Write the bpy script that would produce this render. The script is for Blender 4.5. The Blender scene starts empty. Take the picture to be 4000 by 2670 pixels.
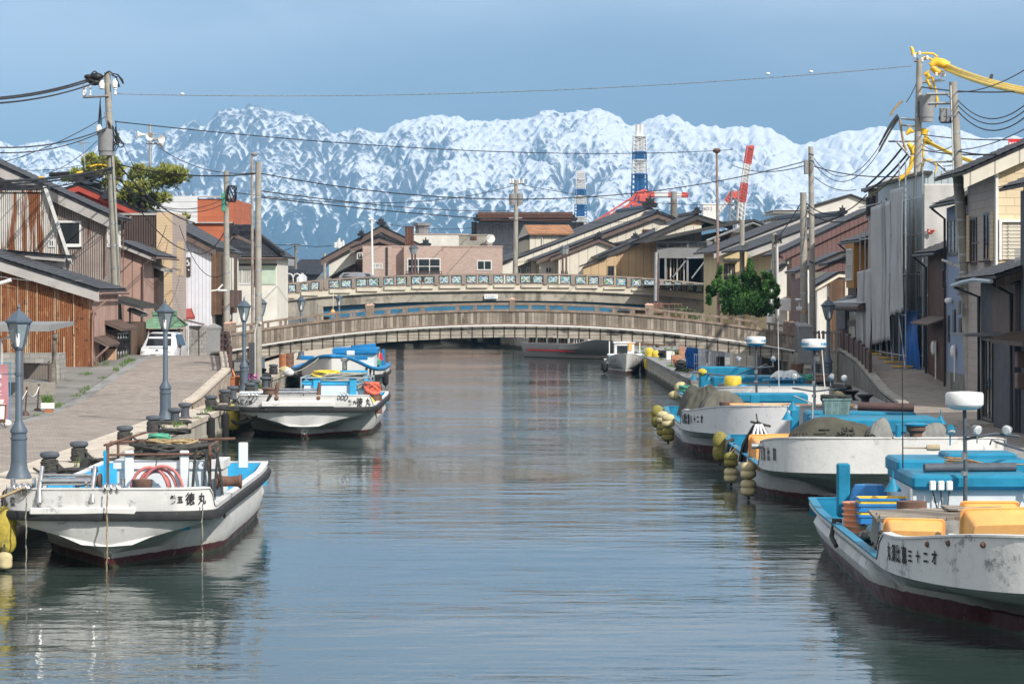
import bpy,math,random
import numpy as np
from mathutils import Vector,Matrix
R=math.radians
random.seed(11)
SC=bpy.context.scene
COL=SC.collection
F,CX,HY,CH=11920.0,2000.0,1124.0,5.6
def X(px,d):return(px-CX)*d/F
def Z(py,d):return CH-(py-HY)*d/F
def W(px,py,d):return Vector((X(px,d),d,Z(py,d)))
def V(*a):return Vector(a)
def lerp(a,b,t):return a+(b-a)*t
def sstep(a,b,x):
 t=min(1,max(0,(x-a)/(b-a)));return t*t*(3-2*t)
def pw(pts,x):
 if x<=pts[0][0]:return pts[0][1]
 for(a,p),(b,q)in zip(pts,pts[1:]):
  if x<=b:return p+(q-p)*(x-a)/(b-a)
 return pts[-1][1]
class MB:
 def __init__(s):s.v=[];s.f=[]
 def add(s,vs,fs):
  o=len(s.v);s.v+=[tuple(p)for p in vs];s.f+=[tuple(i+o for i in f)for f in fs];return s
 def box(s,a,b):
  x0,x1=sorted((a[0],b[0]));y0,y1=sorted((a[1],b[1]));z0,z1=sorted((a[2],b[2]))
  return s.add([(x0,y0,z0),(x1,y0,z0),(x1,y1,z0),(x0,y1,z0),(x0,y0,z1),(x1,y0,z1),(x1,y1,z1),(x0,y1,z1)],[(0,3,2,1),(4,5,6,7),(0,1,5,4),(1,2,6,5),(2,3,7,6),(3,0,4,7)])
 def cbox(s,c,size,rz=0,rx=0,ry=0,bev=0):
  c=Vector(c);hx,hy,hz=(k/2 for k in size)
  M=Matrix.Rotation(rz,3,'Z')@Matrix.Rotation(ry,3,'Y')@Matrix.Rotation(rx,3,'X')
  if bev:
   b=bev;P=[(-hx+b,-hy),(hx-b,-hy),(hx,-hy+b),(hx,hy-b),(hx-b,hy),(-hx+b,hy),(-hx,hy-b),(-hx,-hy+b)]
   vs=[]
   for z,k in((-hz,b),(-hz+b,0),(hz-b,0),(hz,b)):
    for x,y in P:
     vs.append(c+M@V(x*(1-k/hx),y*(1-k/hy),z))
   fs=[tuple(range(7,-1,-1)),tuple(range(24,32))]
   for j in range(3):
    for i in range(8):fs.append((j*8+i,j*8+(i+1)%8,j*8+8+(i+1)%8,j*8+8+i))
   return s.add(vs,fs)
  vs=[c+M@V(x,y,z)for z in(-hz,hz)for x,y in((-hx,-hy),(hx,-hy),(hx,hy),(-hx,hy))]
  return s.add(vs,[(0,3,2,1),(4,5,6,7),(0,1,5,4),(1,2,6,5),(2,3,7,6),(3,0,4,7)])
 def prism(s,poly,y0,y1):
  n=len(poly);vs=[(x,y0,z)for x,z in poly]+[(x,y1,z)for x,z in poly]
  fs=[tuple(range(n)),tuple(range(2*n-1,n-1,-1))]
  fs+=[(i,i+n,(i+1)%n+n,(i+1)%n)for i in range(n)]
  return s.add(vs,fs)
 def prismx(s,poly,x0,x1):
  n=len(poly);vs=[(x0,y,z)for y,z in poly]+[(x1,y,z)for y,z in poly]
  fs=[tuple(range(n-1,-1,-1)),tuple(range(n,2*n))]
  fs+=[(i,(i+1)%n,(i+1)%n+n,i+n)for i in range(n)]
  return s.add(vs,fs)
 def prismz(s,poly,z0,z1):
  n=len(poly);vs=[(x,y,z0)for x,y in poly]+[(x,y,z1)for x,y in poly]
  fs=[tuple(range(n-1,-1,-1)),tuple(range(n,2*n))]
  fs+=[(i,(i+1)%n,(i+1)%n+n,i+n)for i in range(n)]
  return s.add(vs,fs)
 def quad(s,a,b,c,d):return s.add([a,b,c,d],[(0,1,2,3)])
 def slab(s,a,b,c,d,t):
  a,b,c,d=map(Vector,(a,b,c,d));n=(b-a).cross(d-a).normalized()*t
  return s.add([a,b,c,d,a-n,b-n,c-n,d-n],[(0,1,2,3),(7,6,5,4),(0,4,5,1),(1,5,6,2),(2,6,7,3),(3,7,4,0)])
 def tube(s,pts,r,n=6,caps=True,closed=False):
  pts=[Vector(p)for p in pts];m=len(pts);rr=r if isinstance(r,(list,tuple))else[r]*m
  vs,fs=[],[];up=V(0,0,1)
  for i,p in enumerate(pts):
   if closed:t=pts[(i+1)%m]-pts[i-1]
   else:t=pts[min(i+1,m-1)]-pts[max(i-1,0)]
   t=t.normalized()if t.length>1e-9 else V(0,0,1)
   u=up-t*up.dot(t)
   if u.length<0.05:u=V(0,1,0)-t*t.y
   u.normalize();w=t.cross(u)
   for k in range(n):
    a=2*math.pi*k/n;vs.append(p+(u*math.sin(a)+w*math.cos(a))*rr[i])
  for i in range(m if closed else m-1):
   j=(i+1)%m
   for k in range(n):fs.append((i*n+k,i*n+(k+1)%n,j*n+(k+1)%n,j*n+k))
  if caps and not closed:fs+=[tuple(range(n-1,-1,-1)),tuple(range((m-1)*n,m*n))]
  return s.add(vs,fs)
 def lathe(s,prof,c=(0,0,0),n=16,axis='Z',sq=0.0):
  c=Vector(c);vs,fs=[],[];m=len(prof)
  for r,h in prof:
   for k in range(n):
    a=2*math.pi*(k+.5)/n;x,y=r*math.cos(a),r*math.sin(a)
    vs.append(c+(V(x,y,h)if axis=='Z' else V(h,x,y)if axis=='X' else V(y,h,x)))
  for i in range(m-1):
   for k in range(n):fs.append((i*n+k,i*n+(k+1)%n,(i+1)*n+(k+1)%n,(i+1)*n+k))
  fs+=[tuple(range(n-1,-1,-1)),tuple(range((m-1)*n,m*n))]
  return s.add(vs,fs)
 def grid(s,fn,nu,nv,close_u=False):
  vs=[fn(i/(nu if close_u else nu-1),j/(nv-1))for j in range(nv)for i in range(nu)]
  fs=[]
  for j in range(nv-1):
   for i in range(nu if close_u else nu-1):
    k=(i+1)%nu;fs.append((j*nu+i,j*nu+k,(j+1)*nu+k,(j+1)*nu+i))
  return s.add(vs,fs)
 def ball(s,c,r,n=10,m=7):
  c=Vector(c);rr=r if isinstance(r,(tuple,list))else(r,r,r)
  return s.lathe0(c,rr,n,m)
 def lathe0(s,c,rr,n,m):
  def fn(u,v):
   a=2*math.pi*u;b=math.pi*(v*.98+.01)-math.pi/2
   return c+V(rr[0]*math.cos(a)*math.cos(b),rr[1]*math.sin(a)*math.cos(b),rr[2]*math.sin(b))
  return s.grid(fn,n,m,True)
 def xf(s,M,i0=0):
  s.v[i0:]=[tuple(M@Vector(p))for p in s.v[i0:]];return s
def org(o):
 while o.parent:o=o.parent
 return Vector(o.location)
def part(mb,name,mat,parent=None,smooth=None,local=False):
 me=bpy.data.meshes.new(name)
 vs=mb.v
 if parent and not local:
  q=org(parent);vs=[(p[0]-q.x,p[1]-q.y,p[2]-q.z)for p in vs]
 me.from_pydata(vs,[],mb.f);me.update()
 if smooth is not None:
  me.polygons.foreach_set('use_smooth',[True]*len(me.polygons))
  if smooth:me.set_sharp_from_angle(angle=R(smooth))
 if mat:me.materials.append(mat)
 o=bpy.data.objects.new(name,me);COL.objects.link(o)
 if parent:o.parent=parent
 return o
def tag(o,label,cat,group=None):
 o['label']=label;o['category']=cat
 if group:o['group']=group
 return o
def thing(name,label,cat,loc=(0,0,0),rz=0,group=None):
 o=bpy.data.objects.new(name,None);o.empty_display_size=.2;COL.objects.link(o)
 o.location=loc;o.rotation_euler=(0,0,rz);return tag(o,label,cat,group)
def struct(mb,name,mat,smooth=None):
 o=part(mb,name,mat,None,smooth);o['kind']='structure';return o
KIDS={}
def dup(root,loc,rz=None,label=None,scale=None):
 def cp(o,par):
  c=o.copy();COL.objects.link(c)
  if par:c.parent=par
  for ch in o.children:cp(ch,c)
  return c
 c=cp(root,None);c.location=loc
 if rz is not None:c.rotation_euler=(0,0,rz)
 if scale:c.scale=scale
 if label:c['label']=label
 return c
def text(body,size,mat,parent,name='lettering',M=None,ext=0.004,squash=1.0,local=True,bold=0.0):
 cu=bpy.data.curves.new('txt','FONT');cu.body=body;cu.size=size;cu.extrude=ext;cu.align_x='CENTER';cu.align_y='CENTER'
 cu.offset=bold;cu.resolution_u=3
 o=bpy.data.objects.new('txt',cu);COL.objects.link(o);bpy.context.view_layer.update()
 me=bpy.data.meshes.new_from_object(o.evaluated_get(bpy.context.evaluated_depsgraph_get()))
 bpy.data.objects.remove(o);bpy.data.curves.remove(cu)
 me.name=name;me.transform((M or Matrix())@Matrix.Diagonal((squash,1,1,1)))
 if not local:me.transform(Matrix.Translation(-org(parent)))
 me.materials.clear();me.materials.append(mat)
 q=bpy.data.objects.new(name,me);COL.objects.link(q);q.parent=parent
 return q
def face_m(p,right,up):
 r=Vector(right).normalized();n=r.cross(Vector(up)).normalized();u=n.cross(r)
 return Matrix(((r.x,u.x,n.x,p[0]),(r.y,u.y,n.y,p[1]),(r.z,u.z,n.z,p[2]),(0,0,0,1)))
class NT:
 def __init__(s,name):
  s.m=bpy.data.materials.new(name);s.m.use_nodes=True;s.t=s.m.node_tree
  s.bsdf=s.t.nodes['Principled BSDF']
 def n(s,typ,ins=None,**kw):
  q=s.t.nodes.new('ShaderNode'+typ)
  for k,v in kw.items():setattr(q,k,v)
  for k,v in(ins or{}).items():s.put(q.inputs[k],v)
  return q
 def put(s,sock,v):
  if isinstance(v,bpy.types.NodeSocket):s.t.links.new(v,sock)
  elif isinstance(v,(tuple,list)):
   sock.default_value=(*v,1)if len(v)==3 and sock.type=='RGBA' else v
  else:sock.default_value=v
 def math(s,op,a,b=0.0,c=None):
  q=s.n('Math',{0:a,1:b},operation=op)
  if c is not None:s.put(q.inputs[2],c)
  return q.outputs[0]
 def obj(s):
  if not hasattr(s,'_o'):s._o=s.n('TexCoord').outputs['Object'];s._x=s.n('SeparateXYZ',{0:s._o}).outputs
  return s._o
 def xyz(s):s.obj();return s._x
 def noise(s,scale,detail=3,rough=.6,sc=(1,1,1),off=(0,0,0),dist=0):
  mp=s.n('Mapping',{'Vector':s.obj(),'Scale':sc,'Location':off}).outputs[0]
  return s.n('TexNoise',{'Vector':mp,'Scale':scale,'Detail':detail,'Roughness':rough,'Distortion':dist}).outputs[0]
 def ramp(s,f,a,b,lo=0,hi=1):
  return s.n('MapRange',{0:f,1:a,2:b,3:lo,4:hi},interpolation_type='SMOOTHSTEP').outputs[0]
 def mix(s,f,a,b,mode='MIX'):
  q=s.n('Mix',data_type='RGBA',blend_type=mode);s.put(q.inputs[0],f);s.put(q.inputs[6],a);s.put(q.inputs[7],b);return q.outputs[2]
 def bump(s,h,strength,dist,prev=None):
  q=s.n('Bump',{'Height':h,'Strength':strength,'Distance':dist})
  if prev:s.put(q.inputs['Normal'],prev)
  return q.outputs[0]
def MAT(name,col,rough=.65,var=.12,vs=1.5,bump=0.0,bs=25,metal=0,pat=None,p=.1,layers=(),spec=.4,alpha=1,pd=.01,mortar=None,bw=.4,bh=.2,pvar=.15,coat=0):
 s=NT(name);c=tuple(col)
 nz=s.noise(vs,4,.65)
 lo=tuple(k*(1-var)for k in c);hi=tuple(min(1,k*(1+var))for k in c)
 cs=s.mix(s.ramp(nz,.3,.7),lo,hi)
 nrm=None;x=s.xyz();u=s.math('ADD',x[0],x[1])
 if pat=='corr':
  h=s.math('SINE',s.math('MULTIPLY',u,2*math.pi/p));nrm=s.bump(h,1,pd)
 elif pat=='seam':
  fr=s.math('FRACT',s.math('DIVIDE',u,p));h=s.ramp(fr,.0,.1);nrm=s.bump(h,1,pd)
  cs=s.mix(s.math('LESS_THAN',fr,.07),cs,tuple(k*.55 for k in c))
 elif pat=='sid':
  fr=s.math('FRACT',s.math('DIVIDE',x[2],p));nrm=s.bump(fr,1,pd)
  cs=s.mix(s.math('LESS_THAN',fr,.1),cs,tuple(k*.6 for k in c))  # groove shadow and joint dirt painted as a darker line
 elif pat in('plank','plankh'):
  w=u if pat=='plank' else x[2]
  q=s.math('DIVIDE',w,p);fr=s.math('FRACT',q)
  idn=s.n('TexWhiteNoise',{'W':s.math('FLOOR',q)},noise_dimensions='1D').outputs[0]
  cs=s.mix(1,cs,s.n('CombineColor',{0:s.ramp(idn,0,1,1-pvar*1.6,1+pvar),1:s.ramp(idn,0,1,1-pvar*1.7,1+pvar),2:s.ramp(idn,0,1,1-pvar*1.8,1+pvar)}).outputs[0],'MULTIPLY')
  gap=s.math('LESS_THAN',fr,.09);cs=s.mix(gap,cs,tuple(k*.3 for k in c));nrm=s.bump(gap,1,-pd)
 elif pat in('brick','pave','roofb'):
  vec=s.n('CombineXYZ',{0:x[0]if pat=='pave' else u,1:x[1]if pat=='pave' else x[2]}).outputs[0]
  b=s.n('TexBrick',{'Vector':vec,'Color1':lo,'Color2':hi,'Mortar':mortar or tuple(k*.5 for k in c),'Scale':1,'Mortar Size':.012 if pat=='pave' else .01,'Brick Width':bw,'Row Height':bh,'Mortar Smooth':.2})
  cs=s.mix(.75,cs,b.outputs[0]);nrm=s.bump(b.outputs[1],1,-pd)
 for(lc,a,b_,sc,sca)in layers:
  cs=s.mix(s.ramp(s.noise(sc,5,.65,sca,(random.random()*9,3,5)),a,b_),cs,lc)
 if bump:nrm=s.bump(s.noise(bs,4,.6),1,bump,nrm)
 B=s.bsdf.inputs
 s.put(B['Base Color'],cs);B['Metallic'].default_value=metal;B['Specular IOR Level'].default_value=spec
 s.put(B['Roughness'],s.ramp(s.noise(vs*2,3),.2,.8,max(.02,rough-.1),min(1,rough+.1)))
 if coat:B['Coat Weight'].default_value=coat
 if nrm:s.put(B['Normal'],nrm)
 if alpha<1:B['Alpha'].default_value=alpha
 return s.m
STR=(1,1,.12)
M={}
def mk(k,*a,**kw):M[k]=MAT(k,*a,**kw)
RUST=(.20,.062,.022);RUST2=(.10,.035,.018);GRIME=(.10,.095,.08)
mk('conc',(.33,.31,.27),.9,.18,.6,.004,30,layers=[((.12,.11,.095),.52,.75,1.2,STR),((.2,.19,.16),.55,.7,3,(1,1,1))])
mk('conc_dark',(.20,.19,.17),.9,.25,.7,.005,20,layers=[((.07,.07,.05),.45,.7,1.4,(1,1,.3))])
mk('pole',(.33,.31,.27),.85,.15,2,layers=[((.16,.14,.12),.55,.75,2,STR)])
mk('block',(.32,.31,.29),.9,.2,1.2,.003,40,pat='brick',bw=.4,bh=.2,mortar=(.16,.155,.15),pd=.006,layers=[((.1,.095,.08),.5,.75,1.1,(1,1,.4))])
mk('coping',(.54,.47,.385),.85,.14,.8,.002,30,pat='pave',bw=1.1,bh=.9,mortar=(.24,.2,.16),layers=[((.25,.22,.18),.55,.78,.7,(1,1,1))])
mk('paving',(.30,.255,.22),.88,.22,.5,.002,40,pat='pave',bw=.32,bh=.32,mortar=(.13,.11,.095),layers=[((.2,.175,.155),.48,.75,.35,(1,1,1)),((.33,.29,.25),.58,.75,.8,(1,.4,1))])
mk('asphalt',(.09,.09,.088),.9,.2,1,.002,60)
mk('gutter',(.26,.26,.255),.85,.15,1,layers=[((.13,.12,.1),.5,.7,1,(1,.3,1))])
mk('soil',(.14,.12,.09),.95,.25,.4,.01,8)
mk('rustcorr',(.52,.38,.25),.75,.2,1.5,pat='corr',p=.085,pd=.02,layers=[((.27,.10,.038),.33,.46,1.0,(2.2,2.2,.09)),((.19,.066,.026),.55,.75,1.8,(3,3,.25)),((.40,.19,.08),.55,.68,5,(1,1,.5)),((.09,.035,.02),.57,.66,6,(1,1,.8)),((.60,.48,.34),.62,.68,3,(3,3,.07))])
mk('rustwhite',(.56,.54,.50),.7,.15,1.5,pat='corr',p=.1,pd=.02,layers=[((.21,.075,.028),.5,.56,.9,(2.4,2.4,.14)),((.10,.04,.02),.6,.7,2,(2.4,2.4,.2))])
mk('greycorr',(.33,.275,.245),.75,.15,1,pat='corr',p=.11,pd=.025,layers=[((.14,.055,.03),.57,.64,1.1,(3,3,.2)),((.2,.16,.14),.5,.7,2,STR)])
mk('pinkwall',(.40,.26,.215),.85,.12,1,pat='seam',p=.9,pd=.004,layers=[((.19,.13,.11),.5,.75,.9,STR)])
mk('peachwall',(.55,.36,.24),.8,.12,1,pat='seam',p=.35,pd=.006,layers=[((.3,.19,.13),.55,.75,1,STR)])
mk('browncorr',(.075,.052,.045),.6,.12,1,pat='corr',p=.14,pd=.03)
mk('creamsid',(.62,.47,.30),.7,.06,1,pat='sid',p=.16,pd=.012,layers=[((.4,.3,.2),.55,.8,.9,STR)])
mk('pinksid',(.44,.36,.32),.7,.06,1,pat='sid',p=.16,pd=.01)
mk('whitesid',(.68,.70,.76),.6,.06,1,pat='seam',p=.22,pd=.012)
mk('whitewall',(.66,.64,.58),.8,.1,.7,layers=[((.42,.4,.34),.58,.8,.8,STR)])
mk('creamwall',(.66,.62,.52),.75,.06,.7,pat='seam',p=.9,pd=.004,layers=[((.48,.43,.32),.6,.85,.8,STR)])
mk('tanwall',(.50,.36,.21),.75,.08,.7,pat='seam',p=.75,pd=.004)
mk('mintwall',(.45,.55,.44),.7,.1,1,layers=[((.3,.25,.2),.6,.75,1,STR)])
mk('yellowwall',(.62,.50,.28),.8,.07,.8)
mk('greywall',(.21,.215,.22),.8,.12,.6,layers=[((.17,.17,.17),.5,.8,.8,STR)])
mk('oliveside',(.17,.165,.14),.8,.1,1)
mk('brickpink',(.46,.35,.30),.85,.1,1,pat='brick',bw=.34,bh=.17,mortar=(.26,.19,.16),pd=.006)
mk('brickred',(.42,.125,.06),.8,.12,1,pat='brick',bw=1.3,bh=.55,mortar=(.22,.07,.04),pd=.004)
mk('whiteband',(.66,.68,.70),.6,.05,1,pat='sid',p=.55,pd=.03)
mk('mauve',(.155,.088,.082),.65,.08,1,pat='seam',p=.3,pd=.015)
mk('ochre',(.36,.185,.045),.75,.1,1)
mk('darkwood',(.06,.042,.034),.7,.25,2,pat='plank',p=.2,pd=.006)
mk('brownwood',(.13,.075,.045),.7,.25,2,pat='plank',p=.16,pd=.006)
mk('rustbrown',(.10,.05,.035),.6,.15,1,pat='corr',p=.16,pd=.025,layers=[((.17,.062,.03),.57,.66,.9,(2,2,.15))])
mk('ltblue',(.40,.47,.50),.5,.05,1,pat='seam',p=.3,pd=.03)
mk('bluegrey',(.21,.26,.36),.65,.07,.8)
mk('creamtile',(.68,.56,.37),.65,.06,2,pat='brick',bw=.62,bh=.3,mortar=(.42,.34,.23),pd=.01)
mk('darkgrey',(.065,.065,.075),.6,.12,1,pat='corr',p=.1,pd=.008)
mk('brownpanel',(.12,.075,.062),.6,.12,1,pat='corr',p=.12,pd=.012)
mk('tile',(.024,.025,.030),.36,.5,2.2,.004,18,spec=.4,layers=[((.06,.06,.062),.60,.78,1.6,(1,1,1))])
mk('tileblue',(.026,.029,.040),.36,.4,2.2,spec=.4)
mk('tileorange',(.42,.22,.12),.75,.3,6,pat='roofb',bw=.35,bh=.22,pd=.01)
mk('metalroof',(.055,.053,.052),.5,.15,1)
mk('redroof',(.36,.06,.042),.6,.15,1)
mk('redwall',(.42,.085,.06),.7,.12,1,pat='sid',p=.25,pd=.01)
mk('copper',(.15,.27,.17),.7,.25,4,pat='roofb',bw=.35,bh=.13,pd=.01,mortar=(.06,.13,.08),layers=[((.26,.24,.1),.6,.75,3,(1,1,1))])
mk('barge',(.40,.385,.37),.7,.12,1,layers=[((.22,.2,.18),.55,.75,1,(1,1,1))])
mk('bargebrown',(.14,.10,.085),.7,.15,2)
mk('gutterpipe',(.20,.13,.105),.6,.15,2)
mk('blackpipe',(.03,.03,.032),.5,.1,2)
mk('whitepaint',(.72,.72,.70),.5,.06,2)
mk('frame',(.62,.62,.60),.4,.05,2)
mk('dframe',(.06,.05,.045),.4,.1,2)
mk('glass',(.025,.03,.034),.08,.3,.8,spec=.6)
mk('curtain',(.50,.50,.46),.35,.15,3,pat='corr',p=.12,pd=.02)
mk('steel',(.55,.55,.55),.3,.1,3,metal=1)
mk('galv',(.42,.44,.45),.45,.12,3,metal=.6)
mk('lamp',(.08,.11,.145),.5,.1,3,layers=[((.07,.09,.11),.6,.75,4,(1,1,1))])
mk('lampglass',(.22,.26,.275),.25,.1,3,spec=.5)
mk('iron',(.075,.09,.11),.65,.2,5,.003,40,layers=[((.12,.06,.04),.6,.72,6,(1,1,1))])
mk('ironrust',(.15,.08,.055),.75,.3,5,.003,40)
mk('rope',(.055,.056,.052),.95,.4,12,.01,60)
mk('ropegreen',(.045,.11,.085),.95,.3,12,.01,60)
mk('ropetan',(.36,.27,.15),.95,.25,12,.01,60)
mk('ropegrey',(.30,.29,.25),.95,.25,12,.01,60)
mk('rubber',(.025,.026,.028),.7,.3,4,.002,40,layers=[((.33,.33,.33),.68,.72,5,(1,1,2))])
mk('tyre',(.02,.02,.021),.85,.2,5)
mk('woodgrey',(.29,.25,.208),.85,.2,2.2,.003,30,pat='plank',p=.155,pd=.012,pvar=.28,layers=[((.12,.10,.085),.55,.72,2.2,(1.5,1.5,.3))])
mk('woodbeam',(.37,.335,.285),.85,.2,1.5,.003,30,pat='plankh',p=.165,pd=.02,pvar=.12,layers=[((.07,.07,.06),.54,.66,.8,(1,1,1.5)),((.2,.17,.13),.55,.7,3,(.4,.4,3))])
mk('woodrail',(.24,.185,.145),.75,.25,2.5,layers=[((.3,.25,.2),.55,.7,2,(1,1,1))])
mk('postcap',(.55,.36,.27),.8,.1,2)
mk('brownmetal',(.085,.05,.045),.5,.15,2)
mk('bridgerail',(.27,.225,.19),.6,.12,1.5)
mk('creamconc',(.62,.57,.47),.85,.1,.8,layers=[((.3,.26,.2),.55,.75,1,(1,1,.5))])
mk('girder',(.035,.16,.28),.6,.12,.6)
mk('stonegrey',(.24,.245,.25),.75,.12,12)
mk('granite',(.30,.19,.155),.6,.25,30)
mk('orange',(.86,.40,.12),.45,.12,1.5,layers=[((.62,.3,.12),.58,.75,2.5,(1,1,1))])
mk('orangepink',(.85,.36,.19),.5,.1,2)
mk('yellowp',(.80,.55,.06),.45,.12,2)
mk('yellowcover',(.82,.50,.04),.5,.2,3,layers=[((.03,.03,.03),.64,.68,4,(1,1,1))])
mk('yellowdark',(.30,.22,.03),.6,.3,4,layers=[((.03,.03,.03),.55,.6,6,(1,1,1))])
mk('bluep',(.02,.30,.55),.45,.12,2)
mk('bluetarp',(.012,.12,.42),.45,.2,2,.01,8)
mk('bluelace',(.025,.19,.46),.5,.1,2)
mk('redp',(.55,.06,.03),.45,.1,2)
mk('craneRed',(.62,.10,.06),.5,.08,.2)
mk('chimBlue',(.01,.12,.34),.6,.1,.2)
mk('chimWhite',(.72,.72,.70),.7,.1,.2,layers=[((.45,.4,.36),.6,.8,.2,STR)])
mk('pinkhose',(.52,.16,.14),.55,.12,4)
mk('canvas',(.075,.072,.055),.9,.18,3,.012,9)
mk('canvasdark',(.05,.05,.047),.9,.2,3,.012,9)
mk('canvasgrey',(.21,.21,.195),.9,.2,3,.01,12)
mk('black',(.012,.012,.013),.55,.2,3)
mk('ink',(.02,.02,.022),.8,.3,6)
mk('inkfade',(.09,.09,.09),.8,.6,8)
mk('silvertape',(.55,.56,.57),.35,.2,8,metal=.5)
mk('broom',(.28,.18,.09),.95,.3,20)
mk('woodlight',(.40,.31,.21),.85,.2,4)
mk('brownpot',(.36,.14,.06),.75,.15,4)
mk('terracotta',(.52,.22,.12),.8,.15,4)
mk('brickpot',(.46,.24,.15),.8,.2,8,pat='brick',bw=.2,bh=.08,pd=.004)
mk('bench',(.58,.22,.11),.7,.2,6)
mk('grass',(.09,.16,.035),.9,.3,5)
mk('leafdark',(.04,.115,.025),.75,.45,3)
mk('leafpine',(.25,.265,.06),.8,.45,2)
mk('leafpine2',(.13,.16,.05),.8,.45,2)
mk('leaflight',(.13,.22,.05),.75,.4,4)
mk('bark',(.055,.042,.033),.9,.3,5,.01,20)
mk('netgrey',(.50,.50,.50),.8,.1,.8,.02,2.5,alpha=.82,layers=[((.22,.22,.23),.5,.7,.7,STR)])
mk('tarpwhite',(.52,.51,.49),.7,.1,.6,.05,.9)
mk('banner',(.42,.20,.235),.8,.08,2)
mk('carwhite',(.78,.80,.82),.25,.02,1,coat=.6)
mk('cargrey',(.22,.225,.25),.3,.04,1,coat=.6,metal=.3)
mk('carglass',(.02,.024,.028),.04,.1,1,spec=.8)
mk('headlamp',(.55,.56,.56),.1,.2,20,spec=.8)
mk('amber',(.7,.3,.03),.3,.1,5)
mk('platewhite',(.8,.8,.78),.5,.04,3)
mk('red',(.65,.03,.035),.6,.08,3)
mk('moss',(.19,.17,.05),.95,.3,4)
mk('polyfoam',(.70,.71,.72),.7,.06,2)
mk('ceramic',(.75,.74,.72),.25,.05,3)
mk('gfoam',(.07,.30,.20),.8,.3,6,.02,12)
mk('flower',(.45,.06,.35),.8,.4,20)
mk('brownbox',(.14,.11,.1),.7,.1,3)
mk('shopglass',(.38,.44,.43),.2,.15,1.2,spec=.5,layers=[((.1,.13,.16),.55,.7,.5,(1,1,1))])
mk('creamtile_shade',(.40,.33,.29),.65,.06,2,pat='brick',bw=1.6,bh=.3,mortar=(.26,.21,.18),pd=.01)  # cream tile on the shaded side, shade put in as darker pinkish colour
mk('stonewall',(.33,.27,.22),.9,.3,4,.01,8,layers=[((.15,.12,.1),.5,.7,3,(1,1,1))])
mk('conc_st',(.36,.33,.28),.9,.18,.4,.004,20,layers=[((.09,.08,.065),.5,.72,.5,(1,1,.16)),((.2,.18,.14),.5,.7,1.5,(1,1,1))])
mk('leafmid',(.08,.19,.04),.75,.45,3)
mk('barkgrey',(.17,.15,.125),.9,.35,5,.01,20)
mk('lightpole',(.30,.26,.23),.6,.2,3,layers=[((.2,.09,.05),.55,.7,2,STR)])
mk('rustpole',(.27,.20,.17),.6,.2,3,layers=[((.2,.09,.05),.5,.7,2,STR)])
mk('seamtan',(.5,.4,.28),.8,.2,4)
mk('sidewalk',(.22,.21,.195),.9,.2,.8,.003,20,pat='pave',bw=2.4,bh=1.8,layers=[((.11,.105,.09),.5,.75,.7,(1,1,1))])
cam=bpy.data.cameras.new('camera');cam.sensor_width=36;cam.lens=F/4000*36
cam.shift_y=-(1335-HY)/4000;cam.clip_start=1;cam.clip_end=60000
co=bpy.data.objects.new('camera',cam);COL.objects.link(co);co.location=(0,0,CH);co.rotation_euler=(R(90),0,0);SC.camera=co
SUN_AZ,SUN_EL=141,36
sd=V(math.sin(R(SUN_AZ))*math.cos(R(SUN_EL)),math.cos(R(SUN_AZ))*math.cos(R(SUN_EL)),math.sin(R(SUN_EL)))
sl=bpy.data.lights.new('sun','SUN');sl.energy=4.0;sl.angle=R(.6);sl.color=(1,.945,.86)
so=bpy.data.objects.new('sun',sl);COL.objects.link(so);so.rotation_euler=sd.to_track_quat('Z','Y').to_euler()
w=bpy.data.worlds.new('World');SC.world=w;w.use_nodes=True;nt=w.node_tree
bg=nt.nodes['Background'];L=nt.links.new
sky=nt.nodes.new('ShaderNodeTexSky');sky.sky_type='NISHITA';sky.sun_disc=False
sky.sun_elevation=R(SUN_EL);sky.sun_rotation=R(SUN_AZ);sky.air_density=1.0;sky.dust_density=.3;sky.ozone_density=2.5
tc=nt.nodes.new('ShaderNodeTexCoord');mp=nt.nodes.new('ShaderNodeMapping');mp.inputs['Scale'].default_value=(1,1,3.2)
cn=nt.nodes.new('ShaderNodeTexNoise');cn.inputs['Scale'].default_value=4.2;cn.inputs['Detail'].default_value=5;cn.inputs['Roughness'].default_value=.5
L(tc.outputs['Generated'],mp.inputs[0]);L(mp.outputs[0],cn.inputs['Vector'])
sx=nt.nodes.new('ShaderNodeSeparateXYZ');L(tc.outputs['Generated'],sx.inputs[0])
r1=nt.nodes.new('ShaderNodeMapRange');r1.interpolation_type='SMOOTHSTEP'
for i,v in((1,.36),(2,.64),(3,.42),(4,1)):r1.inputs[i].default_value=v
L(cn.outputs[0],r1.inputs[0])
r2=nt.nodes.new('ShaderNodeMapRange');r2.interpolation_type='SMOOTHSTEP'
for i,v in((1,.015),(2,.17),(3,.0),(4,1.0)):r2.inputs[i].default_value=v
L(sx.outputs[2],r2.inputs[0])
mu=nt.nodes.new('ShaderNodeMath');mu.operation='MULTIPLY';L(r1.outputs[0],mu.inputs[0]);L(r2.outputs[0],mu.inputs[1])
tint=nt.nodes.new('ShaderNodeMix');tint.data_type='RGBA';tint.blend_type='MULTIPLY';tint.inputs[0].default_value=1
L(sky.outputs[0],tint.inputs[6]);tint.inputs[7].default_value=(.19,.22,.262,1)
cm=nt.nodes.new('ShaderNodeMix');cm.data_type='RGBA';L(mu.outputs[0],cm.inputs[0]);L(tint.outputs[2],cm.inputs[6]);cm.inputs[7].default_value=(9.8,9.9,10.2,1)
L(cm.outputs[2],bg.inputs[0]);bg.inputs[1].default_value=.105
vs=SC.view_settings;vs.view_transform='Standard';vs.look='None';vs.exposure=.3;vs.gamma=1
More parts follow.
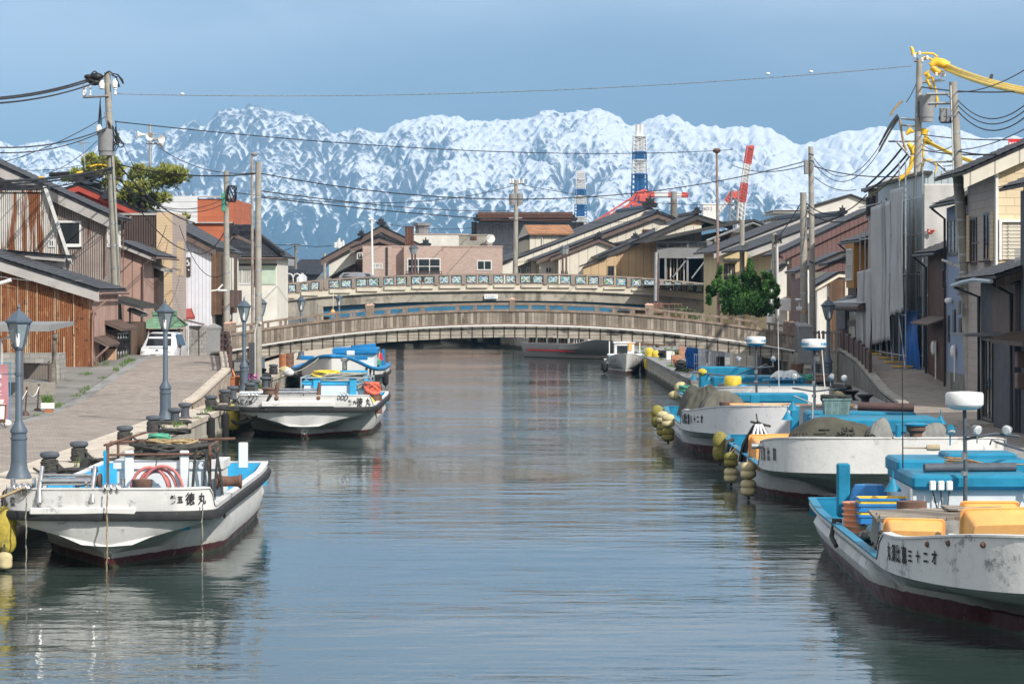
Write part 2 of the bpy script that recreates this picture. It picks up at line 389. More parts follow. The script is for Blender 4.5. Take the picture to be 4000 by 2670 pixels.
SC.cycles.use_denoising=True;SC.cycles.max_bounces=8;SC.cycles.volume_bounces=2;SC.cycles.transparent_max_bounces=12
SC.cycles.sample_clamp_indirect=6;SC.cycles.caustics_reflective=False;SC.cycles.caustics_refractive=False
def perlin(x,y,seed=0):
 xi=np.floor(x).astype(np.int64);yi=np.floor(y).astype(np.int64);xf,yf=x-xi,y-yi
 def g(ix,iy):
  h=(ix*374761393+iy*668265263+seed*974711)&0x7fffffff
  h=((h^(h>>13))*1274126177)&0x7fffffff;h=(h^(h>>16))&1023
  return h*(2*math.pi/1024)
 def d(ix,iy,fx,fy):a=g(ix,iy);return np.cos(a)*fx+np.sin(a)*fy
 u=xf**3*(xf*(xf*6-15)+10);v=yf**3*(yf*(yf*6-15)+10)
 a=d(xi,yi,xf,yf);b=d(xi+1,yi,xf-1,yf);c=d(xi,yi+1,xf,yf-1);e=d(xi+1,yi+1,xf-1,yf-1)
 return 1.5*((a*(1-u)+b*u)*(1-v)+(c*(1-u)+e*u)*v)
def ridged(x,y,oct,seed):
 t=0;a=1;s=0;w=1
 for o in range(oct):
  n=1-np.abs(perlin(x,y,seed+o));n=n*n;t=t+n*a*w;s+=a;w=np.clip(n*1.6,0,1);x,y,a=x*2.07+3.1,y*2.07+1.7,a*.5
 return t/s
def fbm(x,y,oct,seed):
 t=0;a=1;s=0
 for o in range(oct):t=t+perlin(x,y,seed+o)*a;s+=a;x,y,a=x*2.03,y*2.03,a*.5
 return t/s
SKYL=[(-900,600),(-200,590),(0,548),(60,575),(110,560),(190,548),(240,560),(300,590),(330,605),(390,560),(470,500),(530,520),(600,560),(640,495),(690,490),(740,480),(770,462),(800,505),(830,470),(850,445),(900,430),(940,420),(980,418),(1010,402),(1040,410),(1080,440),(1150,445),(1220,460),(1260,490),(1310,512),(1380,505),(1480,520),(1540,495),(1590,475),(1650,455),(1710,448),(1770,452),(1840,478),(1890,478),(1950,465),(2050,466),(2090,452),(2110,432),(2180,430),(2240,432),(2290,425),(2350,430),(2400,445),(2450,480),(2480,492),(2520,470),(2560,455),(2640,452),(2680,470),(2720,490),(2770,482),(2830,500),(2880,493),(2960,490),(3010,500),(3070,535),(3120,568),(3180,545),(3290,515),(3400,498),(3440,488),(3500,510),(3560,520),(3640,490),(3720,495),(3790,520),(3860,540),(3940,530),(4100,545),(4600,590)]
Y0,Y1,Y2=10000.,12400.,13300.
cx_,cy_=700,390
xs=np.linspace(-2900,2900,cx_);ysl=np.linspace(Y0,Y2,cy_);GX,GY=np.meshgrid(xs,ysl);cell=xs[1]-xs[0]
px=GX/Y1*F+CX;sk=np.array(SKYL,float)
kern=np.ones(31)/31;skx=np.arange(-2600,6600,20.);sks=np.convolve(np.interp(skx,sk[:,0],sk[:,1]),kern,'same')
Hs=CH-(np.interp(px,skx,sks)-HY)*Y1/F
wl=np.clip((GY-Y0)/(Y1-Y0),0,1.4);plat=1/(1+np.exp(-(px-3000)/130))
prof=np.interp(wl,[0,.15,.4,.7,1,1.375],[0,.16,.40,.70,1,.25])*(1-plat)+plat*np.interp(wl,[0,.12,.30,.38,.62,.86,1,1.375],[0,.18,.40,.50,.56,.80,1,.3])
z=Hs*prof+46*fbm(GX/330,GY/330,4,5)*np.clip(wl/.2,0,1)+9*fbm(GX/40,GY/40,3,15)+np.random.RandomState(3).rand(*GX.shape)*2
upl=Hs*prof*.06;up0=z*0
n_=cx_*cy_;idx=np.arange(n_).reshape(cy_,cx_)
for it in range(20):
 if it:z=z+upl
 z[0]=0;best=np.zeros_like(z);rec=idx.copy()
 for dj in(-1,0,1):
  for di in(-1,0,1):
   if not(dj or di):continue
   zz=np.full_like(z,1e9);src=np.full_like(idx,0)
   a0,a1=max(0,-dj),cy_-max(0,dj);b0,b1=max(0,-di),cx_-max(0,di)
   zz[a0:a1,b0:b1]=z[a0+dj:a1+dj,b0+di:b1+di];src[a0:a1,b0:b1]=idx[a0+dj:a1+dj,b0+di:b1+di]
   sl_=(z-zz)/(cell*math.hypot(di,dj));q=sl_>best;best[q]=sl_[q];rec[q]=src[q]
 zf=z.ravel();order=np.argsort(zf,kind='stable').tolist();R_=rec.ravel().tolist();A_=[1.0]*n_
 for i in reversed(order):
  r=R_[i]
  if r!=i:A_[r]+=A_[i]
 Zl=zf.tolist();K=.085
 for i in order:
  r=R_[i]
  if r!=i:k=K*A_[i]**.5;Zl[i]=(Zl[i]+k*Zl[r])/(1+k)
 z=np.array(Zl).reshape(cy_,cx_)
logA=np.log10(np.array(A_).reshape(cy_,cx_))
def soft(a,n):
 for _ in range(n):a=(a+np.roll(a,1,0)+np.roll(a,-1,0)+np.roll(a,1,1)+np.roll(a,-1,1))/5
 return a
z=soft(z,1);logA=soft(logA,1)
ang=(z-CH)/GY;bear=GX/GY*F+CX;bins=((bear+1200)/10).astype(int).clip(0,660);mx=np.zeros(661);np.maximum.at(mx,bins.ravel(),ang.ravel())
bc=np.arange(661)*10.-1200+5;jag=(ridged(bc/70,bc*0+.3,5,222)-.45)*np.interp(bc,[400,600,1400,1800,2600,4000],[20,42,40,14,14,20]);tgt=(HY-np.interp(bc,sk[:,0],sk[:,1])+jag)/F;fac=np.convolve(np.pad(tgt/np.maximum(mx,.01),1,'edge'),np.array([.25,.5,.25]),'valid')
z=z*np.interp(bear,bc,fac)
nx,ny=1400,680
x2=np.linspace(-2900,2900,nx);y2=np.linspace(Y0,Y2,ny)
def rs(a):
 u=np.linspace(0,cx_-1.001,nx);v=np.linspace(0,cy_-1.001,ny);i,j=u.astype(int),v.astype(int);fu,fv=(u-i)[None,:],(v-j)[:,None];J,I=j[:,None],i[None,:]
 return(a[J,I]*(1-fu)+a[J,I+1]*fu)*(1-fv)+(a[J+1,I]*(1-fu)+a[J+1,I+1]*fu)*fv
GX,GY=np.meshgrid(x2,y2);px=GX/Y1*F+CX;hgt=rs(z);lA=rs(logA);plat=rs(plat);wl=rs(wl)
fine=fbm(GX/40,GY/40,5,40);hgt=hgt+(fine*9+(ridged(GX/55,GY/70,4,131)-.4)*16)*np.clip(hgt/120,0,1)*(1-.6*plat)
dx=np.gradient(hgt,axis=1)/(x2[1]-x2[0]);dy=np.gradient(hgt,axis=0)/(y2[1]-y2[0]);slope=np.sqrt(dx*dx+dy*dy)
def blur(a,k):
 for ax in(0,1):
  c=np.cumsum(np.concatenate([np.repeat(np.take(a,[0],ax),k+1,ax),a,np.repeat(np.take(a,[-1],ax),k,ax)],ax),ax)
  n=a.shape[ax];a=(np.take(c,np.arange(n)+2*k+1,ax)-np.take(c,np.arange(n),ax))/(2*k+1)
 return a
cv=(blur(hgt,3)-hgt)/4;rocky=1/(1+np.exp((px-1560)/120))/(1+np.exp(-(px-500)/100));el=hgt/700.
mid=np.exp(-((el-.28)/.16)**2)
snow=np.interp(el,[.06,.14,.22,.32,.45,.65,.95],[-1.9,-1.35,-.65,.12,.6,.9,1.05])+np.clip(cv*.5,-.7,.8)+(lA-.6)*.6*(.35+1.3*mid)-np.clip(slope-.6,0,1.6)*.5+.6*fbm(GX/17+hgt/40,hgt/15,4,67)+.7*fbm(GX/150,GY/150,3,90)+.6*fbm(GX/520,GY/520,2,95)+.25/(1+np.exp((2000-px)/200))
snow+=-rocky*.55*np.clip((el-.35)/.3,0,1)+plat*1.0*np.clip((el-.46)/.1,0,1)-plat*.2*np.clip((.42-el)/.1,0,1)
vs_=np.stack([GX,GY,hgt],-1).reshape(-1,3)
ii=np.arange(nx*ny).reshape(ny,nx);fs_=np.stack([ii[:-1,:-1],ii[:-1,1:],ii[1:,1:],ii[1:,:-1]],-1).reshape(-1,4)
me=bpy.data.meshes.new('mountains');me.vertices.add(nx*ny);me.vertices.foreach_set('co',vs_.ravel().astype(np.float32))
me.loops.add(fs_.size);me.loops.foreach_set('vertex_index',fs_.ravel().astype(np.int32));me.polygons.add(len(fs_))
me.polygons.foreach_set('loop_start',np.arange(0,fs_.size,4,dtype=np.int32));me.polygons.foreach_set('loop_total',np.full(len(fs_),4,dtype=np.int32))
me.update();me.validate()
at=me.attributes.new('snow','FLOAT','POINT');at.data.foreach_set('value',snow.ravel().astype(np.float32))
s=NT('mountain');a=s.n('Attribute',attribute_name='snow').outputs['Fac']
n1=s.noise(.17,3,.75,(1,.6,.8));f=s.math('ADD',a,s.math('MULTIPLY',s.math('SUBTRACT',n1,.5),2.2));f=s.ramp(f,-.38,.72)
f=s.math('MULTIPLY',f,s.ramp(s.noise(.12,3,.7),.25,.5,.72,1))
rk=s.mix(s.ramp(s.xyz()[2],260,430),(.022,.030,.022),(.075,.07,.068))
s.put(s.bsdf.inputs['Base Color'],s.mix(f,rk,(.74,.75,.77)));s.bsdf.inputs['Roughness'].default_value=.9;s.bsdf.inputs['Specular IOR Level'].default_value=.1
me.materials.append(s.m)
o=bpy.data.objects.new('mountains',me);COL.objects.link(o);o['kind']='structure'
del GX,GY,vs_,fs_
mb=MB().box((-9000,-340,-3),(9000,14600,1800))
hz=part(mb,'haze',None);hz['kind']='stuff'
m=bpy.data.materials.new('haze');m.use_nodes=True;t=m.node_tree;t.nodes.remove(t.nodes['Principled BSDF'])
pv=t.nodes.new('ShaderNodeVolumePrincipled');pv.inputs['Color'].default_value=(.29,.57,.91,1);pv.inputs['Density'].default_value=.000066;pv.inputs['Anisotropy'].default_value=-.45
t.links.new(pv.outputs[0],t.nodes['Material Output'].inputs['Volume']);hz.data.materials.append(m)
s=NT('canal_water');s.obj()
nA=s.noise(.55,2,.5,(1,.8,1));nB=s.noise(2.1,3,.55,(.8,1,1),(3,7,0));nC=s.noise(.09,2,.5)
nD=s.noise(1.0,3,.5,(.2,1,1),(5,1,0));big=s.ramp(nC,.35,.65,.4,1.25)
h=s.math('MULTIPLY',s.math('ADD',s.math('MULTIPLY',nA,.036),s.math('ADD',s.math('MULTIPLY',nB,.015),s.math('MULTIPLY',nD,.03))),big)
s.put(s.bsdf.inputs['Normal'],s.bump(h,1,1.0))
s.put(s.bsdf.inputs['Base Color'],(.03,.05,.045));s.bsdf.inputs['Roughness'].default_value=.055;s.bsdf.inputs['IOR'].default_value=1.333
struct(MB().quad((-90,-330,0),(60,-330,0),(60,700,0),(-90,700,0)),'water',s.m)
LQ=[(-320,-10.75),(134,-10.75),(138,-12.1),(270,-12.1),(420,-45)]
RQ=[(-320,12.9),(148,12.9),(148.2,8.75),(250,8.75),(263,3.2),(324,-6.7),(380,-14),(470,-40)]
def zl(y):return pw([(108,1.1),(116,1.32),(134,2.36),(140,2.50),(146,2.36),(156,1.9),(175,1.5),(240,1.45)],y)
def zr(y):return pw([(112,1.1),(122,1.3),(144,2.44),(150,2.58),(158,2.5),(172,2.1),(200,1.6),(260,1.5)],y)
def lx(y):return pw([(111,-12.4),(113,-11.85),(128,-11.85),(140,-13.1),(148,-14.3),(158,-15),(300,-15)],y)
def rx(y):return pw([(112,14.4),(124,14.9),(138,15.6),(150,15.7),(300,15.7)],y)
g=MB()
def land(q,far,sgn):
 for(a,xa),(b,xb)in zip(q,q[1:]):
  g.add([(xa,a,1.06),(sgn*far,a,1.06),(sgn*far,b,1.06),(xb,b,1.06),(xa,a,-2),(xb,b,-2)],[(0,1,2,3)])
land(LQ,3500,-1);land(RQ,3500,1)
g.add([(-3500,420,1.06),(-45,420,1.06),(-40,470,1.06),(3500,470,1.06),(3500,9200,1.06),(-3500,9200,1.06)],[(0,1,2,3,4,5)])
g.quad((-3500,-330,-2),(3500,-330,-2),(3500,9200,-2),(-3500,9200,-2))
struct(g,'ground',M['soil'])
def quay_wall(q,sgn,name):
 g=MB();c=MB()
 for(a,xa),(b,xb)in zip(q,q[1:]):
  g.slab((xa,a,1.1),(xb,b,1.1),(xb,b,-2),(xa,a,-2),.35*sgn)
  g.slab((xa-.05*sgn,a,.42),(xb-.05*sgn,b,.42),(xb-.05*sgn,b,-2),(xa-.05*sgn,a,-2),.05*sgn)
 struct(g,name,M['quaywall'])
s=MAT('quaywall',(.40,.37,.31),.9,.18,.8,.004,20,layers=[((.2,.18,.15),.5,.72,1.4,(1,1,.1)),((.10,.09,.06),.6,.75,.7,(1,1,.5))])
nt_=NT.__new__(NT);nt_.m=s;nt_.t=s.node_tree;nt_.bsdf=s.node_tree.nodes['Principled BSDF']
lk=nt_.bsdf.inputs['Base Color'].links[0].from_socket
fz=nt_.ramp(nt_.math('ADD',nt_.xyz()[2],nt_.math('MULTIPLY',nt_.noise(1.2,3),.35)),.38,.62)
nt_.put(nt_.bsdf.inputs['Base Color'],nt_.mix(fz,(.06,.055,.035),lk));M['quaywall']=s
quay_wall(LQ,-1,'quay_wall');quay_wall(RQ,1,'quay_wall')
def strip(name,mat,f0,f1,fz,ys,t=.18):
 g=MB();n=len(ys)
 for y in ys:g.v+=[(f0(y),y,fz(y)),(f1(y),y,fz(y)),(f0(y),y,fz(y)-t),(f1(y),y,fz(y)-t)]
 for i in range(n-1):
  a,b=4*i,4*i+4;g.f+=[(a,a+1,b+1,b),(a,b,b+2,a+2),(a+1,a+3,b+3,b+1)]
 return struct(g,name,mat)
ysL=[40,60,80,100,108]+list(range(109,178,2))+[190,215,260]
strip('pavement',M['coping'],lambda y:pw(LQ,y)+.06,lambda y:pw([(108,-12.4),(130,-12.4),(134,-13.2),(160,-15),(300,-15)],y),lambda y:1.115,ysL)
strip('road',M['paving'],lx,lambda y:-16.25,lambda y:zl(y)+.008,ysL)
strip('gutter_strip',M['gutter'],lambda y:-16.25,lambda y:-16.75,lambda y:zl(y)-.01,ysL)
strip('pavement',M['sidewalk'],lambda y:-16.75,lambda y:-19.5 if y>126 else-30,lambda y:zl(y)+.03,ysL)
ysR=[40,60,80,100,112]+list(range(114,176,2))+[190,215,240]
strip('pavement',M['gutter'],lambda y:pw(RQ,y)-.06,lambda y:14.45 if y<114 else rx(y)+.05,lambda y:1.115,[40,80,112,120,130,140,148,148.2,170,200,250])
strip('road',M['paving'],rx,lambda y:21.5,lambda y:zr(y)+.008,ysR)
def ramp_wall(f,fz,ys,sgn):
 g=MB();c=MB()
 for a,b in zip(ys,ys[1:]):
  xa,xb=f(a),f(b)
  g.add([(xa-sgn*.03,a,1.0),(xb-sgn*.03,b,1.0),(xb-sgn*.03,b,fz(b)+.02),(xa-sgn*.03,a,fz(a)+.02)],[(0,1,2,3)])
  c.slab((xa-sgn*.04,a,fz(a)+.10),(xb-sgn*.04,b,fz(b)+.10),(xb+sgn*.34,b,fz(b)+.10),(xa+sgn*.34,a,fz(a)+.10),.1*sgn)
 return g,c
yl=list(range(113,150,3))
g,c=ramp_wall(lx,zl,yl,-1);struct(g,'ramp_wall',M['stonewall']if 'stonewall' in M else M['brickpink']);struct(c,'kerb',M['coping'])
yr=list(range(114,148,3))
g,c=ramp_wall(rx,zr,yr,1);struct(g,'ramp_wall',M['conc_dark']);struct(c,'kerb',M['conc'])
BX0,BX1,BD=-13.85,13.62,147.0
def arc(x,ends,mid):
 t=(x-.0)/13.75;return mid-(mid-ends)*t*t
wb=thing('footbridge','arched timber footbridge with plank sides and railings across the canal','bridge',(0,BD,2))
def sweep(mb,f0,f1,y0,y1,x0=BX0,x1=BX1,n=44):
 for i in range(n):
  a,b=lerp(x0,x1,i/n),lerp(x0,x1,(i+1)/n)
  mb.add([(a,y0,f0(a)),(b,y0,f0(b)),(b,y1,f0(b)),(a,y1,f0(a)),(a,y0,f1(a)),(b,y0,f1(b)),(b,y1,f1(b)),(a,y1,f1(a))],[(0,3,2,1),(4,5,6,7),(0,1,5,4),(2,3,7,6)]+([(3,0,4,7)]if i==0 else[])+([(1,2,6,5)]if i==n-1 else[]))
 return mb
A=lambda e,m:(lambda x:arc(x,e,m))
part(sweep(MB(),A(2.66,3.89),A(3.25,4.46),BD,BD+.08),'plank_panel',M['woodgrey'],wb)
part(sweep(MB(),A(2.66,3.89),A(3.25,4.46),BD+3.3,BD+3.38),'plank_panel',M['woodgrey'],wb)
part(sweep(MB(),A(1.97,3.22),A(2.50,3.74),BD+.06,BD+.3),'beam',M['woodbeam'],wb)
part(sweep(MB(),A(1.97,3.22),A(2.50,3.74),BD+3.05,BD+3.3),'beam',M['woodbeam'],wb)
g=MB()
for i in range(54):
 x=lerp(BX0+.1,BX1-.1,i/53);g.box((x-.022,BD+.035,arc(x,1.96,3.21)),(x+.022,BD+.062,arc(x,2.5,3.74)))
o=part(g,'beam_joint',M['darkwood'],wb)
part(sweep(MB(),A(2.46,3.70),A(2.66,3.89),BD+.3,BD+3.05),'deck',M['brownwood'],wb)
part(sweep(MB(),A(3.25,4.46),A(3.38,4.58),BD-.05,BD+.15),'rail',M['woodrail'],wb)
part(sweep(MB(),A(2.60,3.84),A(2.67,3.90),BD-.04,BD+.1),'rail',M['woodrail'],wb)
part(sweep(MB(),A(3.60,4.77),A(3.71,4.88),BD-.02,BD+.13),'rail',M['woodrail'],wb)
part(sweep(MB(),A(3.60,4.77),A(3.71,4.88),BD+3.25,BD+3.4),'rail',M['woodrail'],wb)
g=MB();g.tube([(x,BD-.1,arc(x,2.545,3.79))for x in[lerp(BX0,BX1,i/40)for i in range(41)]],.045,6)
pp=part(g,'pipe',M['whitepaint'],wb,40)
for y0 in(BD,BD+3.28):
 for i in range(9):
  x=lerp(BX0+.12,BX1-.12,i/8)if i!=4 else .02
  if i in(0,8)or i%2==0:
   q=part(MB().box((x-.13,y0-.07,arc(x,3.25,4.46)),(x+.13,y0+.19,arc(x,3.86,5.02))),'post',M['woodrail'],wb)
   c=MB().lathe([(.21,0),(.21,.04),(.02,.11)],(x,y0+.06,arc(x,3.86,5.02)),4)
   c=part(c,'cap',M['postcap'],q)
  n=3
  for k in range(1,n+1):
   xx=x+k*(BX1-BX0)/8/(n+1)
   if xx<BX1-.2:part(MB().box((xx-.06,y0-.005,arc(xx,3.36,4.56)),(xx+.06,y0+.11,arc(xx,3.62,4.79))),'baluster',M['woodrail'],wb)
for x,y,zt,lab in((-14.35,BD-.1,3.8,'grey stone gate pillar with pyramid top at the footbridge end by the white van street'),(14.05,BD-.6,3.85,'grey stone gate pillar with pyramid top at the footbridge end by the juniper'),(14.05,BD+3.4,3.85,'grey stone pillar behind the footbridge end rail near the camera pole')):
 p=thing('gate_pillar',lab,'pillar',(x,y,2.4))
 part(MB().box((x-.33,y-.33,2.0),(x+.33,y+.33,zt-.18)),'shaft',M['stonegrey'],p)
 part(MB().lathe([(.50,zt-.18),(.50,zt-.08),(.02,zt+.1)],(x,y,0),4),'cap',M['stonegrey'],p)
ab=thing('bridge_abutment','concrete abutment under the footbridge end holding a pale stone plaque','abutment',(14.4,BD-.5,1.1))
part(MB().box((13.3,BD-.75,1.0),(15.6,BD+3.5,2.42)),'wall',M['conc'],ab)
part(MB().box((14.0,BD-.79,1.75),(14.75,BD-.75,2.3)),'plaque',M['whitewall'],ab)
ab=thing('bridge_abutment','dark concrete abutment under the footbridge end beside the concrete pole','abutment',(-14.4,BD,1.1))
part(MB().box((-15.4,BD-.3,1.0),(-13.2,BD+3.5,1.95)),'wall',M['conc_dark'],ab)
kb=thing('road_bridge','concrete road bridge with stained glass railing and blue steel girder beyond the timber footbridge','bridge',(0,282,4))
KD=280.0;KX0,KX1=X(935,KD),X(2900,KD)
KP=[(935,1128),(1001,1119),(1256,1091),(1440,1080),(1600,1073),(1900,1068),(2100,1068),(2300,1072),(2480,1081),(2640,1094),(2800,1110),(2900,1120)]
kz=lambda x:Z(pw(KP,x/KD*F+CX),KD)
def off(a):return lambda x:kz(x)+a
D_=KD
part(sweep(MB(),off(-.13),off(0),D_-.12,D_+.12,KX0,KX1,60),'handrail',M['bridgerail'],kb)
part(sweep(MB(),off(-.13),off(0),D_+9.9,D_+10.1,KX0,KX1,60),'handrail',M['bridgerail'],kb)
part(sweep(MB(),off(-.98),off(-.9),D_-.1,D_+.1,KX0,KX1,60),'bottom_rail',M['bridgerail'],kb)
part(sweep(MB(),off(-1.55),off(-.98),D_-.05,D_+10.2,KX0,KX1,60),'deck',M['creamconc'],kb)
part(sweep(MB(),off(-2.5),off(-1.55),D_+.1,D_+1.2,KX0,KX1,60),'edge_beam',M['conc_st'],kb)
part(sweep(MB(),off(-1.62),off(-1.55),D_-.15,D_+.1,KX0,KX1,60),'ledge',M['conc'],kb)
gx0,gx1=X(1262,KD),X(2555,KD)
part(sweep(MB(),lambda x:2.95,lambda x:kz(x)-2.5,D_+.6,D_+.9,gx0,gx1,30),'girder',M['girder'],kb)
part(MB().box((KX0-2,D_-.05,.5),(X(1046,D_),D_+10,Z(1190,D_))).box((X(1046,D_),D_-.02,Z(1236,D_)),(X(1240,D_),D_+10,Z(1185,D_))).box((X(1240,D_),D_-.08,.5),(gx0,D_+10,Z(1190,D_))),'abutment',M['conc_st']if 'conc_st' in M else M['conc'],kb)
part(MB().box((gx1,D_-.05,.5),(KX1+5,D_+10,Z(1175,D_))),'abutment',M['conc_st'],kb)
s=NT('stained_glass');s.xyz();zc=s.xyz()[2]
vo=s.n('TexVoronoi',{'Vector':s.obj(),'Scale':5.5,'Randomness':1.0});cid=s.n('SeparateColor',{0:vo.outputs['Color']}).outputs[0]
wv=s.noise(1.1,2,.5,(1,1,3))
cc=s.mix(s.math('GREATER_THAN',wv,.5),(.02,.12,.36),(.05,.34,.42));cc=s.mix(s.math('GREATER_THAN',cid,.72),cc,(.42,.60,.56));cc=s.mix(s.math('GREATER_THAN',s.noise(2.5,1),.64),cc,(.16,.08,.04))
cc=s.mix(s.math('LESS_THAN',wv,.42),cc,(.10,.24,.10))
ve=s.n('TexVoronoi',{'Vector':s.obj(),'Scale':5.5},feature='DISTANCE_TO_EDGE').outputs[0]
s.put(s.bsdf.inputs['Base Color'],s.mix(s.math('LESS_THAN',ve,.045),cc,(.55,.58,.56)));s.bsdf.inputs['Roughness'].default_value=.15
M['stained']=s.m
bays=[1001,1078,1165,1256,1276,1382,1489,1598,1705,1812,1918,2024,2131,2239,2348,2456,2566,2585,2672,2755,2840,2900]
g=MB()
for b in bays:
 x=X(b,KD);q=MB().box((x-.17,D_-.17,kz(x)-.98),(x+.17,D_+.17,kz(x)-.13));part(q,'post',M['bridgerail'],kb)
for a,b in zip(bays,bays[1:]):
 if b-a<40:continue
 xa,xb=X(a,KD)+.2,X(b,KD)-.2;xm=(xa+xb)/2
 fr=MB();pn=MB();ln=MB()
 for p,q in((xa,xm-.08),(xm+.08,xb)):
  zt=kz((p+q)/2)-.15;zb=zt-.73
  fr.box((p,D_-.02,zb),(p+.07,D_+.04,zt)).box((q-.07,D_-.02,zb),(q,D_+.04,zt)).box((p+.07,D_-.02,zb),(q-.07,D_+.04,zb+.07)).box((p+.07,D_-.02,zt-.07),(q-.07,D_+.04,zt))
  pn.box((p+.07,D_,zb+.07),(q-.07,D_+.03,zt-.07))
  w_=q-p
  for k in range(4):
   t0,t1=random.random(),random.random();sg=1 if k%2 else-1
   pts=[V(p+.1+(w_-.2)*u,D_-.015,zb+.37+sg*(.28*math.sin((u*1.0-.5)*math.pi*(.9+.3*t0))+.05*math.sin(9*u+6*t1)))for u in[i/8 for i in range(9)]]
   ln.tube(pts,.022 if k<2 else .013,4)
  c=V(lerp(p,q,random.uniform(.3,.75)),D_-.012,zb+random.uniform(.3,.45));rr=random.uniform(.1,.15)
  ln.tube([c+V(math.cos(a_)*rr,0,math.sin(a_)*rr)for a_ in[i*math.pi/5 for i in range(10)]],.022,4,closed=True)
  for i in range(7):
   a_=i*.9;ln.tube([c+V(math.cos(a_)*rr,0,math.sin(a_)*rr),c+V(math.cos(a_)*rr*1.7,0,math.sin(a_)*rr*1.6)],.012,3)
 pf=part(fr,'panel_frame',M['dframe'],kb);part(pn,'stained_glass',M['stained'],pf);part(ln,'tracery',M['whitepaint'],pf)
 part(MB().box((xa+.1,D_-.22,kz(xa+.1)-1.28),(xb-.1,D_-.08,kz(xm)-1.02)),'cover_plate',M['creamconc'],kb)
sg=thing('bridge_sign','white name plate with blue wave fixed on the concrete bridge','sign',(X(1918,KD),D_-.1,Z(1158,KD)))
part(MB().cbox((X(1918,KD),D_-.08,Z(1158,KD)),(1.25,.06,.44),bev=.02),'plate',M['platewhite'],sg)
text('かぐらばし',.2,M['black'],sg,'lettering',face_m((X(1918,KD),D_-.115,Z(1157,KD)),(1,0,0),(0,0,1)),local=False)
part(MB().grid(lambda u,v:V(X(1918,KD)-.55+1.1*u,D_-.115,Z(1158,KD)-.17+.07*v*math.sin(math.pi*u)+.02*math.sin(6*u)),14,2),'wave',M['bluep'],sg)
def tiles(mb,a,b,c,d,pitch=.3,row=.3,q=4,amp=.035,step=.03,thick=.1):
 """tiled slope: a-b along the eave, d-c along the ridge"""
 a,b,c,d=map(Vector,(a,b,c,d));n=(b-a).cross(d-a).normalized()
 if n.z<0:a,b,c,d=b,a,d,c;n=-n
 nu=max(2,int((b-a).length/pitch));nv=max(2,int((d-a).length/row))
 us=[i/(nu*q)for i in range(nu*q+1)]
 prof=[amp*(abs(math.cos(math.pi*(i%q)/q))**1.5)for i in range(nu*q+1)]
 vs,fs=[],[];m=len(us)
 for j in range(nv+1):
  for s in((0,1)if 0<j<nv else((1,)if j==0 else(0,))):
   v=j/nv;hs=step if s==1 else 0.0
   for i,u in enumerate(us):
    p=a.lerp(b,u).lerp(d.lerp(c,u),v);vs.append(p+n*(prof[i]+hs))
 rows=len(vs)//m
 for j in range(rows-1):
  for i in range(m-1):fs.append((j*m+i,j*m+i+1,(j+1)*m+i+1,(j+1)*m+i))
 mb.add(vs,fs)
 t=n*thick
 mb.add([a,b,c,d,a-t,b-t,c-t,d-t],[(7,6,5,4),(0,4,5,1),(1,5,6,2),(2,6,7,3),(3,7,4,0)])
 return mb
def flatroof(mb,a,b,c,d,thick=.12,seam=.45):
 a,b,c,d=map(Vector,(a,b,c,d));n=(b-a).cross(d-a).normalized()
 if n.z<0:a,b,c,d=b,a,d,c;n=-n
 mb.slab(a,b,c,d,thick)
 k=max(2,int((b-a).length/seam))
 for i in range(k+1):
  u=i/k;p,r=a.lerp(b,u),d.lerp(c,u);e=(b-a).normalized()*.02
  mb.slab(p-e+n*.035,p+e+n*.035,r+e+n*.035,r-e+n*.035,.034)
 return mb
def onigawara(p,s=1.0):
 g=MB();x,y,z=p
 g.prism([(x-.3*s,z-.1*s),(x+.3*s,z-.1*s),(x+.42*s,z+.12*s),(x+.2*s,z+.2*s),(x+.22*s,z+.42*s),(x+.07*s,z+.36*s),(x,z+.62*s),(x-.07*s,z+.36*s),(x-.22*s,z+.42*s),(x-.2*s,z+.2*s),(x-.42*s,z+.12*s)],y-.12*s,y+.12*s)
 return g
def ridgecap(mb,p,q,h=.28,w=.2):
 p,q=Vector(p),Vector(q);n=max(2,int((q-p).length/.35));s=(q-p).cross(V(0,0,1)).normalized()
 for k,(ww,z0,z1)in enumerate(((w,0,h*.5),(w*.75,h*.5,h*.8))):
  a,b=p+V(0,0,z0),q+V(0,0,z0)
  mb.add([a-s*ww,a+s*ww,b+s*ww,b-s*ww,a-s*ww+V(0,0,z1-z0),a+s*ww+V(0,0,z1-z0),b+s*ww+V(0,0,z1-z0),b-s*ww+V(0,0,z1-z0)],[(4,5,6,7),(0,1,5,4),(1,2,6,5),(2,3,7,6),(3,0,4,7)])
 mb.tube([p.lerp(q,i/n)+V(0,0,h*.85+(.03 if i%2 else 0))for i in range(n+1)],w*.62,6)
 return mb
